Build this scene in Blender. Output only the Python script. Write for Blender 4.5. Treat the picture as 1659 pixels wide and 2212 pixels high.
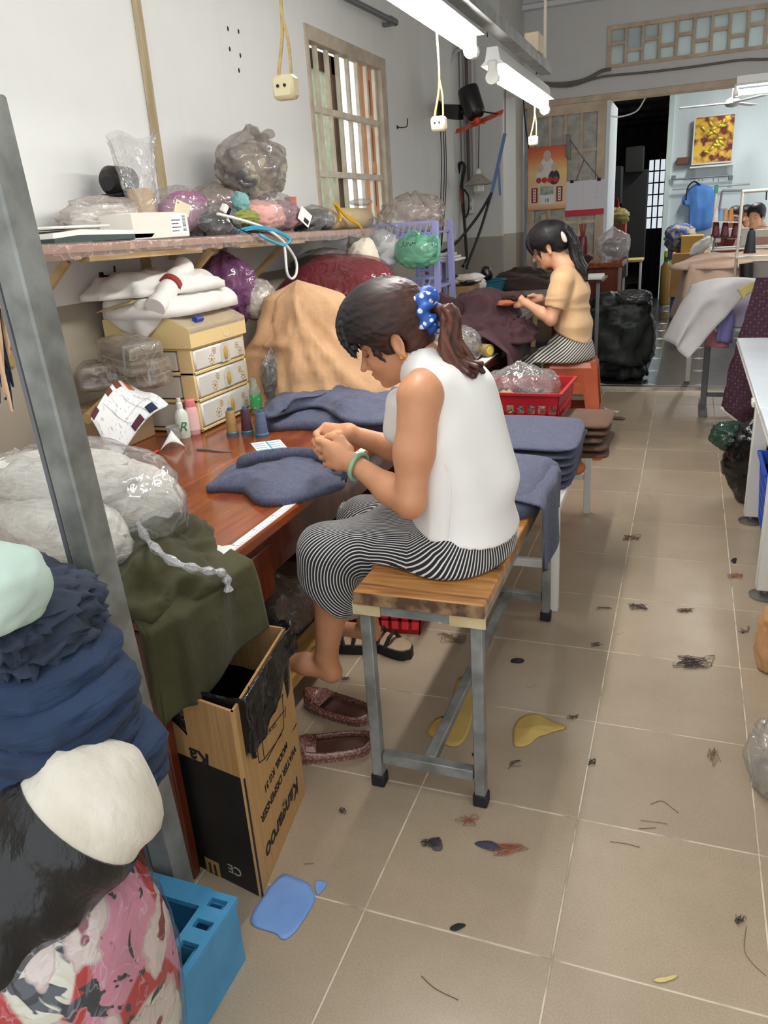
import bpy, bmesh, math, random
import numpy as np
from mathutils import Vector, Matrix, Euler
# ------------------------------------------------------------ camera, world, light
scene = bpy.context.scene
for o in list(bpy.data.objects):
 bpy.data.objects.remove(o)
COL = scene.collection
IMW, IMH, FPX = 1659.0, 2212.0, 1662.87
CAMH = 1.389
RC = np.array([[0.93521488, 0.34831124, -0.06365853],
      [0.06758216, -0.35207293, -0.93352949],
      [-0.34757126, 0.86874848, -0.35280347]])
cam_d = bpy.data.cameras.new('camera')
cam = bpy.data.objects.new('camera', cam_d)
COL.objects.link(cam)
cam_d.sensor_fit = 'VERTICAL'
cam_d.sensor_height = 36.0
cam_d.lens = 36.0 * FPX / IMH
cam_d.clip_start = 0.02
rt, dn, fw = RC[0], RC[1], RC[2]
cam.matrix_world = Matrix(((rt[0], -dn[0], -fw[0], 0.0), (rt[1], -dn[1], -fw[1], 0.0),
         (rt[2], -dn[2], -fw[2], CAMH), (0, 0, 0, 1)))
scene.camera = cam
world = bpy.data.worlds.new('world')
scene.world = world
world.use_nodes = True
bg = world.node_tree.nodes['Background']
bg.inputs[0].default_value = (0.93, 0.97, 1.0, 1)
bg.inputs[1].default_value = 1.5
vs = scene.view_settings
vs.view_transform = 'Standard'
vs.look = 'None'
vs.gamma = 1.0
vs.exposure = 0.12
vs.use_curve_mapping = False
def area(name, loc, size, power, rot, color=(1, 0.98, 0.94)):
 d = bpy.data.lights.new(name, 'AREA')
 d.shape = 'RECTANGLE'; d.size, d.size_y = size
 d.energy = power; d.color = color
 o = bpy.data.objects.new(name, d)
 COL.objects.link(o)
 o.location = loc; o.rotation_euler = rot
 return o
# ------------------------------------------------------------ helpers
def ray(px, py):
 return RC.T @ np.array([px - IMW / 2, py - IMH / 2, FPX])
ORG = np.array([0, 0, CAMH])
def pz(px, py, z=0.0):
 d = ray(px, py); return Vector(ORG + d * (z - CAMH) / d[2])
def pxx(px, py, x):
 d = ray(px, py); return Vector(ORG + d * x / d[0])
def py_(px, py, y):
 d = ray(px, py); return Vector(ORG + d * y / d[1])
def lin(c):
 if isinstance(c, str):
  c = c.lstrip('#'); c = [int(c[i:i + 2], 16) for i in (0, 2, 4)]
 r = []
 for v in c[:3]:
  v = v / 255.0
  r.append(v / 12.92 if v <= 0.04045 else ((v + 0.055) / 1.055) ** 2.4)
 return (r[0], r[1], r[2], 1.0)
MATS = {}
def new_mat(name):
 m = bpy.data.materials.new(name); m.use_nodes = True
 nt = m.node_tree
 return m, nt, nt.nodes['Principled BSDF']
def nd(nt, typ, **kw):
 n = nt.nodes.new(typ)
 for k, v in kw.items():
  setattr(n, k, v)
 return n
def ramp(nt, fac, stops, interp='LINEAR'):
 r = nd(nt, 'ShaderNodeValToRGB'); r.color_ramp.interpolation = interp
 e = r.color_ramp.elements
 while len(e) < len(stops): e.new(0.5)
 for el, (p, c) in zip(e, stops):
  el.position = p; el.color = c if len(c) == 4 else (*c, 1)
 nt.links.new(fac, r.inputs[0])
 return r
def mat(name, c, rough=0.6, metal=0.0, c2=None, scale=8.0, bump=0.0, bscale=60.0, spec=0.5,
  stretch=None, detail=3.0, contrast=(0.35, 0.65), coat=0.0, sheen=0.0, bdist=0.004, sss=0.0, rough2=None):
 """plain procedural material: base colour, optional second colour through noise, optional bump"""
 if name in MATS: return MATS[name]
 m, nt, b = new_mat(name)
 b.inputs['Base Color'].default_value = lin(c)
 b.inputs['Roughness'].default_value = rough
 b.inputs['Metallic'].default_value = metal
 b.inputs['Specular IOR Level'].default_value = spec
 if coat: b.inputs['Coat Weight'].default_value = coat; b.inputs['Coat Roughness'].default_value = 0.12
 if sheen: b.inputs['Sheen Weight'].default_value = sheen
 if sss:
  b.inputs['Subsurface Weight'].default_value = sss
  b.inputs['Subsurface Radius'].default_value = (0.012, 0.004, 0.002)
  b.inputs['Subsurface Scale'].default_value = 0.6
 tc = nd(nt, 'ShaderNodeTexCoord'); src = tc.outputs['Object']
 if stretch:
  mp = nd(nt, 'ShaderNodeMapping'); mp.inputs['Scale'].default_value = stretch
  nt.links.new(src, mp.inputs[0]); src = mp.outputs[0]
 if c2 is not None or rough2 is not None:
  n = nd(nt, 'ShaderNodeTexNoise'); n.inputs['Scale'].default_value = scale; n.inputs['Detail'].default_value = detail
  nt.links.new(src, n.inputs['Vector'])
  if c2 is not None:
   r = ramp(nt, n.outputs['Fac'], [(contrast[0], lin(c)), (contrast[1], lin(c2))])
   nt.links.new(r.outputs[0], b.inputs['Base Color'])
  if rough2 is not None:
   r = ramp(nt, n.outputs['Fac'], [(contrast[0], (rough,) * 3), (contrast[1], (rough2,) * 3)])
   nt.links.new(r.outputs[0], b.inputs['Roughness'])
 if bump:
  n2 = nd(nt, 'ShaderNodeTexNoise'); n2.inputs['Scale'].default_value = bscale; n2.inputs['Detail'].default_value = 4
  nt.links.new(src, n2.inputs['Vector'])
  bp = nd(nt, 'ShaderNodeBump'); bp.inputs['Strength'].default_value = bump; bp.inputs['Distance'].default_value = bdist
  nt.links.new(n2.outputs['Fac'], bp.inputs['Height']); nt.links.new(bp.outputs[0], b.inputs['Normal'])
 MATS[name] = m
 return m
def film(name, tint, opacity=0.25, rough=0.12, wrinkle=0.6, wscale=30.0, gloss=0.2):
 """thin plastic film: see-through with milky body and glossy creases, their highlights painted as opaque lines"""
 if name in MATS: return MATS[name]
 m = bpy.data.materials.new(name); m.use_nodes = True
 nt = m.node_tree; nt.nodes.remove(nt.nodes['Principled BSDF'])
 out = nt.nodes['Material Output']
 tr = nd(nt, 'ShaderNodeBsdfTransparent'); tr.inputs[0].default_value = lin([min(255, 200 + 0.22 * v) for v in (tint if not isinstance(tint, str) else [int(tint.lstrip('#')[i:i+2], 16) for i in (0,2,4)])])
 df = nd(nt, 'ShaderNodeBsdfDiffuse'); df.inputs[0].default_value = lin(tint)
 gl = nd(nt, 'ShaderNodeBsdfGlossy'); gl.inputs['Roughness'].default_value = rough
 tc = nd(nt, 'ShaderNodeTexCoord')
 no = nd(nt, 'ShaderNodeTexNoise'); no.inputs['Scale'].default_value = wscale * 0.45; no.inputs['Detail'].default_value = 2; no.inputs['Distortion'].default_value = 0.8
 nt.links.new(tc.outputs['Object'], no.inputs['Vector'])
 ma = nd(nt, 'ShaderNodeMath', operation='MULTIPLY_ADD'); ma.inputs[1].default_value = 2.0; ma.inputs[2].default_value = -1.0; nt.links.new(no.outputs['Fac'], ma.inputs[0])
 ab = nd(nt, 'ShaderNodeMath', operation='ABSOLUTE'); nt.links.new(ma.outputs[0], ab.inputs[0])
 bp = nd(nt, 'ShaderNodeBump'); bp.inputs['Strength'].default_value = wrinkle; bp.inputs['Distance'].default_value = 0.012; bp.invert = True
 nt.links.new(ab.outputs[0], bp.inputs['Height'])
 nt.links.new(bp.outputs[0], gl.inputs['Normal']); nt.links.new(bp.outputs[0], df.inputs['Normal'])
 m1 = nd(nt, 'ShaderNodeMixShader')
 r = ramp(nt, ab.outputs[0], [(0.0, (min(1, opacity * 0.75 + 0.30),) * 3), (0.035, (opacity * 0.85,) * 3), (0.4, (opacity * 0.7,) * 3)])  # higher opacity along the creases paints in their highlights
 nt.links.new(r.outputs[0], m1.inputs[0])
 nt.links.new(tr.outputs[0], m1.inputs[1]); nt.links.new(df.outputs[0], m1.inputs[2])
 m2 = nd(nt, 'ShaderNodeMixShader')
 fr = nd(nt, 'ShaderNodeLayerWeight'); fr.inputs[0].default_value = 0.5
 nt.links.new(bp.outputs[0], fr.inputs['Normal'])
 pw = nd(nt, 'ShaderNodeMath', operation='POWER'); pw.inputs[1].default_value = 3.0; nt.links.new(fr.outputs['Facing'], pw.inputs[0])
 ad = nd(nt, 'ShaderNodeMath', operation='MULTIPLY_ADD'); ad.inputs[1].default_value = 0.35; ad.inputs[2].default_value = 0.03 + gloss * 0.06
 nt.links.new(pw.outputs[0], ad.inputs[0]); nt.links.new(ad.outputs[0], m2.inputs[0])
 nt.links.new(m1.outputs[0], m2.inputs[1]); nt.links.new(gl.outputs[0], m2.inputs[2])
 nt.links.new(m2.outputs[0], out.inputs[0])
 MATS[name] = m
 return m
# ---- objects
def tag(o, label=None, cat=None, group=None, kind=None):
 if label: o['label'] = label
 if cat: o['category'] = cat
 if group: o['group'] = group
 if kind: o['kind'] = kind
 return o
def empty(name, loc=(0, 0, 0), rz=0.0, label=None, cat=None, group=None):
 o = bpy.data.objects.new(name, None); COL.objects.link(o)
 o.location = loc; o.rotation_euler = (0, 0, rz)
 o.empty_display_size = 0.05
 return tag(o, label, cat, group)
def wm(o):
 if o.parent is None: return o.matrix_basis.copy()
 return wm(o.parent) @ o.matrix_parent_inverse @ o.matrix_basis
def attach(o, parent):
 '''shapes are written in world coordinates (or about the origin for a thing that is placed later)'''
 if parent is None: return o
 o.parent = parent; o.matrix_parent_inverse = wm(parent).inverted()
 return o
def smooth_mesh(me, angle=None):
 me.polygons.foreach_set('use_smooth', [True] * len(me.polygons))
 if angle is not None:
  try: me.set_sharp_from_angle(angle=angle)
  except Exception: pass
def mk(name, V, F, m, parent=None, smooth=True, angle=0.7):
 me = bpy.data.meshes.new(name)
 me.from_pydata([tuple(map(float, v)) for v in V], [], [tuple(int(i) for i in f) for f in F])
 me.update()
 if smooth: smooth_mesh(me, angle)
 if m is not None:
  for mm in (m if isinstance(m, (list, tuple)) else [m]): me.materials.append(mm)
 o = bpy.data.objects.new(name, me); COL.objects.link(o)
 attach(o, parent)
 return o
class MB:
 """collects shapes into one mesh"""
 def __init__(s): s.V = []; s.F = []
 def add(s, V, F):
  b = len(s.V); s.V += [tuple(v) for v in V]; s.F += [tuple(i + b for i in f) for f in F]; return s
 def box(s, lo, hi, bev=0.0, M=None):
  x0, y0, z0 = lo; x1, y1, z1 = hi
  if bev <= 0:
   V = [(x0,y0,z0),(x1,y0,z0),(x1,y1,z0),(x0,y1,z0),(x0,y0,z1),(x1,y0,z1),(x1,y1,z1),(x0,y1,z1)]
   F = [(0,3,2,1),(4,5,6,7),(0,1,5,4),(1,2,6,5),(2,3,7,6),(3,0,4,7)]
  else:
   bm = bmesh.new(); bmesh.ops.create_cube(bm, size=1)
   for v in bm.verts:
    v.co = ((x0+x1)/2+v.co.x*(x1-x0), (y0+y1)/2+v.co.y*(y1-y0), (z0+z1)/2+v.co.z*(z1-z0))
   bmesh.ops.bevel(bm, geom=list(bm.edges), offset=bev, segments=1, affect='EDGES', profile=0.5)
   bm.verts.index_update(); V = [tuple(v.co) for v in bm.verts]; F = [tuple(v.index for v in f.verts) for f in bm.faces]; bm.free()
  if M is not None: V = [tuple(M @ Vector(v)) for v in V]
  return s.add(V, F)
 def bar(s, a, b, w, d=None, up=(0, 0, 1), bev=0.0):
  """rectangular bar from a to b, w across, d along up"""
  a = Vector(a); b = Vector(b); d = d or w; L = (b - a).length
  z = (b - a).normalized(); x = Vector(up).cross(z)
  if x.length < 1e-4: x = Vector((1, 0, 0)).cross(z)
  x.normalize(); y = z.cross(x)
  M = Matrix((( x.x, y.x, z.x, a.x), (x.y, y.y, z.y, a.y), (x.z, y.z, z.z, a.z), (0,0,0,1)))
  return s.box((-w/2, -d/2, 0), (w/2, d/2, L), bev, M)
 def tube(s, pts, r, n=8, caps=True, closed=False):
  pts = [Vector(p) for p in pts]; N = len(pts)
  rs = r if isinstance(r, (list, tuple)) else [r] * N
  V = []; F = []; prev = None
  for i, p in enumerate(pts):
   t = (pts[(i + 1) % N] - pts[i - 1]) if closed else (pts[min(i + 1, N - 1)] - pts[max(i - 1, 0)])
   if t.length < 1e-9: t = Vector((0, 0, 1))
   t.normalize()
   u = prev - t * prev.dot(t) if prev is not None else (Vector((0, 0, 1)).cross(t) if abs(t.z) < 0.9 else Vector((1, 0, 0)).cross(t))
   if u.length < 1e-6: u = t.orthogonal()
   u.normalize(); prev = u; w = t.cross(u)
   for k in range(n):
    a = 2 * math.pi * k / n
    V.append(p + (u * math.cos(a) + w * math.sin(a)) * rs[i])
  for i in range(N if closed else N - 1):
   j = (i + 1) % N
   for k in range(n):
    F.append((i*n+k, i*n+(k+1)%n, j*n+(k+1)%n, j*n+k))
  if caps and not closed:
   F.append(tuple(range(n - 1, -1, -1))); F.append(tuple(range((N-1)*n, N*n)))
  return s.add(V, F)
 def lathe(s, prof, c=(0, 0, 0), n=20, M=None, capb=True, capt=True):
  V = []; F = []
  for (r, z) in prof:
   for k in range(n):
    a = 2 * math.pi * k / n; V.append(Vector((r*math.cos(a), r*math.sin(a), z)))
  for i in range(len(prof) - 1):
   for k in range(n): F.append((i*n+k, i*n+(k+1)%n, (i+1)*n+(k+1)%n, (i+1)*n+k))
  if capb: F.append(tuple(range(n-1, -1, -1)))
  if capt: F.append(tuple(range((len(prof)-1)*n, len(prof)*n)))
  if M is not None: V = [M @ v for v in V]
  c = Vector(c); return s.add([v + c for v in V], F)
 def prism(s, poly, z0, z1, M=None):
  n = len(poly)
  V = [(x, y, z0) for x, y in poly] + [(x, y, z1) for x, y in poly]
  F = [tuple(range(n-1, -1, -1)), tuple(range(n, 2*n))] + [(i, (i+1)%n, n+(i+1)%n, n+i) for i in range(n)]
  if M is not None: V = [tuple(M @ Vector(v)) for v in V]
  return s.add(V, F)
 def obj(s, name, m, parent=None, smooth=True, angle=0.7):
  return mk(name, s.V, s.F, m, parent, smooth, angle)
def frame_mat(o, x, y, z=None):
 """4x4 with origin o, x axis x, y axis y"""
 x = Vector(x).normalized(); y = Vector(y).normalized()
 z = x.cross(y).normalized() if z is None else Vector(z).normalized()
 o = Vector(o)
 return Matrix(((x.x, y.x, z.x, o.x), (x.y, y.y, z.y, o.y), (x.z, y.z, z.z, o.z), (0, 0, 0, 1)))
def box(name, lo, hi, m, parent=None, bev=0.0, M=None):
 return MB().box(lo, hi, bev, M).obj(name, m, parent)
def copy_tree(o, parent=None):
 c = o.copy(); COL.objects.link(c); c.parent = parent
 for ch in list(o.children): copy_tree(ch, c)
 return c
# ---- numpy noise
def _hash(ix, iy, iz, seed):
 h = (ix.astype(np.int64) * 374761393 + iy.astype(np.int64) * 668265263 + iz.astype(np.int64) * 2147483647 + seed * 1274126177) & 0xffffffff
 h = ((h ^ (h >> 13)) * 1274126177) & 0xffffffff
 h = (h ^ (h >> 16)) & 0xffffffff
 return h.astype(np.float64) / 4294967295.0
def noise(P, scale=1.0, seed=0):
 """value noise, -1..1"""
 P = np.asarray(P, float) * scale
 I = np.floor(P).astype(np.int64); f = P - I; f = f * f * f * (f * (f * 6 - 15) + 10)
 r = 0
 for dx in (0, 1):
  wx = f[..., 0] if dx else 1 - f[..., 0]
  for dy in (0, 1):
   wy = f[..., 1] if dy else 1 - f[..., 1]
   for dz in (0, 1):
    wz = f[..., 2] if dz else 1 - f[..., 2]
    r = r + wx * wy * wz * _hash(I[..., 0] + dx, I[..., 1] + dy, I[..., 2] + dz, seed)
 return r * 2 - 1
def fbm(P, scale=1.0, seed=0, oct=3):
 r = 0; a = 1.0
 for i in range(oct):
  r = r + a * noise(P, scale * 2 ** i, seed + i * 17); a *= 0.5
 return r / 1.75
def ridge(P, scale=1.0, seed=0):
 """sharp fold ridges, 0..1"""
 W = np.stack([noise(P, scale * .6, seed + 3), noise(P, scale * .6, seed + 5), noise(P, scale * .6, seed + 7)], -1) * (0.45 / scale)
 return 1 - np.abs(noise(np.asarray(P) + W, scale, seed))
def grid_faces(nu, nv, wrapu=False):
 F = []
 for j in range(nv - 1):
  for i in range(nu if wrapu else nu - 1):
   a = j * nu + i; b = j * nu + (i + 1) % nu
   F.append((a, b, b + nu, a + nu))
 return F
def sheet(name, fn, nu, nv, m, parent=None, thick=0.0, seed=0, fold=0.0, fscale=8.0):
 """cloth or paper surface: fn(u, v) -> (x, y, z) arrays"""
 u, v = np.meshgrid(np.linspace(0, 1, nu), np.linspace(0, 1, nv))
 P = np.stack(fn(u.ravel(), v.ravel()), -1)
 if fold:
  P[:, 2] += fold * (ridge(P, fscale, seed) - .6)
 o = mk(name, P, grid_faces(nu, nv), m, parent, True, None)
 if thick:
  md = o.modifiers.new('thickness', 'SOLIDIFY'); md.thickness = thick; md.offset = 0
 return o
def blob(name, c, r, m, parent=None, seed=0, n=(48, 32), amp=0.12, scale=3.0, fold=0.06, fscale=5.0, floor=None, sq=2.0, sqz=None,
   knot=0.0, rot=0.0, tilt=(0, 0), pinch=0.3, fn=None, fray=0.0):
 """soft closed body: bag, heap, cloth bundle.  sq > 2 squarer; floor = height it is flattened on; knot = height of a gathered neck"""
 nu, nv = n
 th, ph = np.meshgrid(np.linspace(0, 2 * np.pi, nu, endpoint=False), np.linspace(-np.pi / 2, np.pi / 2, nv))
 th = th.ravel(); ph = ph.ravel()
 def sp(a, e): return np.sign(a) * np.abs(a) ** (2.0 / e)
 ez = sqz or sq
 D = np.stack([sp(np.cos(ph), ez) * sp(np.cos(th), sq), sp(np.cos(ph), ez) * sp(np.sin(th), sq), sp(np.sin(ph), ez)], -1)
 S = D + seed * 3.17
 k = 1 + amp * fbm(S, scale * .5, seed) + fold * (ridge(S, fscale * .5, seed + 9) - .7) + fold * .5 * (ridge(S, fscale, seed + 29) - .7)
 P = D * k[:, None]
 if knot:
  t = np.clip((np.sin(ph) - .55) / .45, 0, 1)
  P[:, 0] *= 1 - (1 - pinch * .3) * t ** 1.5 * .9; P[:, 1] *= 1 - (1 - pinch * .3) * t ** 1.5 * .9
  pl = 1 + 0.12 * np.sin(th * 9 + seed) * np.clip((np.sin(ph) + .1), 0, 1)
  P[:, 0] *= pl; P[:, 1] *= pl
  P[:, 2] += knot * t ** 2
 P = P * np.array(r)
 if fn is not None: P = fn(P)
 ca, sa = math.cos(rot), math.sin(rot)
 M = np.array(Euler((tilt[0], tilt[1], rot)).to_matrix())
 P = P @ M.T + np.array(c)
 if floor is not None:
  P[:, 2] = np.where(P[:, 2] < floor, floor + 0.002 * np.random.RandomState(seed).rand(len(P)), P[:, 2])
 V = P.tolist(); F = grid_faces(nu, nv, True)
 b = len(V);
 F.append(tuple(range(nu - 1, -1, -1))); F.append(tuple(range((nv - 1) * nu, nv * nu)))
 return mk(name, V, F, m, parent, True, None)
# ---- signed distance bodies (people, heaps)
class SDF:
 def __init__(s, lo, hi, res):
  s.lo = np.array(lo, float); s.res = res
  s.n = np.ceil((np.array(hi, float) - s.lo) / res).astype(int) + 1
  s.d = np.full(s.n, 1.0, np.float32)
  s.ax = [s.lo[i] + res * np.arange(s.n[i]) for i in range(3)]
 def sl(s, lo, hi, pad):
  a = np.clip(np.floor((np.array(lo) - pad - s.lo) / s.res).astype(int), 0, s.n)
  b = np.clip(np.ceil((np.array(hi) + pad - s.lo) / s.res).astype(int) + 1, 0, s.n)
  return tuple(slice(a[i], b[i]) for i in range(3))
 def pts(s, S):
  return np.meshgrid(s.ax[0][S[0]], s.ax[1][S[1]], s.ax[2][S[2]], indexing='ij', sparse=True)
 def put(s, S, v, k, op):
  a = s.d[S]
  if op == 'add':
   if k > 0:
    h = np.maximum(k - np.abs(a - v), 0) / k; r = np.minimum(a, v) - h * h * k * .25
   else: r = np.minimum(a, v)
  else:
   v = -v
   if k > 0:
    h = np.maximum(k - np.abs(a - v), 0) / k; r = np.maximum(a, v) + h * h * k * .25
   else: r = np.maximum(a, v)
  s.d[S] = r.astype(np.float32)
 def cone(s, a, b, ra, rb, k=0.02, op='add', flat=None):
  """tapered capsule; flat = (axis vector, factor) squeezes it along an axis"""
  a = np.array(a, float); b = np.array(b, float); R = max(ra, rb)
  S = s.sl(np.minimum(a, b) - R, np.maximum(a, b) + R, k + .05)
  X, Y, Z = s.pts(S)
  ba = b - a; L2 = ba @ ba + 1e-12
  px, py, pz_ = X - a[0], Y - a[1], Z - a[2]
  t = np.clip((px * ba[0] + py * ba[1] + pz_ * ba[2]) / L2, 0, 1)
  qx, qy, qz = px - t * ba[0], py - t * ba[1], pz_ - t * ba[2]
  if flat is not None:
   ax = np.array(flat[0], float); ax /= np.linalg.norm(ax); w = qx * ax[0] + qy * ax[1] + qz * ax[2]
   e = 1 / flat[1] - 1
   qx, qy, qz = qx + ax[0] * w * e, qy + ax[1] * w * e, qz + ax[2] * w * e
  s.put(S, np.sqrt(qx * qx + qy * qy + qz * qz) - (ra + t * (rb - ra)), k, op); return s
 def chain(s, P, R, k=0.02, op='add', flat=None):
  for i in range(len(P) - 1): s.cone(P[i], P[i + 1], R[i], R[i + 1], k, op, flat)
  return s
 def ell(s, c, r, M=None, k=0.02, op='add'):
  c = np.array(c, float); r = np.array(r, float); R = r.max()
  S = s.sl(c - R, c + R, k + .05); X, Y, Z = s.pts(S)
  px, py, pz_ = X - c[0], Y - c[1], Z - c[2]
  if M is not None:   # rows of M = local axes
   M = np.array(M, float)
   px, py, pz_ = (M[0,0]*px+M[0,1]*py+M[0,2]*pz_), (M[1,0]*px+M[1,1]*py+M[1,2]*pz_), (M[2,0]*px+M[2,1]*py+M[2,2]*pz_)
  k0 = np.sqrt((px/r[0])**2 + (py/r[1])**2 + (pz_/r[2])**2)
  k1 = np.sqrt((px/r[0]**2)**2 + (py/r[1]**2)**2 + (pz_/r[2]**2)**2) + 1e-9
  s.put(S, k0 * (k0 - 1) / k1, k, op); return s
 def cut(s, p, nrm, k=0.0):
  """remove the side the normal points to"""
  nrm = np.array(nrm, float); nrm /= np.linalg.norm(nrm)
  S = (slice(None),) * 3; X, Y, Z = s.pts(S)
  v = -((X - p[0]) * nrm[0] + (Y - p[1]) * nrm[1] + (Z - p[2]) * nrm[2]) + 0 * s.d
  s.put(S, v, k, 'sub'); return s
 def mesh(s):
  d = s.d; n = s.n
  ins = d < 0
  c = np.zeros(tuple(x - 1 for x in n), np.int8)
  for i in (0, 1):
   for j in (0, 1):
    for k in (0, 1):
     c += ins[i:n[0]-1+i, j:n[1]-1+j, k:n[2]-1+k]
  act = np.argwhere((c > 0) & (c < 8))
  idx = np.full(c.shape, -1, np.int32); idx[act[:,0], act[:,1], act[:,2]] = np.arange(len(act))
  acc = np.zeros((len(act), 3)); cnt = np.zeros(len(act))
  corners = [(i, j, k) for i in (0,1) for j in (0,1) for k in (0,1)]
  for a in corners:
   for ax in range(3):
    if a[ax]: continue
    b = list(a); b[ax] = 1
    da = d[act[:,0]+a[0], act[:,1]+a[1], act[:,2]+a[2]].astype(float)
    db = d[act[:,0]+b[0], act[:,1]+b[1], act[:,2]+b[2]].astype(float)
    m = (da < 0) != (db < 0)
    t = np.where(m, da / np.where(m, da - db, 1), 0)
    p = np.tile(np.array(a, float), (len(act), 1)); p[:, ax] += t
    acc[m] += p[m]; cnt[m] += 1
  V = (act + acc / cnt[:, None]) * s.res + s.lo
  F = []
  for ax in range(3):
   o1, o2 = (ax + 1) % 3, (ax + 2) % 3
   sl0 = [slice(1, -1)] * 3; sl1 = [slice(1, -1)] * 3
   sl0[ax] = slice(0, -1); sl1[ax] = slice(1, None)
   A = ins[tuple(sl0)]; B = ins[tuple(sl1)]
   for flip, Mk in ((False, A & ~B), (True, ~A & B)):
    e = np.argwhere(Mk)
    if not len(e): continue
    off = np.ones(3, int); off[ax] = 0; e = e + off
    q = []
    for (u, v) in ((-1, -1), (0, -1), (0, 0), (-1, 0)):
     z = e.copy(); z[:, o1] += u; z[:, o2] += v
     q.append(idx[z[:,0], z[:,1], z[:,2]])
    q = np.stack(q, 1)
    F.append(q[:, ::-1] if flip else q)
  return V, np.concatenate(F)
 def obj(s, name, m, parent=None, fn=None, iters=1):
  V, F = s.mesh()
  if iters:   # light laplacian smoothing
   E = np.concatenate([F[:, [0,1]], F[:, [1,2]], F[:, [2,3]], F[:, [3,0]]])
   for _ in range(iters):
    A = np.zeros_like(V); C = np.zeros(len(V))
    np.add.at(A, E[:,0], V[E[:,1]]); np.add.at(C, E[:,0], 1)
    V = V * .5 + A / np.maximum(C, 1)[:, None] * .5
  if fn is not None: V = fn(V)
  me = bpy.data.meshes.new(name)
  me.vertices.add(len(V)); me.vertices.foreach_set('co', V.astype(np.float32).ravel())
  me.loops.add(F.size); me.loops.foreach_set('vertex_index', F.astype(np.int32).ravel())
  me.polygons.add(len(F)); me.polygons.foreach_set('loop_start', np.arange(0, F.size, 4, dtype=np.int32))
  me.update(calc_edges=True); me.validate()
  smooth_mesh(me)
  if m is not None: me.materials.append(m)
  o = bpy.data.objects.new(name, me); COL.objects.link(o)
  attach(o, parent)
  return o
def bez(P, n=24):
 """Catmull-Rom through points"""
 P = [Vector(p) for p in P]; out = []
 Q = [P[0] * 2 - P[1]] + P + [P[-1] * 2 - P[-2]]
 seg = max(2, n // (len(P) - 1))
 for i in range(1, len(Q) - 2):
  for k in range(seg):
   t = k / seg; a, b, c, d = Q[i-1], Q[i], Q[i+1], Q[i+2]
   out.append(0.5 * ((2*b) + (c - a) * t + (2*a - 5*b + 4*c - d) * t*t + (3*b - a - 3*c + d) * t**3))
 out.append(P[-1]); return out
def text(name, s, M, size, m, parent, ext=0.0004, align='CENTER', shear=0.0, bold=0.0, sx=1.0):
 cu = bpy.data.curves.new(name, 'FONT'); cu.body = s; cu.size = size; cu.align_x = align; cu.align_y = 'CENTER'
 cu.extrude = ext; cu.shear = shear; cu.offset = bold; cu.resolution_u = 3
 t = bpy.data.objects.new(name + '_tmp', cu); COL.objects.link(t)
 me = bpy.data.meshes.new_from_object(t.evaluated_get(bpy.context.evaluated_depsgraph_get()))
 bpy.data.objects.remove(t)
 me.materials.clear(); me.materials.append(m)
 if sx != 1.0: me.transform(Matrix.Diagonal((sx, 1, 1, 1)))
 me.transform(M)
 o = bpy.data.objects.new(name, me); COL.objects.link(o)
 attach(o, parent)
 return o
# ------------------------------------------------------------ the room
WX = -2.08            # left wall
DADO = 1.185
def wall_mat(name, up, low, split):
 m, nt, b = new_mat(name)
 g = nd(nt, 'ShaderNodeNewGeometry'); sx = nd(nt, 'ShaderNodeSeparateXYZ'); nt.links.new(g.outputs['Position'], sx.inputs[0])
 n = nd(nt, 'ShaderNodeTexNoise'); n.inputs['Scale'].default_value = 3.0; n.inputs['Detail'].default_value = 5
 nt.links.new(g.outputs['Position'], n.inputs['Vector'])
 st = nd(nt, 'ShaderNodeTexNoise'); st.inputs['Scale'].default_value = 1.0; st.inputs['Detail'].default_value = 6
 mp = nd(nt, 'ShaderNodeMapping'); mp.inputs['Scale'].default_value = (9, 9, 0.7)
 nt.links.new(g.outputs['Position'], mp.inputs[0]); nt.links.new(mp.outputs[0], st.inputs['Vector'])
 def var(c, d):
  r = ramp(nt, n.outputs['Fac'], [(0.3, lin(c)), (0.75, lin([v - d for v in c]))])
  mx = nd(nt, 'ShaderNodeMixRGB', blend_type='MULTIPLY')
  r2 = ramp(nt, st.outputs['Fac'], [(0.5, (1, 1, 1)), (0.85, (0.93, 0.92, 0.90))])
  mx.inputs[0].default_value = 0.5
  nt.links.new(r.outputs[0], mx.inputs[1]); nt.links.new(r2.outputs[0], mx.inputs[2]); return mx
 a = var(up, 5); c = var(low, 10)
 wv = nd(nt, 'ShaderNodeMath', operation='MULTIPLY_ADD'); wv.inputs[1].default_value = 0.012; nt.links.new(n.outputs['Fac'], wv.inputs[0]); nt.links.new(sx.outputs[2], wv.inputs[2])
 gt = nd(nt, 'ShaderNodeMath', operation='GREATER_THAN'); gt.inputs[1].default_value = split; nt.links.new(wv.outputs[0], gt.inputs[0])
 mx = nd(nt, 'ShaderNodeMixRGB'); nt.links.new(gt.outputs[0], mx.inputs[0])
 nt.links.new(c.outputs[0], mx.inputs[1]); nt.links.new(a.outputs[0], mx.inputs[2])
 nt.links.new(mx.outputs[0], b.inputs['Base Color']); b.inputs['Roughness'].default_value = 0.55
 bp = nd(nt, 'ShaderNodeBump'); bp.inputs['Strength'].default_value = 0.15; bp.inputs['Distance'].default_value = 0.006
 nt.links.new(st.outputs['Fac'], bp.inputs['Height']); nt.links.new(bp.outputs[0], b.inputs['Normal'])
 return m
M_WALL = wall_mat('painted_plaster', (238, 238, 234), (172, 163, 146), DADO)
M_WALLB = wall_mat('painted_plaster_back', (212, 211, 208), (162, 155, 145), 1.19)
M_FAR = wall_mat('pale_blue_plaster', (214, 228, 230), (206, 222, 222), 0.5)
M_DARK = mat('dark_corridor_paint', (92, 92, 96), 0.8, c2=(70, 70, 74))
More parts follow.
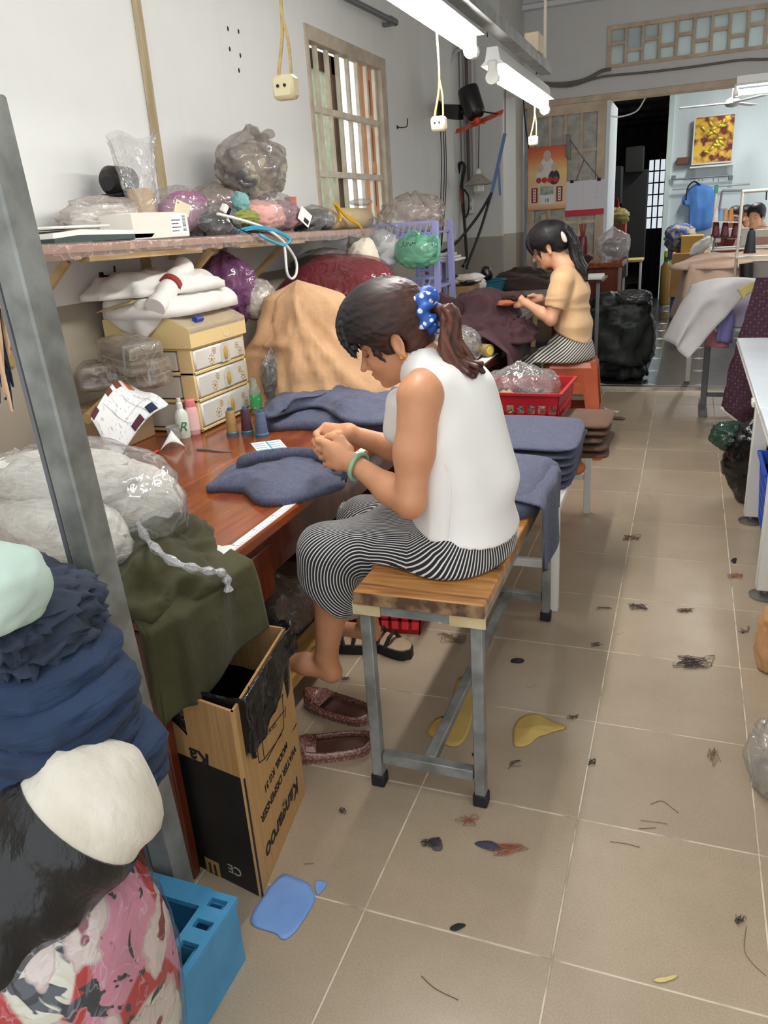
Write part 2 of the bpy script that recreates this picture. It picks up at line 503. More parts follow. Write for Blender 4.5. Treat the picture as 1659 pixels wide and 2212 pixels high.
M_CEIL = mat('ceiling_paint', (226, 226, 228), 0.8)
M_GALV = mat('galvanised_steel', (150, 152, 148), 0.5, 0.3, c2=(116, 117, 112), scale=14, bump=0.1, bscale=80)
M_GREYMETAL = mat('grey_painted_metal', (120, 122, 126), 0.45, 0.4)
M_BLACKP = mat('black_plastic', (20, 20, 22), 0.3)
M_BLACKM = mat('black_matt', (24, 24, 26), 0.7)
M_WHITEP = mat('white_plastic', (232, 230, 222), 0.35)
M_CREAM = mat('cream_paint', (214, 196, 166), 0.5, c2=(192, 172, 140), scale=10, bump=0.15, bscale=40)
M_WOODF = mat('beige_frame_paint', (210, 190, 164), 0.55, c2=(184, 164, 138), scale=7, bump=0.2, bscale=40)
M_CABLE = mat('black_cable', (22, 22, 24), 0.5)
def tile_mat():
 m, nt, b = new_mat('beige_glazed_tile')
 g = nd(nt, 'ShaderNodeNewGeometry')
 n = nd(nt, 'ShaderNodeTexNoise'); n.inputs['Scale'].default_value = 2.2; n.inputs['Detail'].default_value = 6; n.inputs['Roughness'].default_value = 0.6
 nt.links.new(g.outputs['Position'], n.inputs['Vector'])
 r = ramp(nt, n.outputs['Fac'], [(0.3, lin((176, 159, 136))), (0.7, lin((157, 140, 117)))])
 f = nd(nt, 'ShaderNodeTexNoise'); f.inputs['Scale'].default_value = 260; f.inputs['Detail'].default_value = 2
 nt.links.new(g.outputs['Position'], f.inputs['Vector'])
 r2 = ramp(nt, f.outputs['Fac'], [(0.35, (0.9, 0.9, 0.9)), (0.6, (1.04, 1.04, 1.04))])
 mx = nd(nt, 'ShaderNodeMixRGB', blend_type='MULTIPLY'); mx.inputs[0].default_value = 1
 nt.links.new(r.outputs[0], mx.inputs[1]); nt.links.new(r2.outputs[0], mx.inputs[2])
 oi = nd(nt, 'ShaderNodeObjectInfo')
 r3 = ramp(nt, oi.outputs['Random'], [(0, (0.94, 0.94, 0.95)), (1, (1.05, 1.04, 1.03))])
 mx2 = nd(nt, 'ShaderNodeMixRGB', blend_type='MULTIPLY'); mx2.inputs[0].default_value = 1
 nt.links.new(mx.outputs[0], mx2.inputs[1]); nt.links.new(r3.outputs[0], mx2.inputs[2])
 nt.links.new(mx2.outputs[0], b.inputs['Base Color'])
 rr = ramp(nt, n.outputs['Fac'], [(0.3, (0.26,) * 3), (0.7, (0.38,) * 3)]); nt.links.new(rr.outputs[0], b.inputs['Roughness'])
 b.inputs['Specular IOR Level'].default_value = 0.45
 return m
M_TILE = tile_mat()
M_GROUT = mat('pale_grout', (214, 202, 180), 0.9, c2=(120, 106, 88), scale=9, contrast=(.5, .75))
floor = box('floor', (-2.4, -1.6, -0.12), (3.4, 19.0, -0.0012), M_GROUT); tag(floor, kind='structure')
TX, TY, T = -0.160, 1.1315, 0.40
tile = None
me = MB().box((-0.1985, -0.1985, -0.012), (0.1985, 0.1985, 0.0), 0.0015)
for i in range(-5, 5):
 for j in range(-4, 14):
  x = TX + T * (i + .5); y = TY + T * (j + .5)
  if y + .2 > 6.56: continue
  if tile is None:
   tile = me.obj('floor_tile', M_TILE, floor, False); o = tile
  else:
   o = tile.copy(); COL.objects.link(o)
  o.location = (x, y, 0)
box('threshold_strip', (-2.08, 6.53, -0.012), (3.4, 6.57, 0.001), mat('dark_threshold', (70, 66, 62), 0.4), floor)
M_DTILE = mat('dark_marbled_tile', (58, 60, 64), 0.3, c2=(34, 36, 40), scale=3.5, contrast=(.3, .7), stretch=(6, 1, 1))
M_DTILE2 = mat('grey_veined_tile', (112, 116, 120), 0.14, c2=(52, 54, 58), scale=5, stretch=(8, .8, 1))
M_INLAY = mat('white_tile_inlay', (226, 228, 230), 0.2)
dx, dy = 0.39, 0.60
c_ = 0.055
poly = [(-dx/2+c_, -dy/2), (dx/2-c_, -dy/2), (dx/2, -dy/2+c_), (dx/2, dy/2-c_), (dx/2-c_, dy/2), (-dx/2+c_, dy/2), (-dx/2, dy/2-c_), (-dx/2, -dy/2+c_)]
pa = inl = pb = None
for j in range(0, 15):
 for i in range(-4, 6):
  x = -0.235 + dx * (i + .5); y = 6.6 + dy * (j + .5)
  if y > 12.9 and not -1.1 < x < -0.2: continue
  strip = (i == -1)
  if pa is None:
   pa = MB().prism([(a * .996, b * .997) for a, b in poly], -0.012, 0).obj('patterned_tile', M_DTILE, floor, False); o = pa
   o.location = (x, y, 0)
  else:
   o = pa.copy(); COL.objects.link(o)
  o.location = (x, y, 0)
  if inl is None:
   inl = MB().prism([(c_, 0), (0, c_), (-c_, 0), (0, -c_)], -0.012, 0.0003).obj('diamond_inlay', M_INLAY, floor, False); o = inl
  else:
   o = inl.copy(); COL.objects.link(o)
  o.location = (x - dx / 2, y - dy / 2, 0)
o = box('floor_band', (-0.30, 6.6, -0.002), (-0.18, 13.2, 0.0002), M_DTILE2, floor)
WY0, WY1, WZ0, WZ1 = 4.49, 5.77, 1.30, 2.44
wl = MB()
def slab(mb, lo, hi): mb.box(lo, hi)
slab(wl, (WX - .2, -1.6, 0), (WX, WY0, 3.45)); slab(wl, (WX - .2, WY1, 0), (WX, 7.8, 3.45))
slab(wl, (WX - .2, WY0, 0), (WX, WY1, WZ0)); slab(wl, (WX - .2, WY0, WZ1), (WX, WY1, 3.45))
tag(wl.obj('wall_left', M_WALL, smooth=False), kind='structure')
PX = -1.70
w = MB(); slab(w, (WX - .08, 7.8, 0), (PX, 7.88, 3.45)); slab(w, (PX - .24, 7.88, 2.45), (PX, 8.48, 3.45)); slab(w, (PX - .24, 8.48, 0), (PX, 8.92, 3.45))
tag(w.obj('wall_pier', M_WALLB, smooth=False), kind='structure')
BY = 8.9
DX0, DZ1 = -0.86, 2.37
TZ0, TZ1, TX0, TX1 = 2.65, 3.01, -0.88, 1.30
w = MB(); slab(w, (PX - .24, BY, 0), (DX0 - .86, BY + .14, DZ1))
slab(w, (PX - .24, BY, DZ1 + .06), (3.4, BY + .14, TZ0)); slab(w, (PX - .24, BY, TZ1), (3.4, BY + .14, 3.45))
slab(w, (PX - .24, BY, TZ0), (TX0, BY + .14, TZ1)); slab(w, (TX1, BY, TZ0), (3.4, BY + .14, TZ1)); slab(w, (2.4, BY, 0), (3.4, BY + .14, DZ1 + .06))
tag(w.obj('wall_back', M_WALLB, smooth=False), kind='structure')
tag(box('trim_1', (-1.72, BY - .03, DZ1), (2.4, BY + .15, DZ1 + .06), M_WOODF, bev=.005), kind='structure')
cn = MB(); cn.prism([(0, 0), (.10, 0), (.10, .04), (.06, .06), (.03, .12), (0, .14)], -1.7, 3.4, Matrix(((0,0,1,0),(-1,0,0,BY),(0,1,0,3.24),(0,0,0,1))))
tag(cn.obj('trim_2', M_CEIL, smooth=False), kind='structure')
tag(box('ceiling', (-2.3, 1.2, 3.38), (3.4, 19, 3.5), M_CEIL), kind='structure')
tag(box('wall_right', (3.2, -1.6, 0), (3.4, 8.9, 3.45), M_WALL), kind='structure')
w = MB(); slab(w, (-0.36, 13.0, 0), (3.4, 13.15, 3.45)); tag(w.obj('wall_far', M_FAR, smooth=False), kind='structure')
tag(box('trim_3', (-0.40, 12.96, 0), (-0.33, 13.2, 3.0), mat('pale_green_paint', (206, 224, 216), 0.5)), kind='structure')
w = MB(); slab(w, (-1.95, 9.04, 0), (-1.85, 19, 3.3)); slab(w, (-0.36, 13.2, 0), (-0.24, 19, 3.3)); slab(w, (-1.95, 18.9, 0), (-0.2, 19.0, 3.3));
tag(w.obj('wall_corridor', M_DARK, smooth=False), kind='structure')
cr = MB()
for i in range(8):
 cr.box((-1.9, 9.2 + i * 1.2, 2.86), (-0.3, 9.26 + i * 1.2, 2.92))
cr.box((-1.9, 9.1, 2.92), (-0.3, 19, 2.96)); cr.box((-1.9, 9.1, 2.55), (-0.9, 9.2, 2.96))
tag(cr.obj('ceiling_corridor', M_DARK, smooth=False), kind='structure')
tr_ = empty('window_2', (TX0, BY, TZ0)); tag(tr_, kind='structure')
M_FROST, nt, b = new_mat('frosted_glass')
b.inputs['Base Color'].default_value = lin((226, 234, 234)); b.inputs['Roughness'].default_value = .3
tl = nd(nt, 'ShaderNodeBsdfTranslucent'); tl.inputs[0].default_value = lin((226, 236, 236)); mxs = nd(nt, 'ShaderNodeMixShader'); mxs.inputs[0].default_value = .6
nt.links.new(b.outputs[0], mxs.inputs[1]); nt.links.new(tl.outputs[0], mxs.inputs[2]); nt.links.new(mxs.outputs[0], nt.nodes['Material Output'].inputs[0])
f = MB(); f.box((TX0 + .035, BY - .02, TZ1 - .035), (TX1, BY + .06, TZ1)); f.box((TX0 + .035, BY - .02, TZ0), (TX1, BY + .06, TZ0 + .03)); f.box((TX0, BY - .02, TZ0), (TX0 + .035, BY + .06, TZ1))
f.obj('window_frame', M_WOODF, tr_, False)
cw = 0.1535; bar = 0.026
for i in range(14):
 x0 = TX0 + .035 + i * cw; x1 = x0 + cw - bar
 MB().box((x1, BY - .015, TZ0 + .03), (x1 + bar, BY + .045, TZ1 - .035)).obj('mullion', M_WOODF, tr_, False)
 zc = (TZ0 + .03) + (0.60 if i % 2 == 0 else 0.36) * (TZ1 - TZ0 - .065)
 MB().box((x0, BY - .012, zc - .015), (x1, BY + .04, zc + .015)).obj('cross_bar', M_WOODF, tr_, False)
 MB().box((x0, BY + .01, zc + .015), (x1, BY + .018, TZ1 - .035)).obj('pane', M_FROST, tr_, False)
 MB().box((x0, BY + .01, TZ0 + .03), (x1, BY + .018, zc - .015)).obj('pane', M_FROST, tr_, False)
LX0, LX1 = -1.655, -0.86
dr = empty('door_1', (LX0, BY, 0)); tag(dr, kind='structure')
f = MB(); yf0, yf1 = BY - .045, BY + .01
f.box((LX0, yf0, 0.02), (LX0 + .075, yf1, DZ1)); f.box((LX1 - .085, yf0, 0.02), (LX1, yf1, DZ1)); f.box((LX0 + .075, yf0, DZ1 - .09), (LX1 - .085, yf1, DZ1)); f.box((LX0 + .075, yf0, .02), (LX1 - .085, yf1, .22))
f.obj('door_frame', M_WOODF, dr, False)
M_FROSTD = mat('wired_frosted_glass', (178, 177, 164), 0.3, c2=(150, 149, 138), scale=14)
gx0, gx1, gz0, gz1 = LX0 + .075, LX1 - .085, .22, DZ1 - .09
cols_, rows_ = 4, 6
cwid = (gx1 - gx0) / cols_; rhei = (gz1 - gz0) / rows_
for i in range(cols_):
 for j in range(rows_):
  MB().box((gx0 + i * cwid + .014, BY - .02, gz0 + j * rhei + .014), (gx0 + (i + 1) * cwid - .014, BY - .012, gz0 + (j + 1) * rhei - .014)).obj('pane', M_FROSTD, dr, False)
for i in range(1, cols_):
 MB().box((gx0 + i * cwid - .015, yf0 + .01, gz0), (gx0 + i * cwid + .015, yf1, gz1)).obj('glazing_bar', M_WOODF, dr, False)
for j in range(1, rows_):
 MB().box((gx0, yf0 + .011, gz0 + j * rhei - .015), (gx1, yf1, gz0 + j * rhei + .015)).obj('glazing_bar', M_WOODF, dr, False)
MB().box((gx0, BY - .012, gz0), (gx1, BY - .008, gz1)).obj('backing', M_FROSTD, dr, False)
d2 = empty('door_2', (-0.845, BY, 0)); tag(d2, kind='structure')
MB().box((-0.862, BY - .055, 0.02), (-0.822, BY + .75, DZ1), .003).obj('door_leaf', mat('pale_door_edge', (214, 222, 226), 0.4), d2)
MB().box((-0.822, BY - .02, 1.0), (-0.79, BY + .0, 1.02), .003).obj('door_handle', M_WHITEP, d2)
bd = empty('door_3', (-0.6, 18.6, 0)); tag(bd, kind='structure')
M_BRIGHT, nt, b = new_mat('daylight_glow_glass')
b.inputs['Base Color'].default_value = lin((210, 216, 220)); b.inputs['Emission Color'].default_value = (0.85, 0.93, 1, 1); b.inputs['Emission Strength'].default_value = 0.75  # panes glow by emission, standing in for daylight behind them
YD = 14.2
a0 = py_(1402, 345, YD); a1 = py_(1452, 345, YD); z1 = a0.z; z0 = py_(1402, 495, YD).z
gx = [a0.x + (a1.x - a0.x) * k / 4 for k in range(5)]; gz = [z0 + (z1 - z0) * k / 6 for k in range(7)]
for i in range(4):
 for j in range(6):
  MB().box((gx[i] + .006, YD, gz[j] + .008), (gx[i + 1] - .006, YD + .01, gz[j + 1] - .008)).obj('pane', M_BRIGHT, bd, False)
f = MB()
for x in gx: f.box((x - .01, YD - .02, 0), (x + .01, YD + .02, z1))
for z in gz: f.box((gx[0], YD - .02, z - .01), (gx[-1], YD + .02, z + .01))
f.box((gx[0], YD, 0), (gx[-1], YD + .03, z0)); f.obj('door_grille', M_BLACKM, bd, False)
# ---- the barred window in the left wall
wn = empty('window_1', (WX, WY0, WZ0)); tag(wn, kind='structure')
M_WFR = mat('window_frame_paint', (204, 190, 168), 0.5, c2=(180, 164, 142), scale=9, bump=.2, bscale=50)
x0, x1 = WX - .05, WX + .012
f = MB(); f.box((x0, WY0 + .03, WZ1 - .075), (x1, WY1 - .1, WZ1)); f.box((x0, WY1 - .1, WZ0), (x1, WY1, WZ1)); f.box((x0, WY0, WZ0), (x1, WY0 + .03, WZ1)); f.box((x0, WY0 + .03, WZ0), (x1, WY1 - .1, WZ0 + .06))
f.obj('window_frame', M_WFR, wn, False)
M_BARW = mat('bar_paint', (232, 222, 202), 0.45, c2=(214, 200, 178), scale=12)
for k in range(8):
 y = WY0 + .05 + k * (WY1 - WY0 - .17) / 7
 MB().box((WX - .05, y - .014, WZ0), (WX - .025, y + .014, WZ1 - .07), .002).obj('grille_bar', M_BARW, wn)
for z in (1.68, 2.03):
 MB().box((WX - .055, WY0 + .03, z - .018), (WX - .02, WY1 - .1, z + .018), .002).obj('grille_bar', M_BARW, wn)
M_PAT, nt, b = new_mat('patterned_glass')
b.inputs['Base Color'].default_value = lin((216, 222, 208)); b.inputs['Roughness'].default_value = .3
v = nd(nt, 'ShaderNodeTexVoronoi'); v.inputs['Scale'].default_value = 22; tc = nd(nt, 'ShaderNodeTexCoord'); nt.links.new(tc.outputs['Object'], v.inputs['Vector'])
r = ramp(nt, v.outputs['Distance'], [(0.1, lin((244, 246, 236))), (0.7, lin((222, 228, 212)))]); nt.links.new(r.outputs[0], b.inputs['Base Color'])
tl = nd(nt, 'ShaderNodeBsdfTranslucent'); nt.links.new(r.outputs[0], tl.inputs[0]); mxs = nd(nt, 'ShaderNodeMixShader'); mxs.inputs[0].default_value = .85
nt.links.new(b.outputs[0], mxs.inputs[1]); nt.links.new(tl.outputs[0], mxs.inputs[2]); nt.links.new(mxs.outputs[0], nt.nodes['Material Output'].inputs[0])
cs = MB(); xc = WX - .085
cs.box((xc - .02, WY0, WZ1 - .18), (xc + .02, WY0 + .56, WZ1 - .08)); cs.box((xc - .02, WY0 + .50, WZ0), (xc + .02, WY0 + .56, WZ1 - .08)); cs.box((xc - .02, WY0 + .03, WZ0), (xc + .02, WY0 + .5, WZ0 + .1))
cs.obj('casement', mat('weathered_casement_wood', (128, 106, 86), .6, c2=(100, 80, 64)), wn, False)
MB().box((xc - .006, WY0 + .03, WZ0 + .1), (xc + .006, WY0 + .50, WZ1 - .18)).obj('pane', M_PAT, wn, False)
M_SHUT = mat('orange_wood', (206, 146, 98), .5, c2=(176, 112, 70), scale=4, stretch=(8, 8, 1))
for k, (ya, yb, xa, xb) in enumerate([(5.73, 5.765, -2.27, -2.135), (6.1, 6.13, -2.75, -2.60)]):
 sh = MB(); sh.box((xa, ya, WZ0), (xb, yb, WZ1));
 for z in (1.5, 1.8, 2.1): sh.box((xa + .05, ya - .012, z), (xb - .05, ya, z + .22))
 sh.obj('shutter', M_SHUT, wn, False)
MB().box((-2.5, 5.5, WZ0), (-2.46, 5.58, WZ1)).obj('shutter_post', M_CREAM, wn, False)
tag(box('wall_outside', (-5.3, 2.0, 0), (-5.2, 11.5, 3.1), mat('neighbour_wall', (222, 220, 198), .7, c2=(206, 196, 160), scale=2.0)), kind='structure')
tag(box('ground_outside', (-6.0, 1.0, -.1), (-2.3, 12.5, 0.0), mat('yard_concrete', (150, 146, 138), .9)), kind='structure')
# ------------------------------------------------------------ lamps and things on the walls
M_TUBE, nt, b = new_mat('lit_tube')
b.inputs['Base Color'].default_value = (1, 1, 1, 1); b.inputs['Emission Color'].default_value = (1, 0.985, 0.95, 1); b.inputs['Emission Strength'].default_value = 48.0
M_REFL = mat('lamp_white_enamel', (238, 238, 236), 0.25, spec=.6)
LZ = 1.93
def tube_lamp(name, x, y0, y1, z, power, label):
 t = empty(name, (x, (y0 + y1) / 2, z), label=label, cat='lamp')
 b_ = MB(); b_.prism([(-.02, .012), (.02, .012), (.028, -.03), (.045, -.046), (-.045, -.046), (-.028, -.03)], y0, y1, Matrix(((1,0,0,x),(0,0,1,0),(0,1,0,z+.05),(0,0,0,1))))
 b_.obj('housing', M_REFL, t, False)
 for yy in (y0, y1):
  e = MB(); e.box((x - .018, yy - .012, z - .055), (x + .018, yy + .012, z + .02), .006); e.tube([(x, yy - .016, z - .038), (x, yy + .016, z - .038)], .024, 12); e.obj('end_cap', M_WHITEP, t)
 MB().tube([(x, y0 + .015, z - .03), (x, y1 - .015, z - .03)], .0165, 14).obj('tube', M_TUBE, t)
 l = area('light', (x, (y0 + y1) / 2, z - .052), (.05, y1 - y0), power, (0, 0, 0), (1, .985, .95)); attach(l, t)
 return t
tube_lamp('tube_lamp', -0.72, 1.62, 2.86, 1.935, 9, 'lit fluorescent tube lamp right above the woman in white')
tube_lamp('tube_lamp', -0.72, 3.17, 4.33, 1.895, 9, 'lit fluorescent tube lamp with white end caps above the woman in peach')
lx = tube_lamp('tube_lamp', 0, -.6, .6, 2.03, 9, 'lit fluorescent tube cut by the right edge under the beige doorway beam')
q_ = py_(1583, 190, 6.0); lx.location = (q_.x + .62, 6.0, q_.z); lx.rotation_euler = (0, 0, -math.pi / 2)
for k_ in (-.4, .4): MB().tube([(q_.x + .62 + k_, 6.0, q_.z + .05), (q_.x + .62 + k_, 6.0, 3.38)], .006, 6).obj('hanger_rod', M_PIPEW if 'M_PIPEW' in globals() else M_WHITEP, lx)
tube_lamp('tube_lamp', 0.5, 10.2, 11.4, 3.1, 60, 'added fluorescent tube lamp, out of view, that brightens the far room')  # added lamp, out of view, to brighten the far room
t = empty('lamp_rail', (-.66, 2.2, 2.0), label='grey metal channel rail carrying the tube lamps', cat='rail')
r = MB(); r.box((-.69, -.6, 1.965), (-.64, 4.02, 1.975)); r.box((-.69, -.6, 1.975), (-.684, 4.02, 2.005)); r.box((-.646, -.6, 1.975), (-.64, 4.02, 2.005)); r.obj('channel', M_GALV, t, False)
for y in (0.2, 3.95):
 MB().tube([(-.66, y, 2.0), (-.66, y, 3.38)], .007, 8).obj('hanger_rod', mat('pale_rod', (200, 190, 170), .5), t)
box('junction_box', (-.69, 3.62, 2.0), (-.63, 3.74, 2.07), M_CREAM, t, .004)
M_ROPE = mat('yellow_cord', (206, 178, 120), .8, c2=(180, 150, 96), scale=60)
M_SOCK = mat('yellowed_plug', (224, 210, 168), .4)
def drop_socket(x, y, z, label, knot=True):
 t = empty('socket_cord', (x, y, z), label=label, cat='socket', group=None)
 rr = MB(); top = 2.0
 rr.tube(bez([(x + .01, y, top), (x + .004, y - .004, z + .45 * (top - z) + .1), (x + .006, y, z + .11), (x - .012, y, z + .02)], 18), .0032, 6)
 rr.tube(bez([(x + .006, y, z + .115), (x + .014, y, z + .07), (x + .014, y, z + .02)], 8), .0028, 6)
 rr.obj('cord', M_ROPE, t)
 s = MB().box((x - .022, y - .016, z - .022), (x + .022, y + .016, z + .018), .006).obj('socket_body', M_SOCK, t)
 MB().tube([(x - .008, y - .0175, z), (x - .008, y - .015, z)], .003, 8).tube([(x + .006, y - .0175, z), (x + .006, y - .015, z)], .003, 8).obj('pin_hole', M_BLACKM, s)
p = pxx(617, 187, -.72); drop_socket(p.x, p.y, p.z, 'cream plug socket hanging on a yellow cord, leftmost of three')
p = pxx(948, 266, -.72); drop_socket(p.x, p.y, p.z, 'cream plug socket hanging on a twisted cord before the black wall fan bracket')
p = pxx(1152, 303, -.72); drop_socket(p.x, p.y, p.z, 'small cream plug socket hanging on a cord above the orange calendar')
p0 = pxx(345, 398, WX); p1 = pxx(293, 0, WX)
tag(MB().bar((WX + .012, p0.y, p0.z - .3), (WX + .012, p1.y, 3.3), .036, .022, up=(1, 0, 0), bev=.003).obj('wall_batten', mat('unpainted_batten', (196, 180, 148), .6, c2=(164, 144, 108), scale=6, stretch=(4, 4, .6))), 'narrow cream timber batten running up the white wall behind the shelf', 'batten')
t = empty('curtain_pipe', (WX, 5.6, 2.7), label='grey metal pipe on a bracket high above the barred window', cat='pipe')
a = pxx(745, -6, WX + .06); b_ = pxx(853, 48, WX + .06)
MB().tube([a, b_], .019, 12).obj('pipe', M_GREYMETAL, t)
MB().tube([b_ + Vector((0, -.10, 0)), b_ + Vector((0, .01, 0))], .024, 12).box((WX, b_.y - .1, b_.z - .035), (WX + .07, b_.y - .06, b_.z - .015)).obj('pipe_bracket', M_GREYMETAL, t)
def hook(px, py, s, lab):
 p = pxx(px, py, WX)
 t = MB(); t.box((WX, p.y - .012, p.z - .012), (WX + .006, p.y + .012, p.z + .012), .002)
 t.tube(bez([(WX + .004, p.y, p.z), (WX + .03 * s, p.y + .012, p.z - .004), (WX + .055 * s, p.y + .03, p.z + .004), (WX + .06 * s, p.y + .034, p.z + .045 * s)], 12), .004, 6)
 tag(t.obj('wall_hook', M_BLACKM), lab, 'hook')
hook(858, 275, 1.2, 'black metal hook on the white wall right of the barred window')
hook(218, 595, .7, 'small dark hook in the wall under the shelf')
for k, (px, py, lb_) in enumerate([(492, 62, 'upper left'), (515, 68, 'upper right'), (496, 106, 'middle left'), (519, 120, 'middle right'), (516, 152, 'lowest')]):
 p = pxx(px, py, WX)
 tag(blob('plaster_hole', (WX, p.y, p.z), (.004, .007, .011), M_BLACKM, seed=k, n=(10, 8)), 'small dark plug hole in the white wall, %s of five' % lb_, 'hole', 'plug holes in the white wall')
t = empty('wall_fan', (WX, 6.95, 2.2), label='black wall fan motor with an orange blade on a bracket', cat='fan')
p = pxx(948, 240, WX); YF = 6.8
MB().box((WX, p.y - .06, p.z - .07), (WX + .03, p.y + .06, p.z + .07), .006).obj('wall_plate', M_BLACKP, t)
e = py_(996, 243, YF)
MB().bar((WX + .02, p.y, p.z), e, .055, .11, bev=.006).obj('arm', M_BLACKP, t)
mc = py_(1019, 222, YF); up_ = (py_(1010, 196, YF) - py_(1027, 252, YF)).normalized()
Mx = frame_mat(mc, up_.cross(Vector((0, 1, 0))), Vector((0, 1, 0)) - up_ * up_.y, None)
MB().lathe([(.03, -.125), (.075, -.12), (.085, -.10), (.085, .06), (.078, .10), (.055, .122), (.01, .125)], n=24, M=Mx @ Matrix.Rotation(0, 4, 'X') if abs((Mx.col[2].xyz).dot(up_)) > .9 else Mx).obj('motor', M_BLACKP, t)
MB().tube([e, mc], .012, 8).obj('tilt_joint', M_BLACKM, t)
M_ORNG = mat('orange_plastic', (222, 78, 40), .3)
hb = mc - up_ * .155
MB().tube([hb + up_ * .05, hb - up_ * .02], .03, 14).obj('hub', M_ORNG, t)
for s, (qx, qy) in ((1, (1087, 241)), (-1, (985, 284)), (0, None) if False else (2, (1040, 300))):
 q = py_(qx, qy, YF)
 if s == 2: q = hb + Vector((.03, -.2, -.03))
 d = (q - hb); L = d.length; d.normalize(); wdir = Vector((0, 1, .25)) if s != 2 else Vector((1, 0, -.3))
 def bl(u, v, d=d, L=L, wdir=wdir):
  u_ = u; wid = (.02 + .055 * np.sin(np.pi * np.clip(u * .9 + .1, 0, 1)))
  X = [hb[i] + d[i] * L * u_ + wdir[i] * (v - .5) * 2 * wid for i in range(3)]
  X[2] = X[2] + .012 * np.sin((v - .5) * 3); return X
 sheet('blade', bl, 12, 6, M_ORNG, t, .004)
MB().tube(bez([mc + Vector((.08, 0, -.07)), mc + Vector((.16, 0, -.09)), py_(1083, 247, YF)], 8), .006, 6).obj('guard_stub', M_BLACKM, t)
PYF = 7.76
def vpipe(name, px0, py0, px1, py1, r, m, lab, y=PYF, cat='pipe', group='service pipes in the corner'):
 a = py_(px0, py0, y); b2 = py_(px1, py1, y); b2.x = a.x
 o = MB().tube([a, (a.x, a.y, 3.36)], r, 10).obj(name, m); tag(o, lab, cat, group); return o
M_PIPEW = mat('grey_white_conduit', (186, 186, 184), .5); M_PIPEB = mat('brown_cable_sheath', (92, 72, 62), .6)
vpipe('conduit', 1002, 400, 1000, 120, .016, M_PIPEW, 'pale round conduit rising beside the black fan motor')
vpipe('conduit', 992, 380, 990, 120, .022, M_PIPEW, 'thicker pale conduit in the wall corner behind the fan motor', PYF - .02)
vpipe('conduit', 1026, 420, 1022, 120, .020, M_PIPEW, 'pale conduit running up the pier right of the fan motor', PYF - .01)
vpipe('power_cable', 1013, 400, 1012, 150, .014, M_PIPEB, 'brown sheathed cable between the pale conduits on the pier', PYF - .03, 'cable', None)
c0 = py_(972, 240, 7.5)
def wire(name, pts, r, m, lab, cat='cable', n=24, group=None):
 return tag(MB().tube(bez(pts, n), r, 7).obj(name, m), lab, cat, group)
wire('power_cable', [py_(983, 372, 7.55), py_(979, 300, 7.55), py_(972, 240, 7.5), py_(970, 150, 7.5), py_(985, 112, 7.6), py_(1010, 105, 7.7)], .013, M_PIPEW, 'grey cable bending over at the top of the wall corner')
wire('hanging_wire', [pxx(1003, 0, -1.9), pxx(1015, 30, -1.9), pxx(1022, 60, -1.9)], .005, M_CABLE, 'short black wire dangling at the top left of the pier')
wire('hanging_wire', [py_(1035, 0, 7.6), py_(1050, 30, 7.6), py_(1053, 80, 7.6)], .005, M_CABLE, 'thin black wire hanging above the second tube lamp')
for k, px in enumerate((951, 957, 961)):
 wire('hanging_wire', [pxx(px, 265, WX + .03), pxx(px + 3, 350, WX + .02), pxx(px + 1, 430, WX + .02), pxx(px - 1 - 3 * k, 530, WX + .05)], .004, M_CABLE, 'thin dark wire hanging down the wall under the fan bracket, %s of three' % ('leftmost', 'middle', 'rightmost')[k], group='wires under the fan bracket')
tag(MB().tube([pxx(960, 445, WX + .03) + Vector((0, .02 * math.cos(a), .028 * math.sin(a))) for a in np.linspace(0, 6.283, 18)[:-1]], .004, 6, closed=True).obj('wire_loop', M_CABLE), 'small black wire loop hanging on the wall left of the fuse boxes', 'wire')
M_OLDP = mat('aged_ivory_plastic', (206, 186, 138), .5, c2=(176, 150, 100), scale=20)
def pbox(name, px0, py0, px1, py1, y, d, m, lab, cat, extra=None):
 a = py_(px0, py0, y); b2 = py_(px1, py1, y)
 t = empty(name, ((a.x + b2.x) / 2, y, b2.z), label=lab, cat=cat)
 MB().box((a.x, y - d, b2.z), (b2.x, y + .04, a.z), .004).obj('case', m, t)
 return t, a, b2
t, a, b2 = pbox('fuse_box', 974, 380, 992, 420, 7.76, .03, M_OLDP, 'ivory fuse box on the pier, the upper of two', 'fuse box')
for k in range(3): MB().box((a.x + .01, 7.722, b2.z + .03 + k * .05), (b2.x - .01, 7.732, b2.z + .06 + k * .05), .002).obj('fuse', M_BLACKM, t)
t, a, b2 = pbox('fuse_box', 975, 426, 991, 463, 7.76, .03, M_OLDP, 'ivory fuse box on the pier, the lower of two', 'fuse box')
MB().box((a.x + .035, 7.724, b2.z + .02), (b2.x - .006, 7.732, a.z - .02), .002).obj('cover', M_WHITEP, t)
t, a, b2 = pbox('wall_socket', 1010, 430, 1023, 461, 7.76, .02, M_WHITEP, 'white wall socket strip below the conical lamp', 'socket')
for k in range(2): MB().tube([((a.x + b2.x) / 2, 7.737, b2.z + .05 + k * .07), ((a.x + b2.x) / 2, 7.741, b2.z + .05 + k * .07)], .018, 12).obj('outlet', M_OLDP, t)
wire('power_cable', [py_(990, 375, 7.7), py_(994, 352, 7.65), py_(1004, 360, 7.65), py_(998, 395, 7.68), py_(1000, 430, 7.68), py_(1005, 505, 7.6), py_(1008, 560, 7.5), py_(1000, 575, 7.4)], .015, M_CABLE, 'bundle of thick black cables dropping from the fuse boxes')
wire('power_cable', [py_(996, 400, 7.7), py_(998, 430, 7.66), py_(1000, 460, 7.7)], .012, mat('red_wire', (140, 62, 56), .5), 'short red and dark wires below the fuse boxes')
wire('power_cable', [py_(1003, 410, 7.7), py_(1012, 425, 7.64), py_(1012, 455, 7.66), py_(1006, 470, 7.7)], .008, M_CABLE, 'looped black wire beside the white wall socket')
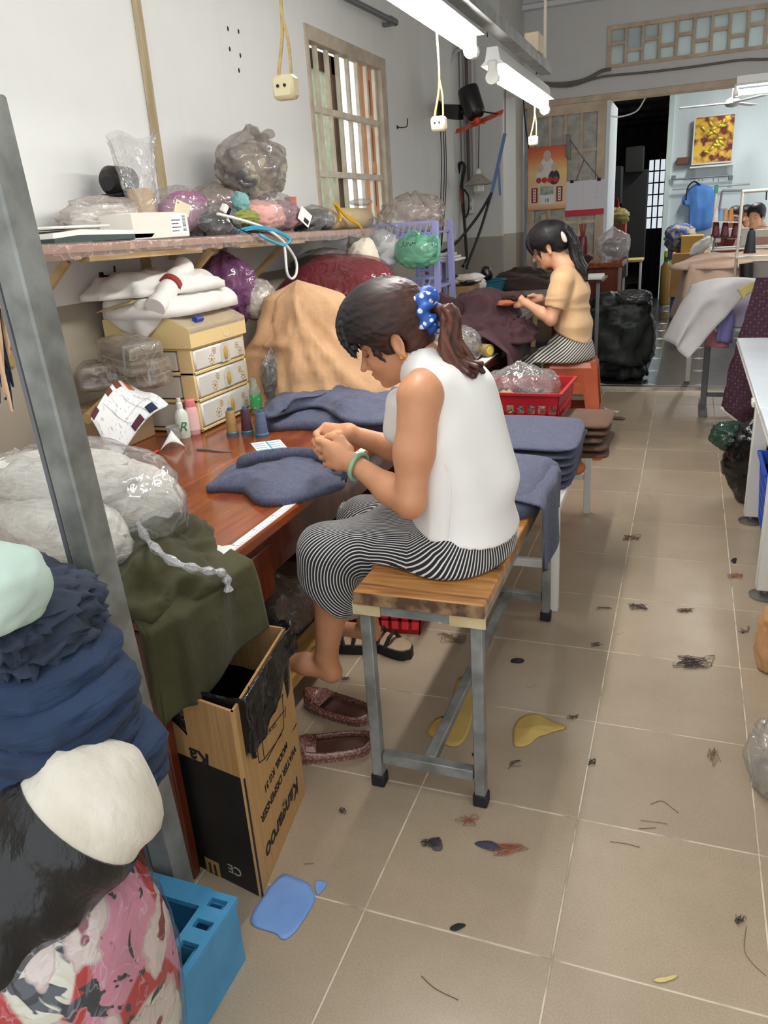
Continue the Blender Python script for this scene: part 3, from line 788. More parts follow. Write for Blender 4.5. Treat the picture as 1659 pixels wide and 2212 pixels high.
t = empty('pendant_lamp', py_(1034, 420, 7.45), label='unlit lamp with a wide grey conical shade hanging before the pier', cat='lamp')
c = py_(1034, 395, 7.45)
MB().lathe([(.02, .075), (.035, .07), (.07, .035), (.14, -.012), (.138, -.016), (.065, .025), (.02, .06)], c, 28, capb=False, capt=False).obj('shade', mat('dusty_enamel', (176, 168, 154), .45, c2=(150, 142, 128), scale=20), t)
MB().lathe([(.022, .07), (.022, .10), (.014, .115), (.004, .12)], c, 14).obj('lamp_holder', M_WHITEP, t)
MB().lathe([(.03, -.005), (.05, -.012), (.052, -.07), (.035, -.09), (.005, -.095)], c, 18).obj('bulb', mat('milk_glass', (214, 212, 204), .15), t)
MB().tube(bez([c + Vector((0, 0, .11)), py_(1034, 330, 7.45), py_(1035, 262, 7.3)], 10), .004, 6).obj('cord', M_CABLE, t)
M_STRAP = mat('blue_strap', (104, 132, 176), .6)
t = empty('hose_sling', py_(1062, 415, 7.3), label='blue strap sling holding two black hoses before the pier', cat='hose')
a = py_(1091, 288, 7.3); b2 = py_(1062, 418, 7.3)
MB().bar(a, b2, .03, .006, up=(0, 1, 0)).obj('strap', M_STRAP, t)
MB().bar(py_(1077, 360, 7.28), py_(1080, 422, 7.28), .02, .005, up=(0, 1, 0)).obj('strap_tail', M_STRAP, t)
MB().tube([a, py_(1091, 200, 7.3), py_(1091, 195, 7.6)], .004, 6).obj('tie_wire', M_CABLE, t)
MB().tube(bez([py_(1062, 417, 7.3), py_(1030, 470, 7.2), py_(985, 525, 7.1), py_(955, 545, 7.0)], 18), .013, 8).obj('hose', M_CABLE, t)
MB().tube(bez([py_(1062, 417, 7.3), py_(1040, 490, 7.2), py_(1018, 550, 7.1), py_(1008, 580, 7.0)], 18), .013, 8).obj('hose', M_CABLE, t)
wire('hanging_wire', [py_(1130, 200, 8.8), py_(1134, 260, 8.8), py_(1142, 320, 8.8)], .007, M_CABLE, 'black wire hanging down the wall left of the orange calendar')
a = py_(1133, 80, BY); b2 = py_(1156, 106, BY)
t = empty('sensor_box', (a.x, BY, b2.z), label='white square box with a round black eye high on the back wall', cat='sensor')
MB().box((a.x, BY - .05, b2.z), (b2.x, BY, a.z), .006).obj('case', mat('grey_white_case', (196, 196, 196), .5), t)
cx_, cz_ = (a.x + b2.x) / 2, (a.z + b2.z) / 2
MB().tube([(cx_, BY - .062, cz_), (cx_, BY - .045, cz_)], .036, 18).obj('lens', M_BLACKP, t)
wire('hanging_wire', [py_(1147, 105, BY - .02), py_(1150, 130, BY - .02), py_(1160, 160, BY - .02)], .006, M_CABLE, 'black wire from the sensor box to the cable bundle')
cb = [(1168, 178), (1210, 180), (1260, 172), (1300, 152), (1320, 148)]
for k in range(3):
 pts = [py_(x, y + k * 3, BY - .03 - .012 * k) for x, y in cb]
 if k == 2: pts = [py_(x, y + 6, BY - .03) for x, y in [(1168, 178), (1230, 180), (1300, 160), (1400, 150), (1500, 138), (1600, 124), (1659, 122), (1720, 116)]]
 wire('cable_run', pts, .011, mat('grey_cable', (112, 104, 98), .6), ['dark grey cable sagging along the back wall, topmost of three', 'dark grey cable sagging along the back wall, middle of three', 'long grey cable running below the transom to the right edge'][k], n=40)
wire('white_wire', [py_(1314, 250, BY - .02), py_(1340, 252, BY + .1), py_(1375, 240, BY + .1), py_(1394, 212, BY + .05)], .007, M_WHITEP, 'white wire drooping across the top of the dark doorway')
# ------------------------------------------------------------ benches, desks, racks
def wood_mat(name, c1, c2, c3, rough=.25, scale=1.0, axis=1, coat=.3):
 m, nt, b = new_mat(name)
 g = nd(nt, 'ShaderNodeTexCoord'); mp = nd(nt, 'ShaderNodeMapping')
 s = [9.0, 9.0, 9.0]; s[axis] = 0.9
 mp.inputs['Scale'].default_value = [v * scale for v in s]
 nt.links.new(g.outputs['Object'], mp.inputs[0])
 n = nd(nt, 'ShaderNodeTexNoise'); n.inputs['Scale'].default_value = 1.6; n.inputs['Detail'].default_value = 7; n.inputs['Distortion'].default_value = 1.2
 nt.links.new(mp.outputs[0], n.inputs['Vector'])
 r = ramp(nt, n.outputs['Fac'], [(0.25, lin(c1)), (0.5, lin(c2)), (0.75, lin(c3))])
 nt.links.new(r.outputs[0], b.inputs['Base Color']); b.inputs['Roughness'].default_value = rough
 b.inputs['Coat Weight'].default_value = coat; b.inputs['Coat Roughness'].default_value = .08
 bp = nd(nt, 'ShaderNodeBump'); bp.inputs['Strength'].default_value = .08; bp.inputs['Distance'].default_value = .002
 nt.links.new(n.outputs['Fac'], bp.inputs['Height']); nt.links.new(bp.outputs[0], b.inputs['Normal'])
 return m
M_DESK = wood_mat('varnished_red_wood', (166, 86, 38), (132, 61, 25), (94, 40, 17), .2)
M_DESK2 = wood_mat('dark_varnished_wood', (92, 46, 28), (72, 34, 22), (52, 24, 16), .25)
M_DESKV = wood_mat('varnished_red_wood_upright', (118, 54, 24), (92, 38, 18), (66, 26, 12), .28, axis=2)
M_PLY = wood_mat('worn_blockboard', (206, 150, 82), (172, 114, 54), (78, 48, 24), .4, 2.2, axis=0, coat=.25)
M_PLYE = mat('splintered_board_edge', (150, 118, 86), .8, c2=(86, 60, 40), scale=22, bump=.6, bscale=60, contrast=(.4, .6))
DZ = 0.68; DXE = -0.955
# --- desk
t = empty('sewing_desk', (-1.5, 1.9, 0), label='varnished red-brown wooden desk in front of the woman in white', cat='desk')
D0, D1 = 1.085, 2.80
MB().box((-2.06, D0, DZ - .032), (DXE, D1, DZ), .006).obj('tabletop', M_DESK, t)
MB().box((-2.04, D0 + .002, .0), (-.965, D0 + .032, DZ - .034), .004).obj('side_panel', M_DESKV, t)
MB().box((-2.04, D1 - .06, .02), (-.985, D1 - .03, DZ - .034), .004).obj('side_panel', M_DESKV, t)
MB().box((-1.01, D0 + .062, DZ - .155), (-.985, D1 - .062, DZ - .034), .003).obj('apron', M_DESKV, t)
for y0, y1 in ((1.3, 1.62),):
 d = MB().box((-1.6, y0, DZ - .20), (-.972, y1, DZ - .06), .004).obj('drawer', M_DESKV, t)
 MB().box((-.972, y0 + .10, DZ - .14), (-.962, y0 + .2, DZ - .12), .003).obj('handle', M_DESK, d)
MB().box((-1.12, D0 + .062, .08), (-1.03, D1 - .062, .125), .004).obj('foot_rail', mat('raw_pine', (206, 164, 96), .6, c2=(180, 134, 70), scale=5, stretch=(6, 1, 6)), t)
# --- second desk further along
t = empty('sewing_desk', (-1.5, 3.6, 0), label='dark wooden desk in front of the woman in peach', cat='desk')
E0, E1 = 2.83, 4.42
MB().box((-2.06, E0, DZ - .04), (-.92, E1, DZ), .006).obj('tabletop', M_DESK2, t)
for y in (E0 + .03, E1 - .06): MB().box((-2.04, y, .02), (-.96, y + .03, DZ - .042), .004).obj('side_panel', M_DESK2, t)
MB().box((-.99, E0 + .062, DZ - .15), (-.965, E1 - .062, DZ - .042), .003).obj('apron', M_DESK2, t)
# --- grey work table
t = empty('work_table', (-1.4, 6.1, 0), label='big low table with a grey mat behind the woman in peach', cat='table')
MB().box((-2.05, 4.46, .75), (-.92, 7.35, .80), .006).obj('tabletop', mat('grey_table_mat', (128, 118, 114), .6, c2=(112, 104, 100), scale=4), t)
for x in (-1.98, -.98):
 for y in (4.54, 7.29): MB().box((x - .03, y - .03, 0), (x + .03, y + .03, .75), .003).obj('leg', M_DESK2, t)
# --- bench
t = empty('work_bench', (-.53, 2.0, 0), label='steel frame bench with a worn wooden plank seat under the woman in white', cat='bench')
B0, B1, BX0, BX1, BZ = 1.495, 2.52, -.692, -.374, .575
MB().box((BX0, B0, BZ - .032), (BX1, B1, BZ), .003).obj('seat', M_PLY, t)
MB().box((BX0 - .001, B0 - .003, BZ - .034), (BX1 + .001, B0 + .004, BZ - .003), .001).obj('seat_edge', M_PLYE, t)
s_ = .028
fr_ = MB()
zt = BZ - .033
for y in (B0 + .02, B1 - .02): fr_.box((BX0 + .004, y - s_/2, zt - s_), (BX1 - .004, y + s_/2, zt))
for x in (BX0 + .02, BX1 - .02): fr_.box((x - s_/2, B0 + .037, zt - s_ + .001), (x + s_/2, B1 - .037, zt - .0005))
fr_.obj('seat_frame', M_GALV, t, False)
for x in (BX0 + .022, BX1 - .022):
 for y in (B0 + .022, B1 - .022):
  l = MB().box((x - s_/2, y - s_/2, .03), (x + s_/2, y + s_/2, zt - s_ + .001), .002).obj('leg', M_GALV, t)
  MB().box((x - s_/2 - .004, y - s_/2 - .004, 0), (x + s_/2 + .004, y + s_/2 + .004, .035), .003).obj('rubber_foot', M_BLACKM, l)
for y in (B0 + .022, B1 - .022): MB().box((BX0 + .039, y - .014, .075), (BX1 - .039, y + .014, .105), .002).obj('stretcher', M_GALV, t)
xm = (BX0 + BX1) / 2
MB().box((xm - .014, B0 + .036, .076), (xm + .014, B1 - .036, .104), .002).obj('long_stretcher', M_GALV, t)
M_TAPE = mat('masking_tape', (206, 190, 150), .6, c2=(186, 166, 120), scale=12)
for x, wd in ((BX0 + .03, .07), (BX1 - .04, .085)): MB().box((x - wd/2, B0 + .0015, zt - s_ - .002), (x + wd/2, B0 + .005, zt + .002)).obj('tape_wrap', M_TAPE, t, False)
# --- white metal bench behind it
t = empty('metal_bench', (-.55, 3.1, 0), label='white metal bench under the upper pile of blue trousers', cat='bench')
M_WMET = mat('white_painted_steel', (226, 224, 218), .4)
W0, W1, WXa, WXb, WZ = 2.56, 3.62, -.80, -.36, .43
MB().box((WXa, W0, WZ - .03), (WXb, W1, WZ), .004).obj('seat', M_WMET, t)
for x in (WXa + .02, WXb - .02):
 for y in (W0 + .02, W1 - .02): MB().box((x - .016, y - .016, 0), (x + .016, y + .016, WZ - .031), .002).obj('leg', M_WMET, t)
for y in (W0 + .02, W1 - .02): MB().box((WXa + .037, y - .012, .17), (WXb - .037, y + .012, .20), .002).obj('stretcher', M_WMET, t)
# --- galvanised rack post with its foot in the blue crate
foot = Vector((-.903, .962, .02)); top = Vector((-.967, .962, 1.60))
t = empty('rack_post', (-.92, .99, 0), label='galvanised steel square post rising at the left edge', cat='post')
MB().bar((foot.x - .025, foot.y + .03, foot.z), (top.x - .025, top.y + .03, top.z), .050, .060, up=(0, 1, 0), bev=.004).obj('post', M_GALV, t)
MB().bar((foot.x - .0535, foot.y + .001, foot.z), (top.x - .0535, top.y + .001, top.z), .008, .004, up=(0, 1, 0)).obj('seam_strip', M_GREYMETAL, t)
MB().box((foot.x - .07, foot.y - .02, .0), (foot.x + .02, foot.y + .08, .02), .003).obj('foot_plate', M_GALV, t)
# --- wall shelf wrapped in plastic
t = empty('wall_shelf', (-1.88, 3.0, 1.33), label='long plank wall shelf wrapped in plastic film, heaped with bags', cat='shelf')
S0, S1 = 1.70, 4.36
SZ = lambda y: 1.388 - (y - 1.8) * .013
SXF = -1.69
def sheetbox(mb, y0, y1, xa, xb, dz0, dz1):
 V = [(x, y, SZ(y) + d) for d in (dz0, dz1) for y in (y0, y1) for x in (xa, xb)]
 mb.add(V, [(0,2,3,1),(4,5,7,6),(0,1,5,4),(2,6,7,3),(0,4,6,2),(1,3,7,5)]); return mb
sheetbox(MB(), S0, S1, WX, SXF, -.026, -.002).obj('board', mat('shelf_board', (176, 140, 112), .5), t, False)
def wrapf(u, v):
 y = S0 - .005 + u * (S1 - S0 + .01)
 a = v * 3.0
 x = np.where(a < 1, SXF + .004, SXF + .004 - (a - 1) * .17); x = np.where(a < 1, SXF + .004, np.maximum(x, WX + .01))
 z = SZ(y) + np.where(a < 1, -.04 + a * .042, .002)
 P = np.stack([x, y, z], -1)
 k = .008 * (ridge(P * [1, 3, 1], 6, 3) - .6) * (a < 1.0)
 return x + k, y, z + .006 * noise(P, 9, 4) * (a < .4) + np.where(a < .12, -.012 * np.abs(noise(P, 5, 8)), 0)
sheet('plastic_wrap', wrapf, 120, 16, film('shelf_film', (196, 176, 170), .32, .15, .5, 25), t)
M_BRK = mat('bracket_paint', (186, 160, 112), .5, c2=(160, 132, 88))
for y in (1.95, 2.75, 3.35):
 k = MB(); z = SZ(y) - .027
 k.box((WX + .002, y - .02, z - .34), (WX + .02, y + .02, z)); k.box((WX + .02, y - .016, z - .02), (SXF - .02, y + .016, z)); k.bar((WX + .012, y, z - .28), (SXF - .06, y, z - .02), .024, .016, up=(0, 1, 0))
 k.obj('bracket', M_BRK, t, False)
sheetbox(MB(), 2.0, 2.62, SXF - .06, SXF - .02, -.055, -.027).obj('batten', M_BRK, t, False)
sheetbox(MB(), 2.9, 3.5, SXF - .06, SXF - .02, -.05, -.027).obj('batten', M_BRK, t, False)
# --- drawer tower
M_YEL = mat('cream_yellow_plastic', (222, 196, 140), .35, spec=.5)
M_DRW = mat('frosted_white_plastic', (222, 220, 212), .25, c2=(206, 204, 196), scale=5, spec=.6)
M_GOLD = mat('gold_print', (200, 150, 70), .4, .3)
t = empty('drawer_tower', (-1.85, 2.58, DZ), label='cream plastic drawer tower with three white drawers on the desk', cat='drawer unit')
Fx, Bx_, Ya, Yb = -1.68, -2.03, 2.405, 2.785
zs = [DZ + .004, .795, .898, .992, 1.098]
fr_ = MB()
for i in range(4):
 z0 = zs[i]
 if i < 3:
  fr_.box((Bx_, Ya, z0), (Fx + .0, Yb, z0 + .013), .003)
  for (x0, x1) in ((Bx_, Bx_ + .04), (Fx - .06, Fx)):
   for (y0, y1) in ((Ya, Ya + .012), (Yb - .012, Yb)): fr_.box((x0, y0, z0), (x1, y1, zs[i + 1]), .002)
fr_.box((Bx_, Ya, zs[3] - .002), (Fx, Yb, zs[3] + .01), .002)
fr_.obj('frame', M_YEL, t)
for i in range(3):
 z0, z1 = zs[i] + .016, zs[i + 1] - .004
 d = MB().box((Bx_ + .02, Ya + .013, z0), (Fx + .006, Yb - .013, z1), .006).obj('drawer', M_DRW, t)
 yc, zc = (Ya + Yb) / 2 + .03, (z0 + z1) / 2
 h = MB();
 h.prism([(-.032, -.036), (.032, -.036), (.032, .015), (.022, .033), (0, .04), (-.022, .033), (-.032, .015)], 0, .003, Matrix(((0,0,1,Fx+.006),(1,0,0,yc),(0,1,0,zc),(0,0,0,1))))
 h.obj('handle_recess', mat('recess_plastic', (196, 192, 180), .4), d, False)
 MB().lathe([(.012, 0), (.013, .006), (.006, .01)], (0,0,0), 14, Matrix(((0,0,1,Fx+.009),(.8,0,0,yc-.004),(0,2.0,0,zc-.002),(0,0,0,1)))).obj('knob', mat('brass_plastic', (214, 180, 96), .3, .4), d)
 fl = MB()
 for (oy, oz, r) in ((-.10, -.012, .018), (-.075, .018, .012), (.09, .012, .012), (.11, -.014, .016)):
  for k in range(9):
   a = 6.283 * k / 9
   c0 = Vector((Fx + .0068, yc + oy + r * math.cos(a) * .75, zc + oz + r * math.sin(a) * .75))
   fl.bar(c0, c0 + Vector((0, math.cos(a) * r * .35, math.sin(a) * r * .35)), .0036, .0012, up=(1, 0, 0))
  fl.tube([(Fx + .006, yc + oy, zc + oz), (Fx + .0078, yc + oy, zc + oz)], r * .35, 8)
 fl.obj('flower_print', M_GOLD, d, False)
 MB().box((Bx_ + .05, Ya - .001, z0 + .004), (Fx - .07, Ya + .012, z1 - .002)).obj('side_window', mat('smoky_side_plastic', (206, 200, 186), .3), d, False)
tb = MB(); prof = [(Bx_ - .015, zs[3] + .008), (Fx + .012, zs[3] + .008), (Fx + .012, zs[3] + .075), (Fx - .07, zs[4] + .012), (Bx_ - .015, zs[4] + .012)]
tb.prism(prof, -(Yb + .008), -(Ya - .008), Matrix(((1,0,0,0),(0,0,-1,0),(0,1,0,0),(0,0,0,1))))
box_ = tb.obj('top_box', M_YEL, t, False)
fl = MB(); P4 = [(Fx + .0135, zs[3] + .06), (Fx + .0135, zs[3] + .077), (Fx - .069, zs[4] + .0145), (Fx - .15, zs[4] + .0145), (Fx - .15, zs[4] + .012), (Fx - .07, zs[4] + .011), (Fx + .011, zs[3] + .074)]
fl.prism(P4, -(Yb + .006), -(Ya - .006), Matrix(((1,0,0,0),(0,0,-1,0),(0,1,0,0),(0,0,0,1))))
fl.obj('clear_flap', film('clear_acrylic', (196, 190, 180), .45, .08, .05, 4), box_, False)
c0 = Vector((Fx - .015, Ya + .10, zs[3] + .10))
MB().tube([c0 + Vector((0, -.022, 0)), c0 + Vector((0, .022, 0))], .012, 12).obj('blue_badge', mat('badge_blue', (40, 50, 140), .4), box_)
tb = MB()
for k in range(14):
 a = math.pi * k / 13
 tb.box((Fx + .012, (Ya + Yb) / 2 + .05 + .028 * math.cos(a) - .002, zs[3] + .045 - .03 * math.sin(a)), (Fx + .0145, (Ya + Yb) / 2 + .05 + .028 * math.cos(a) + .002, zs[3] + .049 - .03 * math.sin(a)))
tb.obj('latch_arc', M_DRW, box_, False)
# --- stacked plastic stools under the woman in peach
M_STOOL = mat('orange_stool_plastic', (182, 86, 48), .3, c2=(160, 70, 40), scale=6, spec=.5)
M_STOOLT = mat('scuffed_stool_top', (168, 112, 68), .5, c2=(140, 88, 54), scale=9, bump=.2)
def stool(label):
 t = empty('plastic_stool', (0, 0, 0), label=label, cat='stool', group='stack of orange plastic stools')
 H = .455; a, bt = .135, .185
 m = MB(); m.prism([(a*c1 + dx_, a*c2 + dy_) for (c1, c2, dx_, dy_) in [(x, y, 0, 0) for x, y in ((-1,-.8),(-.8,-1),(.8,-1),(1,-.8),(1,.8),(.8,1),(-.8,1),(-1,.8))]], H - .012, H);
 m.obj('seat', M_STOOLT, t, False)
 sk = MB(); o8 = [(-1,-.8),(-.8,-1),(.8,-1),(1,-.8),(1,.8),(.8,1),(-.8,1),(-1,.8)]
 V = [(x*a, y*a, H - .001) for x, y in o8] + [(x*(a+.012), y*(a+.012), H - .03) for x, y in o8] + [(x*(a+.014), y*(a+.014), H - .07) for x, y in o8]
 F = [(i, (i+1)%8, 8+(i+1)%8, 8+i)[::-1] for i in range(8)] + [(8+i, 8+(i+1)%8, 16+(i+1)%8, 16+i)[::-1] for i in range(8)]
 sk.add(V, F).obj('skirt', M_STOOL, t, False)
 for sx in (-1, 1):
  for sy in (-1, 1):
   l = MB();
   T_ = Vector((sx * (a - .01), sy * (a - .01), H - .05)); B_ = Vector((sx * bt, sy * bt, 0))
   w1, w2 = .075, .045
   def q(P, w): return [P, P + Vector((-sx * w, 0, 0)), P + Vector((-sx * w, -sy * .008, 0)), P + Vector((-sx * .008, -sy * .008, 0)), P + Vector((-sx * .008, -sy * w, 0)), P + Vector((0, -sy * w, 0))]
   T_ = Vector((sx * (a + .012), sy * (a + .012), H - .03))
   V = q(B_, w2) + q(T_, w1)
   F = [(i, (i+1)%6, 6+(i+1)%6, 6+i) for i in range(6)] + [(0,1,2,3,4,5), (6,7,8,9,10,11)]
   l.add(V, F);
   for zz in (0, ): l.box((B_.x - (w2 if sx > 0 else 0) - .003, B_.y - (w2 if sy > 0 else 0) - .003, 0), (B_.x + (0 if sx > 0 else w2) + .003, B_.y + (0 if sy > 0 else w2) + .003, .022), .003)
   l.obj('leg', M_STOOL, t, False)
 for s2 in (-1, 1):
  k = bt - .018
  MB().box((-k, s2 * k - .006, .13), (k, s2 * k + .006, .17), .003).obj('rung', M_STOOL, t)
  MB().box((s2 * k - .006, -k, .131), (s2 * k + .006, k, .169), .003).obj('rung', M_STOOL, t)
 return t
st = None; SXc, SYc = -.60, 4.64
for k, nm in enumerate(('bottom', 'second lowest', 'third lowest', 'top')):
 lab = ['lowest orange plastic stool of the stack, touching the floor', 'second lowest orange plastic stool of the stack', 'third orange plastic stool up from the floor in the stack', 'top orange plastic stool, with a scuffed seat, under the woman in peach'][k]
 if st is None: st = stool(lab); o = st
 else: o = copy_tree(st); o['label'] = lab
 o.location = (SXc, SYc, .036 * k); o.rotation_euler = (0, 0, .06)
# --- white tables at the right edge
M_WTOP = mat('white_laminate', (226, 232, 238), .22, c2=(216, 224, 232), scale=3, spec=.5)
M_WEDGE = mat('ivory_edge_band', (206, 202, 188), .4)
def wtable(label, y0, y1, legs):
 t = empty('cutting_table', (.7, (y0 + y1) / 2, 0), label=label, cat='table')
 MB().box((.27, y0, .672), (1.25, y1, .692), .002).obj('tabletop', M_WTOP, t)
 MB().box((.268, y0, .664), (1.252, y1, .673), .001).obj('edge_band', M_WEDGE, t)
 MB().box((.30, y0 + .05, .60), (.335, y1 - .05, .664), .002).box((.30, y1 - .08, .60), (1.2, y1 - .045, .664), .002).obj('frame', M_WMET, t)
 for (x, y) in legs:
  l = MB().box((x - .03, y - .03, .035), (x + .03, y + .03, .665), .003).obj('leg', M_WMET, t)
  MB().lathe([(.05, 0), (.052, .008), (.03, .014), (.012, .018), (.012, .04)], (x, y, 0), 18).obj('levelling_foot', mat('dull_steel_foot', (150, 150, 146), .3, .8), l)
 MB().box((.262, y0 + .2, .645), (.272, y0 + .27, .668), .002).obj('clip', M_WMET, t)
 MB().box((.9, y0 + .15, .20), (.93, y1 - .06, .24), .003).obj('stretcher', M_WMET, t)
 return t
wtable('white cutting table at the right edge, the nearer of two', 1.2, 2.93, [(.345, 2.86), (1.15, 2.86), (.345, 1.3), (1.15, 1.3)])
wtable('white cutting table at the right edge, the farther of two', 2.94, 4.52, [(.345, 3.62), (1.15, 3.62), (1.15, 4.4)])
# ------------------------------------------------------------ people
def skin_mat(name, c, lip, brow):
 m, nt, b = new_mat(name)
 g = nd(nt, 'ShaderNodeTexCoord'); n = nd(nt, 'ShaderNodeTexNoise'); n.inputs['Scale'].default_value = 14; n.inputs['Detail'].default_value = 4
 nt.links.new(g.outputs['Object'], n.inputs['Vector'])
 r = ramp(nt, n.outputs['Fac'], [(.3, lin(c)), (.75, lin([c[0] - 10, c[1] - 14, c[2] - 14]))])
 prev = r.outputs[0]
 for nm, col in (('lip', lip), ('brow', brow)):
  a = nd(nt, 'ShaderNodeAttribute'); a.attribute_name = nm
  mx = nd(nt, 'ShaderNodeMixRGB'); mx.inputs[2].default_value = lin(col)
  nt.links.new(a.outputs['Fac'], mx.inputs[0]); nt.links.new(prev, mx.inputs[1]); prev = mx.outputs[0]
 nt.links.new(prev, b.inputs['Base Color'])
 b.inputs['Roughness'].default_value = .5
 b.inputs['Subsurface Weight'].default_value = .15; b.inputs['Subsurface Radius'].default_value = (.01, .004, .002); b.inputs['Subsurface Scale'].default_value = .5
 n2 = nd(nt, 'ShaderNodeTexNoise'); n2.inputs['Scale'].default_value = 220; nt.links.new(g.outputs['Object'], n2.inputs['Vector'])
 bp = nd(nt, 'ShaderNodeBump'); bp.inputs['Strength'].default_value = .08; bp.inputs['Distance'].default_value = .001
 nt.links.new(n2.outputs['Fac'], bp.inputs['Height']); nt.links.new(bp.outputs[0], b.inputs['Normal'])
 return m
def hair_mat(name, c1, c2, xa, xb, ang):
 """dark hair; goes from c1 to the dyed c2 between world x xa and xb"""
 m, nt, b = new_mat(name)
 g = nd(nt, 'ShaderNodeTexCoord'); mp = nd(nt, 'ShaderNodeMapping'); mp.vector_type = 'TEXTURE'; mp.inputs['Rotation'].default_value = ang; mp.inputs['Scale'].default_value = (1 / 3., 1 / 75., 1 / 75.)
 nt.links.new(g.outputs['Object'], mp.inputs[0])
 n = nd(nt, 'ShaderNodeTexNoise'); n.inputs['Scale'].default_value = 1.0; n.inputs['Detail'].default_value = 3
 nt.links.new(mp.outputs[0], n.inputs['Vector'])
 sx = nd(nt, 'ShaderNodeSeparateXYZ'); nt.links.new(g.outputs['Object'], sx.inputs[0])
 mr = nd(nt, 'ShaderNodeMapRange'); mr.inputs[1].default_value = xa; mr.inputs[2].default_value = xb; nt.links.new(sx.outputs[0], mr.inputs[0])
 ca = ramp(nt, n.outputs['Fac'], [(.3, lin([v * .7 for v in c1])), (.7, lin([min(255, v * 1.5) for v in c1]))])
 cb = ramp(nt, n.outputs['Fac'], [(.3, lin([v * .7 for v in c2])), (.7, lin([min(255, v * 1.2) for v in c2]))])
 mx = nd(nt, 'ShaderNodeMixRGB'); nt.links.new(mr.outputs[0], mx.inputs[0]); nt.links.new(ca.outputs[0], mx.inputs[1]); nt.links.new(cb.outputs[0], mx.inputs[2])
 nt.links.new(mx.outputs[0], b.inputs['Base Color']); b.inputs['Roughness'].default_value = .46; b.inputs['Specular IOR Level'].default_value = .35; b.inputs['Anisotropic'].default_value = .5
 bp = nd(nt, 'ShaderNodeBump'); bp.inputs['Strength'].default_value = .35; bp.inputs['Distance'].default_value = .003
 nt.links.new(n.outputs['Fac'], bp.inputs['Height']); nt.links.new(bp.outputs[0], b.inputs['Normal'])
 return m
def stripe_mat(name, dark, light, duty=.42):
 m, nt, b = new_mat(name)
 a = nd(nt, 'ShaderNodeAttribute'); a.attribute_name = 'stripe'
 fr = nd(nt, 'ShaderNodeMath', operation='FRACT'); nt.links.new(a.outputs['Fac'], fr.inputs[0])
 r = ramp(nt, fr.outputs[0], [(0, lin(dark)), (1 - duty - .04, lin(dark)), (1 - duty + .04, lin(light)), (.97, lin(light))])
 nt.links.new(r.outputs[0], b.inputs['Base Color']); b.inputs['Roughness'].default_value = .8; b.inputs['Sheen Weight'].default_value = .15
 return m
def set_attr(o, name, arr):
 a = o.data.attributes.new(name, 'FLOAT', 'POINT'); a.data.foreach_set('value', np.asarray(arr, np.float32))
def verts(o):
 V = np.empty(len(o.data.vertices) * 3, np.float32); o.data.vertices.foreach_get('co', V); return V.reshape(-1, 3).astype(float)
def head_frame(pitch, yaw=0.0, roll=0.0):
 """rows f (facing), l (to her left), u; yaw 0 faces -X"""
 f = Vector((-1, 0, 0)); l = Vector((0, -1, 0)); u = Vector((0, 0, 1))
 M = Matrix.Rotation(yaw, 3, 'Z') @ Matrix.Rotation(-pitch, 3, 'Y') @ Matrix.Rotation(roll, 3, 'X')
 return [np.array(M @ v) for v in (f, l, u)]
def add_head(S, E, fr, s=1.0):
 f, l, u = fr
 def L(a, b, c): return E + s * (a * f + b * l + c * u)
 R = np.array([f, l, u])
 S.ell(L(-.012, 0, .045), (s*.096, s*.076, s*.088), R, 0)               # cranium
 S.ell(L(.045, 0, -.01), (s*.058, s*.060, s*.082), R, .03)             # face
 S.ell(L(.052, 0, -.068), (s*.036, s*.040, s*.034), R, .03)            # jaw
 S.ell(L(.080, 0, -.090), (s*.018, s*.020, s*.015), R, .015)            # chin
 for sd in (1, -1):
  S.ell(L(.062, sd*.036, -.024), (s*.030, s*.024, s*.026), R, .02)  # cheek
  S.ell(L(.079, sd*.031, .012), (s*.018, s*.020, s*.014), R, .004, 'sub')   # eye socket
  S.ell(L(.074, sd*.031, .010), (s*.0135, s*.0155, s*.0115), R, .004)       # lids
  S.cone(L(.094, sd*.012, .030), L(.083, sd*.046, .030), s*.006, s*.005, .010)   # brow
  S.ell(L(.104, sd*.011, -.032), (s*.009, s*.008, s*.007), R, .006) # nostril wing
  e = L(-.006, sd*.078, -.004)
  ax = np.array([f * .8 + u * .1 - l * sd * .35, u, l * sd + f * .4]); ax = [a / np.linalg.norm(a) for a in ax]
  S.ell(e, (s*.019, s*.033, s*.008), np.array(ax), .008)
  S.ell(e - f * .002 * s + l * sd * .007 * s + u * .003 * s, (s*.010, s*.021, s*.0055), np.array(ax), .004, 'sub')
  S.ell(e - u * .03 * s + f * .002, (s*.009, s*.011, s*.007), np.array(ax), .006)
 S.chain([L(.092, 0, .024), L(.106, 0, -.004), L(.124, 0, -.028)], [s*.007, s*.0075, s*.0098], .009)   # nose
 S.ell(L(.098, 0, -.053), (s*.014, s*.021, s*.0075), R, .005)           # upper lip
 S.ell(L(.094, 0, -.066), (s*.014, s*.019, s*.0075), R, .005)           # lower lip
 S.cone(L(.111, -.019, -.0595), L(.111, .019, -.0595), s*.0022, s*.0022, .002, 'sub')
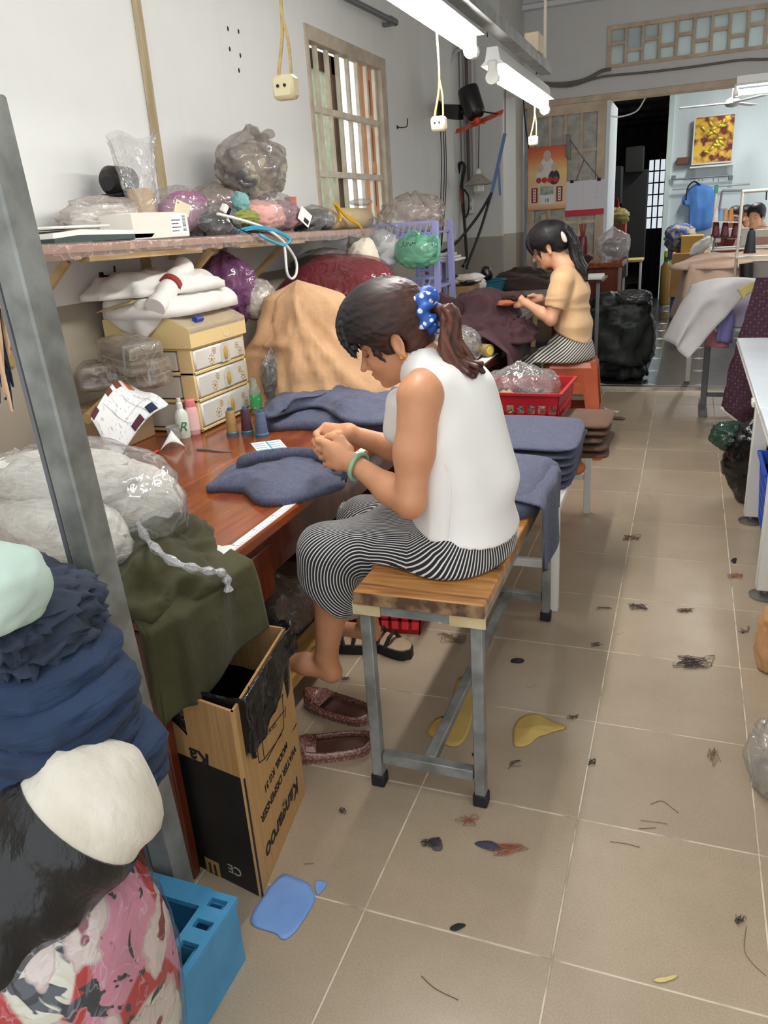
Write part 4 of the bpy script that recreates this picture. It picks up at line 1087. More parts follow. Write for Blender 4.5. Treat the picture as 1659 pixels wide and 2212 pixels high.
def face_attrs(o, E, fr, s=1.0):
 f, l, u = fr; P = (verts(o) - E) @ np.array([f, l, u]).T / s
 d = np.minimum(np.sqrt(((P[:,0]-.103)/.016)**2 + (P[:,1]/.024)**2 + ((P[:,2]+.053)/.0075)**2), np.sqrt(((P[:,0]-.099)/.016)**2 + (P[:,1]/.020)**2 + ((P[:,2]+.065)/.008)**2))
 set_attr(o, 'lip', np.clip(1.25 - d, 0, 1) * .75)
 br = 0
 for sd in (1, -1):
  y = P[:,1] * sd
  br = np.maximum(br, np.clip(1.2 - np.sqrt((np.maximum(np.abs(y - .031) - .014, 0)/.006)**2 + ((P[:,2] - .034 + .1 * np.abs(y - .026))/.0042)**2), 0, 1) * (P[:,0] > .04))
  lash = np.clip(1.2 - np.sqrt((np.maximum(np.abs(y - .031) - .011, 0)/.004)**2 + ((P[:,2] - .001)/.0026)**2), 0, 1) * (P[:,0] > .05)
  br = np.maximum(br, lash)
 set_attr(o, 'brow', br * .85)
def finger(S, P, r, k=.004):
 n = len(P) - 1
 S.chain(P, [r * (1 - .25 * i / n) for i in range(n + 1)], k)
def V3(*a): return np.array(a, float)
def J(px, py, y): return np.array(py_(px, py, y))
SK1 = skin_mat('warm_skin', (210, 152, 114), (178, 96, 84), (52, 36, 30))
SK2 = skin_mat('warm_skin_lighter', (224, 172, 138), (186, 104, 92), (40, 30, 28))
# ============================================================ the woman in white
W1 = empty('person', (-.55, 1.8, 0), label='seated woman in a white sleeveless blouse and striped trousers, sewing by hand', cat='person')
YM = 1.80
e = J(838, 745, 1.725); E1 = V3(e[0], YM, e[2]); FR1 = head_frame(math.radians(24), math.radians(13)); S1s = .90
f1, l1, u1 = FR1
RES = .0045
S = SDF((-1.14, 1.46, .06), (-.30, 2.14, 1.30), RES)
C7 = J(958, 790, 1.80); SHn = J(905, 862, 1.645); SHf = V3(SHn[0] + .01, 1.955, SHn[2] + .005)
ELn = J(886, 1090, 1.60); WRn = J(768, 1003, 1.70)
HIP = J(1005, 1170, 1.80); KNn = J(706, 1192, 1.685)
add_head(S, E1, FR1, S1s)
S.chain([E1 - .02 * f1 - .045 * u1, C7 + V3(-.035, 0, 0)], [.052, .054], .03)
CH = J(965, 930, 1.80); WA = J(1000, 1080, 1.80)
S.ell(CH, (.095, .145, .13), None, .05); S.ell(WA, (.10, .14, .12), None, .06); S.ell(HIP, (.11, .155, .085), None, .06)
S.chain([SHn + V3(.0, .03, .01), C7 + V3(-.02, 0, -.03), SHf + V3(0, -.03, .01)], [.050, .055, .050], .04)
mid = SHn * .5 + ELn * .5 + V3(.0, -.004, 0)
S.chain([SHn, mid, ELn + V3(0.002, 0, .02)], [.050, .043, .037], .03)
fa = ELn * .62 + WRn * .38
S.chain([ELn, fa, WRn], [.036, .0355, .0235], .02)
ELf = J(900, 985, 1.99); WRf = J(752, 936, 1.885)
S.chain([SHf, ELf], [.048, .037], .03); S.chain([ELf, ELf * .6 + WRf * .4, WRf], [.036, .034, .024], .02)
K1, K4 = J(702, 957, 1.715), J(714, 1003, 1.705)
palm = (WRn * .35 + (K1 + K4) / 2 * .65)
nrm = V3(0, 1, 0)
S.chain([WRn, WRn * .35 + K1 * .65, K1], [.0225, .0165, .0125], .012); S.chain([WRn, WRn * .35 + K4 * .65, K4], [.0225, .0155, .011], .012)
S.cone(WRn * .4 + palm * .6, K1 * .5 + K4 * .5, .019, .0125, .012)
for i, (ln, dz) in enumerate(((1.0, .004), (1.1, 0), (1.02, -.003), (.82, -.004))):
 a = K1 + (K4 - K1) * (i / 3.0)
 pip = a + V3(-.030 * ln, .020, -.004 + dz); dip = pip + V3(.004, .026 * ln, -.006); tp = dip + V3(.021 * ln, .012, .002)
 finger(S, [a, pip, dip, tp], .0102 - .0007 * i, .0045)
tb_ = [J(752, 972, 1.72), J(735, 950, 1.735), J(716, 944, 1.752), J(700, 951, 1.762)]
S.chain(tb_, [.016, .0125, .0108, .0082], .010)
kf = [J(704, 921, 1.885), J(697, 932, 1.885), J(695, 946, 1.882), J(700, 960, 1.878)]
for k in kf: S.cone(WRf, k, .022, .0125, .012)
S.cone(WRf, J(712, 940, 1.88), .022, .018, .012)
pf = [J(683, 937, 1.862), J(679, 953, 1.858), J(681, 967, 1.855), J(688, 976, 1.855)]
tf = [J(706, 948, 1.822), J(701, 962, 1.826), J(700, 973, 1.828), J(704, 979, 1.83)]
for i in range(4):
 md_ = pf[i] * .5 + tf[i] * .5 + V3(-.004, -.012, -.001)
 finger(S, [kf[i], pf[i], md_, tf[i]], .0104 - .0006 * i, .004)
S.chain([J(738, 944, 1.87), J(724, 940, 1.845), J(710, 945, 1.815), J(703, 951, 1.80)], [.0155, .012, .0105, .008], .009)
S.chain([HIP + V3(0, -.08, .0), KNn], [.062, .052], .03)
AN = J(705, 1418, 1.70);
S.chain([KNn + V3(.012, 0, -.02), KNn * .62 + AN * .38 + V3(.018, 0, 0), AN], [.050, .052, .030], .02)
HE = AN + V3(.012, 0, -.05); TO = AN + V3(-.17, .01, -.045)
S.chain([AN, HE], [.030, .027], .02); S.chain([HE, AN + V3(-.07, .0, -.035), TO], [.026, .030, .020], .02)
for i in range(5):
 a = TO + V3(.005, -.03 + .016 * i, 0); S.cone(a, a + V3(-.035 + .004 * i, 0, -.008), .012 - .0008 * i, .009, .006)
KNf = KNn + V3(.03, .20, .01); ANf = AN + V3(.03, .24, .0)
S.chain([HIP + V3(0, .08, .0), KNf], [.062, .052], .03); S.chain([KNf, KNf * .6 + ANf * .4 + V3(.02, 0, 0), ANf], [.05, .05, .03], .02)
S.chain([ANf, ANf + V3(.01, 0, -.05), ANf + V3(-.16, 0, -.05)], [.03, .027, .02], .02)
body = S.obj('body', SK1, W1, iters=1)
face_attrs(body, E1, FR1, S1s)
MB().tube([tuple(E1 + S1s * (-.004 * f1 + .084 * l1 - .036 * u1) + V3(0, .0, .0) + .006 * np.array((math.cos(a), 0, math.sin(a)))) for a in np.linspace(0, 6.28, 12)[:-1]], .0017, 6, closed=True).obj('earring', mat('gold_metal', (212, 160, 70), .25, .9), W1)
ax = (WRn - ELn); ax /= np.linalg.norm(ax); bc = WRn - ax * .012
q1 = np.cross(ax, V3(0, 0, 1)); q1 /= np.linalg.norm(q1); q2 = np.cross(ax, q1)
q1t = q1 * 1.0 + ax * .25
MB().tube([tuple(bc + .034 * (q1t * math.cos(a) + q2 * math.sin(a))) for a in np.linspace(0, 6.2832, 33)[:-1]], .0058, 10, closed=True).obj('bangle', mat('jade', (142, 190, 156), .15, c2=(108, 166, 128), scale=18, spec=.7, coat=.5), W1)
S = SDF((-.88, 1.50, .50), (-.26, 2.14, 1.16), .005)
def tor(px, py, rx, ry, rz, k=.05, dy=0.0, M=None): S.ell(J(px, py, 1.80) + V3(0, dy, 0), (rx, ry, rz), M, k)
S.ell(J(966, 855, 1.80), (.095, .135, .085), None, 0)
tor(970, 930, .115, .166, .12); tor(992, 1020, .122, .170, .13); tor(1002, 1095, .130, .180, .11)
tor(1012, 1148, .134, .208, .080, .04)
S.chain([C7 + V3(-.055, -.01, .005), SHn + V3(.022, .055, .022)], [.050, .040], .05); S.chain([C7 + V3(-.055, .01, .005), SHf + V3(.02, -.055, .022)], [.050, .040], .05)
S.cone(J(1000, 850, 1.80), J(1068, 1030, 1.80), .072, .055, .06)     # rounded back
S.chain([J(862, 868, 1.83), J(860, 930, 1.85)], [.035, .04], .05)       # bust front
S.chain([SHn + V3(-.02, -.05, .05), SHn + V3(-.012, -.03, .0), SHn + V3(.005, -.035, -.075)], [.058, .058, .050], .012, 'sub')
S.chain([SHf + V3(-.02, .05, .04), SHf + V3(-.012, .03, .0), SHf + V3(.005, .035, -.07)], [.056, .056, .05], .012, 'sub')
S.chain([E1 - .01 * f1 - .05 * u1, C7 + V3(-.06, 0, .02)], [.060, .052], .006, 'sub')
hemF, hemB = J(865, 1112, 1.68), J(1105, 1150, 1.75)
n_ = np.cross(hemB - hemF, V3(0, 1, 0)); n_ = n_ if n_[2] < 0 else -n_
S.cut(hemF + V3(0, 0, -.020), n_ + V3(0, 0, 0), .006)
def bl_folds(V):
 P = V.copy(); w = .012 * (ridge(P * np.array([1, .7, .7]), 7, 5) - .75) * np.clip((1.0 - V[:, 2]) / .3, .15, 1)
 c = J(985, 1000, 1.80); d = V - c; d[:, 2] *= .3; d /= np.linalg.norm(d, axis=1)[:, None] + 1e-6
 return V + d * w[:, None]
M_BLOUSE = mat('white_crepe', (236, 232, 226), .7, bump=.06, bscale=300, sheen=.2, bdist=.001)
bo = S.obj('blouse', M_BLOUSE, W1, bl_folds, 2)
cb = []
for a in np.linspace(-1.5, 1.5, 19):
 cb.append(C7 + V3(-.05 + .062 * math.cos(a), -.062 * math.sin(a), .022 - .030 * (1 - math.cos(a))))
def collar(u, v):
 i = u * 18; C = np.array(cb); x = np.interp(i, np.arange(19), C[:, 0]); y = np.interp(i, np.arange(19), C[:, 1]); z = np.interp(i, np.arange(19), C[:, 2])
 ox, oy = x - (C7[0] - .05), y - C7[1]; r = np.sqrt(ox ** 2 + oy ** 2) + 1e-6
 w = np.where(v < .4, v / .4 * .008, .008 + (v - .4) / .6 * .036 * (1 - .8 * np.abs(u - .5)))
 h = np.where(v < .4, v / .4 * .012, .012 - (v - .4) / .6 * .034)
 return x + ox / r * w, y + oy / r * w, z + h
sheet('collar', collar, 30, 8, M_BLOUSE, bo, .004)
MB().tube(bez([J(945, 965, 1.662), J(975, 1040, 1.62), J(972, 1130, 1.615), J(968, 1166, 1.613)], 14), .0012, 5).obj('side_seam', M_BLOUSE, bo)
S = SDF((-1.05, 1.50, .30), (-.30, 2.16, .88), .005)
S.ell(J(1000, 1178, 1.80), (.135, .200, .100), None, 0)
S.ell(HIP + V3(.0, 0, .05), (.125, .170, .10), None, .04)
for (k0, dyy) in ((KNn, -.085), (KNf, .085)):
 S.chain([HIP + V3(-.02, dyy * 1.25, -.015), (HIP * .5 + k0 * .5) + V3(0, 0, .006), k0 + V3(.0, 0, .004)], [.102, .092, .074], .05)
 low = J(722, 1292, 1.70) + (k0 - KNn)
 S.chain([k0, k0 * .5 + low * .5 + V3(-.005, 0, 0), low], [.074, .078, .086], .03)
S.cut((0, 0, BZ + .001), (.0, 0, -1), .0) if False else None
V0 = J(700, 1300, 1.70)
nrmh = J(760, 1340, 1.62) - J(632, 1225, 1.62); nrmh = np.cross(nrmh, V3(0, 1, 0)); nrmh = nrmh if nrmh[2] < 0 else -nrmh
S.cut(J(700, 1290, 1.66), nrmh, .006)
X, Y, Z = S.pts((slice(None),) * 3)
bx = np.maximum(np.maximum(BX0 - .004 - X, X - BX1 - .1), (Z - (BZ + .002))) + 0 * S.d
S.put((slice(None),) * 3, bx, .01, 'sub')
def tr_folds(V):
 w = .010 * (ridge(V * np.array([.8, 1, 1.6]), 7, 11) - .75)
 hx = np.clip((V[:, 0] + .62) / .1, 0, 1) * np.clip((-.42 - V[:, 0]) / .1, 0, 1) * np.clip((V[:, 2] - .6) / .05, 0, 1)
 w = w - hx * .012 * (ridge(V * np.array([1.2, .6, 1]), 9, 15) - .6)
 c = np.stack([V[:, 0], 1.80 + np.clip(V[:, 1] - 1.80, -.1, .1), np.full(len(V), .64)], -1); d = V - c; d /= np.linalg.norm(d, axis=1)[:, None] + 1e-6
 on = V[:, 2] > BZ + .012
 return V + d * (w * on)[:, None]
tro = S.obj('trousers', stripe_mat('black_white_stripe', (22, 22, 28), (222, 218, 214), .33), W1, tr_folds, 2)
V = verts(tro); ccx, ccz = KNn[0] + .125, .525
rho = np.sqrt(np.minimum(V[:, 0] - ccx, 0) ** 2 + (V[:, 2] - ccz) ** 2)
g = .75 * np.clip(V[:, 0] + .60, 0, 1) ** 1.15
yc = np.where(V[:, 1] < 1.80, 1.70, 1.89)
set_attr(tro, 'stripe', np.arctan2(rho - .125 - g + .008 * noise(V, 6, 3), yc - V[:, 1]) * (.088 + .05 * np.clip((V[:, 0] + .62) / .22, 0, 1)) / .0080 + 40)
M_HAIR1 = hair_mat('dyed_brown_hair', (28, 24, 24), (76, 44, 32), E1[0] - .08, E1[0] + .10, (0, math.radians(-18), 0))
M_HAIR1B = hair_mat('dyed_brown_ponytail', (78, 46, 34), (64, 40, 32), E1[0] + .1, E1[0] + .3, (0, math.radians(66), 0))
H1 = empty('hair', tuple(E1)); attach(H1, W1)
def L1(a, b, c): return E1 + S1s * (a * f1 + b * l1 + c * u1)
S = SDF((-.92, 1.66, .93), (-.42, 1.96, 1.32), .0034)
R1 = np.array([f1, l1, u1])
S.ell(L1(-.004, 0, .058), (.106, .090, .098), R1, 0)
S.ell(L1(.03, 0, .070), (.104, .086, .092), R1, .03)
SC = J(926, 672, 1.80)
S.cone(L1(-.03, 0, .03), SC - V3(.02, 0, 0), .080, .020, .03)
S.ell(L1(-.045, 0, -.015), (.045, .062, .05), R1, .03)
S.ell(L1(.105, 0, -.035), (.072, .13, .082), R1, .012, 'sub')
S.ell(L1(.03, 0, -.085), (.075, .14, .062), R1, .012, 'sub')
for sd in (1, -1): S.ell(L1(-.006, sd * .092, -.012), (.022, .028, .036), R1, .006, 'sub')
S.ell(L1(-.065, 0, -.095), (.07, .10, .04), R1, .012, 'sub')
rg = random.Random(4)
for i in range(30):
 b = -.064 + .128 * i / 29
 a0 = L1(.055 - .12 * abs(b) ** 1.0 * .3, b * .75, .135 - 1.2 * b * b * 6)
 pts = [a0, L1(.118 - 2.5 * b * b, b * .95, .108), L1(.136 - 4 * b * b, b * 1.05, .052), L1(.124 - 4.5 * b * b + rg.uniform(-.006, .006), b * 1.1 + rg.uniform(-.004, .004), .008 + rg.uniform(-.010, .012) + 2.0 * b * b)]
 S.chain(bez([Vector(p) for p in pts], 9), list(np.linspace(.010, .0012, 10)), .003)
for sd in (1, -1):
 S.chain([L1(.05, sd * .078, .05), L1(.055, sd * .080, .0), L1(.045, sd * .078, -.03)], [.012, .007, .003], .006)
S.obj('hair_cap', M_HAIR1, H1, lambda V: V + .0012 * noise(V * np.array([1, 3, 3]), 70, 2)[:, None], 1)
S = SDF((-.64, 1.66, .94), (-.36, 1.94, 1.20), .003)
pp = [J(936, 672, 1.80), J(962, 670, 1.79), J(972, 702, 1.785), J(970, 745, 1.775), J(988, 782, 1.765), J(1018, 806, 1.755)]
for i in range(40):
 a = 6.283 * i / 16; rr = .004 + .024 * rg.random()
 off = V3(0, math.cos(a), .0) * rr + V3(.7, 0, .5) * math.sin(a) * rr
 pts = [Vector(p + off * w + V3(rg.uniform(-.01, .01), rg.uniform(-.008, .008), rg.uniform(-.012, .012)) * (k / 5)) for k, (p, w) in enumerate(zip(pp, (.05, .7, 1.05, 1.15, 1.1, 1.0)))]
 S.chain(bez(pts, 14), list(np.interp(np.linspace(0, 1, 16), [0, .2, .7, 1], [.006, .0075, .0065, .0014])), .0022)
S.obj('ponytail', M_HAIR1B, H1, None, 1)
M_SCR, nt, b = new_mat('blue_flower_print')
vo = nd(nt, 'ShaderNodeTexVoronoi'); vo.inputs['Scale'].default_value = 48; tcn = nd(nt, 'ShaderNodeTexCoord'); nt.links.new(tcn.outputs['Object'], vo.inputs['Vector'])
r = ramp(nt, vo.outputs['Distance'], [(.0, lin((236, 240, 246))), (.26, lin((236, 240, 246))), (.32, lin((42, 92, 176))), (1, lin((30, 70, 150)))]); nt.links.new(r.outputs[0], b.inputs['Base Color']); b.inputs['Roughness'].default_value = .5
sc_ax = J(935, 670, 1.80) - J(900, 676, 1.80); sc_ax /= np.linalg.norm(sc_ax)
c1_ = V3(0, 1, 0); c2_ = np.cross(sc_ax, c1_)
nu, nv = 64, 14; SV = []
for i in range(nu):
 a = 6.2832 * i / nu; rad = c1_ * math.cos(a) + c2_ * math.sin(a)
 for j in range(nv):
  bb = 6.2832 * j / nv; k = 1 + .28 * math.sin(a * 9 + 1.5 * math.sin(bb)) + .15 * math.sin(a * 5 + 2)
  SV.append(SC + rad * (.036 + .019 * k * math.cos(bb)) + sc_ax * (.021 * k * math.sin(bb)))
mk('scrunchie', SV, [(i * nv + j, i * nv + (j + 1) % nv, ((i + 1) % nu) * nv + (j + 1) % nv, ((i + 1) % nu) * nv + j) for i in range(nu) for j in range(nv)], M_SCR, W1, True, None)
# ============================================================ the woman in peach
W2 = empty('person', (-.62, 4.64, 0), label='seated woman in a peach T-shirt, glasses and striped trousers', cat='person')
Y2 = 4.64
e = J(1183, 537, Y2 - .075); E2 = V3(e[0], Y2, e[2]); FR2 = head_frame(math.radians(24)); S2s = .88
f2, l2, u2 = FR2
def L2(a, b, c): return E2 + S2s * (a * f2 + b * l2 + c * u2)
S = SDF((-1.16, 4.30, .42), (-.34, 4.96, 1.36), .0055)
add_head(S, E2, FR2, S2s)
C7 = J(1226, 577, Y2); SHn = J(1213, 612, Y2 - .15); SHf = V3(SHn[0], Y2 + .15, SHn[2])
ELn = J(1190, 690, Y2 - .19); WRn = J(1137, 655, Y2 - .10); HIP = J(1232, 762, Y2)
S.chain([E2 - .02 * f2 - .04 * u2, C7 + V3(-.03, 0, 0)], [.047, .048], .03)
S.chain([SHn, SHn * .5 + ELn * .5, ELn], [.045, .039, .034], .03); S.chain([ELn, ELn * .6 + WRn * .4, WRn], [.033, .033, .022], .02)
S.ell(C7 * .55 + HIP * .45, (.085, .13, .16), None, .04); S.chain([SHn, C7, SHf], [.04, .05, .04], .04); S.ell(HIP, (.10, .14, .10), None, .05)
ELf = ELn + V3(-.03, .36, .01); WRf = J(1166, 645, Y2 + .05)
S.chain([SHf, ELf], [.045, .034], .03); S.chain([ELf, WRf], [.034, .022], .02)
K1 = J(1122, 645, Y2 - .08); K4 = J(1122, 662, Y2 - .085)
for k in (K1, K4): S.chain([WRn, k], [.021, .012], .012)
for i in range(4):
 a = K1 + (K4 - K1) * i / 3; finger(S, [a, a + V3(-.03, .02, -.004), a + V3(-.035, .046, -.01), a + V3(-.012, .055, -.012)], .0098, .005)
S.chain([J(1132, 648, Y2 - .085), J(1126, 641, Y2 - .07), J(1122, 640, Y2 - .05)], [.014, .011, .008], .008)
kf = [J(1146, 640, Y2 + .03), J(1145, 645, Y2 + .03), J(1146, 650, Y2 + .03), J(1147, 655, Y2 + .03)]
for i, k in enumerate(kf):
 S.cone(WRf, k, .02, .012, .012); finger(S, [k, k + V3(-.03, -.012, -.006), k + V3(-.045, -.03, -.014), k + V3(-.04, -.045, -.02)], .0095, .005)
S.chain([WRf, J(1152, 638, Y2 + .02), J(1140, 640, Y2 - .02)], [.016, .012, .008], .01)
bd2 = S.obj('body', SK2, W2, iters=1); face_attrs(bd2, E2, FR2, S2s)
S = SDF((-.98, 4.32, .58), (-.36, 4.96, 1.14), .0055)
BK = J(1248, 660, Y2)
S.ell(C7 + V3(-.01, 0, -.06), (.085, .13, .075), None, 0); S.ell(J(1235, 640, Y2), (.105, .155, .13), None, .05); S.ell(J(1238, 700, Y2), (.108, .158, .12), None, .05); S.ell(J(1236, 735, Y2), (.112, .165, .07), None, .04)
for (a, b_) in ((SHn, ELn), (SHf, ELf)):
 h = a + (b_ - a) * .60
 S.chain([C7 + (a - C7) * .5, a + V3(0, 0, .004), a * .5 + h * .5, h], [.05, .055, .057, .060], .03)
 ax = (b_ - a) / np.linalg.norm(b_ - a);
S2 = S
for (a, b_) in ((SHn, ELn), (SHf, ELf)):
 h = a + (b_ - a) * .60; ax = (b_ - a) / np.linalg.norm(b_ - a)
 S.chain([h + ax * .075, h + ax * .2], [.078, .078], .002, 'sub')
S.chain([E2 - .02 * f2 - .05 * u2, C7 + V3(-.05, 0, .02)], [.058, .048], .006, 'sub')
hF, hB = J(1192, 714, Y2 - .12), J(1268, 740, Y2 - .03); n_ = np.cross(hB - hF, V3(0, 1, 0)); n_ = n_ if n_[2] < 0 else -n_
S.cut(hF, n_, .008)
def tfold(V):
 c = J(1235, 670, Y2); d = V - c; d[:, 2] *= .2; d /= np.linalg.norm(d, axis=1)[:, None] + 1e-6
 w = .014 * (ridge(V * np.array([.5, .5, 1.5]), 9, 8) - .72) * np.clip((1.0 - V[:, 2]) / .12, .1, 1)
 return V + d * w[:, None]
S.obj('t_shirt', mat('peach_jersey', (226, 186, 140), .8, c2=(218, 176, 130), scale=5, sheen=.2), W2, tfold, 2)
S = SDF((-1.10, 4.28, .40), (-.34, 5.0, .86), .006)
KN = J(1150, 800, Y2 - .11); KF = KN + V3(.02, .22, 0)
S.ell(HIP + V3(.005, 0, -.01), (.135, .185, .115), None, 0); S.ell(HIP + V3(0, 0, .06), (.115, .16, .08), None, .04)
for k, dd in ((KN, -.09), (KF, .09)): S.chain([HIP + V3(-.02, dd, -.01), k], [.105, .085], .05); S.chain([k, k + V3(.02, 0, -.2)], [.085, .08], .03)
X, Y, Z = S.pts((slice(None),) * 3); S.put((slice(None),) * 3, np.maximum(-.80 - X, Z - .568) + 0 * S.d, .01, 'sub')
def t2f(V):
 c = np.stack([V[:, 0], np.full(len(V), Y2), np.full(len(V), .64)], -1); d = V - c; d /= np.linalg.norm(d, axis=1)[:, None] + 1e-6
 return V + d * (.012 * (ridge(V * np.array([1, .8, 1]), 8, 21) - .75) * (V[:, 2] > .585))[:, None]
tr2 = S.obj('trousers', stripe_mat('ivory_black_stripe', (28, 27, 30), (206, 198, 186), .52), W2, t2f, 2)
V = verts(tr2); set_attr(tr2, 'stripe', ((V[:, 2] * 1.0 - .75 * V[:, 0] - .5 * np.clip(V[:, 0] + .62, 0, 1) ** 1.2) + .012 * noise(V, 5, 4)) / .0185)
S = SDF((-1.12, 4.36, .0), (-.72, 4.96, .45), .007)
for k in (KN, KF):
 kx = V3(k[0] + .02, k[1], .38); an = V3(k[0] + .03, k[1], .07); S.chain([kx, kx * .6 + an * .4, an], [.05, .05, .03], .02); S.chain([an, an + V3(.02, 0, -.035), an + V3(-.15, 0, -.045)], [.03, .027, .02], .02)
S.obj('legs', SK2, W2)
M_HAIR2 = hair_mat('black_hair', (26, 23, 25), (24, 21, 23), E2[0], E2[0] + .1, (0, math.radians(-24), 0))
H2 = empty('hair', tuple(E2)); attach(H2, W2); R2 = np.array([f2, l2, u2])
S = SDF((-1.02, 4.5, 1.0), (-.62, 4.8, 1.36), .005)
S.ell(L2(-.018, 0, .055), (.112, .088, .096), R2, 0); S.ell(L2(.02, 0, .065), (.098, .084, .088), R2, .03)
PB = J(1209, 500, Y2); S.cone(L2(-.04, 0, .06), PB, .075, .03, .05); S.ell(L2(-.065, 0, -.01), (.045, .062, .055), R2, .03)
S.ell(L2(.105, 0, -.035), (.072, .13, .080), R2, .012, 'sub'); S.ell(L2(.03, 0, -.085), (.075, .14, .062), R2, .012, 'sub'); S.ell(L2(-.065, 0, -.095), (.07, .10, .036), R2, .012, 'sub')
for sd in (1, -1): S.ell(L2(-.006, sd * .092, -.012), (.022, .028, .036), R2, .006, 'sub')
for i in range(11):
 b = -.062 + .124 * i / 10
 pts = [L2(.055, b * .75, .135 - 7 * b * b), L2(.105 - 2.5 * b * b, b * .95, .105), L2(.122 - 4 * b * b, b * 1.05, .055), L2(.114 - 4.5 * b * b, b * 1.1, .002 + rg.uniform(-.01, .01))]
 S.chain(bez([Vector(p) for p in pts], 9), list(np.linspace(.014, .003, 10)), .007)
for sd in (1, -1): S.chain([L2(.05, sd * .078, .05), L2(.062, sd * .078, .0), L2(.06, sd * .074, -.04)], [.012, .008, .003], .006)
S.obj('hair_cap', M_HAIR2, H2, None, 1)
S = SDF((-.86, 4.46, .84), (-.52, 4.82, 1.34), .004)
pp = [PB, J(1222, 494, Y2), J(1236, 515, Y2 - .01), J(1244, 545, Y2 - .02), J(1256, 575, Y2 - .03), J(1277, 600, Y2 - .03)]
for i in range(34):
 a = 6.283 * i / 16; rr = .004 + .022 * rg.random(); off = V3(0, math.cos(a), 0) * rr + V3(.8, 0, .3) * math.sin(a) * rr
 pts = [Vector(p + off * w + V3(rg.uniform(-.01, .01), rg.uniform(-.01, .01), rg.uniform(-.015, .015)) * k / 5) for k, (p, w) in enumerate(zip(pp, (.4, .8, 1.2, 1.3, 1.3, 1.1)))]
 S.chain(bez(pts, 14), list(np.interp(np.linspace(0, 1, 16), [0, .2, .7, 1], [.008, .010, .009, .002])), .003)
S.obj('ponytail', M_HAIR2, H2, None, 1)
cp = J(1216, 511, Y2 - .055)
S = SDF(cp - .06, cp + .06, .004); S.ell(cp, (.015, .010, .036), np.array([(.8, 0, .5), (0, 1, 0), (-.5, 0, .8)]), 0); S.obj('hair_clip', mat('cream_acetate', (222, 212, 190), .25), W2)
GL = empty('glasses', tuple(L2(.09, 0, .01))); attach(GL, W2); M_WIRE = mat('silver_wire', (170, 160, 150), .3, .8)
for sd in (1, -1):
 c = L2(.106, sd * .032, .0)
 MB().tube([tuple(c + S2s * (.026 * math.cos(a) * (l2 * .95 - f2 * .2 * sd) + .021 * math.sin(a) * u2)) for a in np.linspace(0, 6.28, 21)[:-1]], .0016, 6, closed=True).obj('lens_rim', M_WIRE, GL)
 MB().tube([tuple(c + S2s * (.026 * l2 * sd - .005 * f2)), tuple(L2(.0, sd * .080, .02))], .0015, 6).obj('temple_arm', M_WIRE, GL)
MB().tube([tuple(L2(.106, -.007, .004)), tuple(L2(.106, .007, .004))], .0015, 6).obj('bridge', M_WIRE, GL)
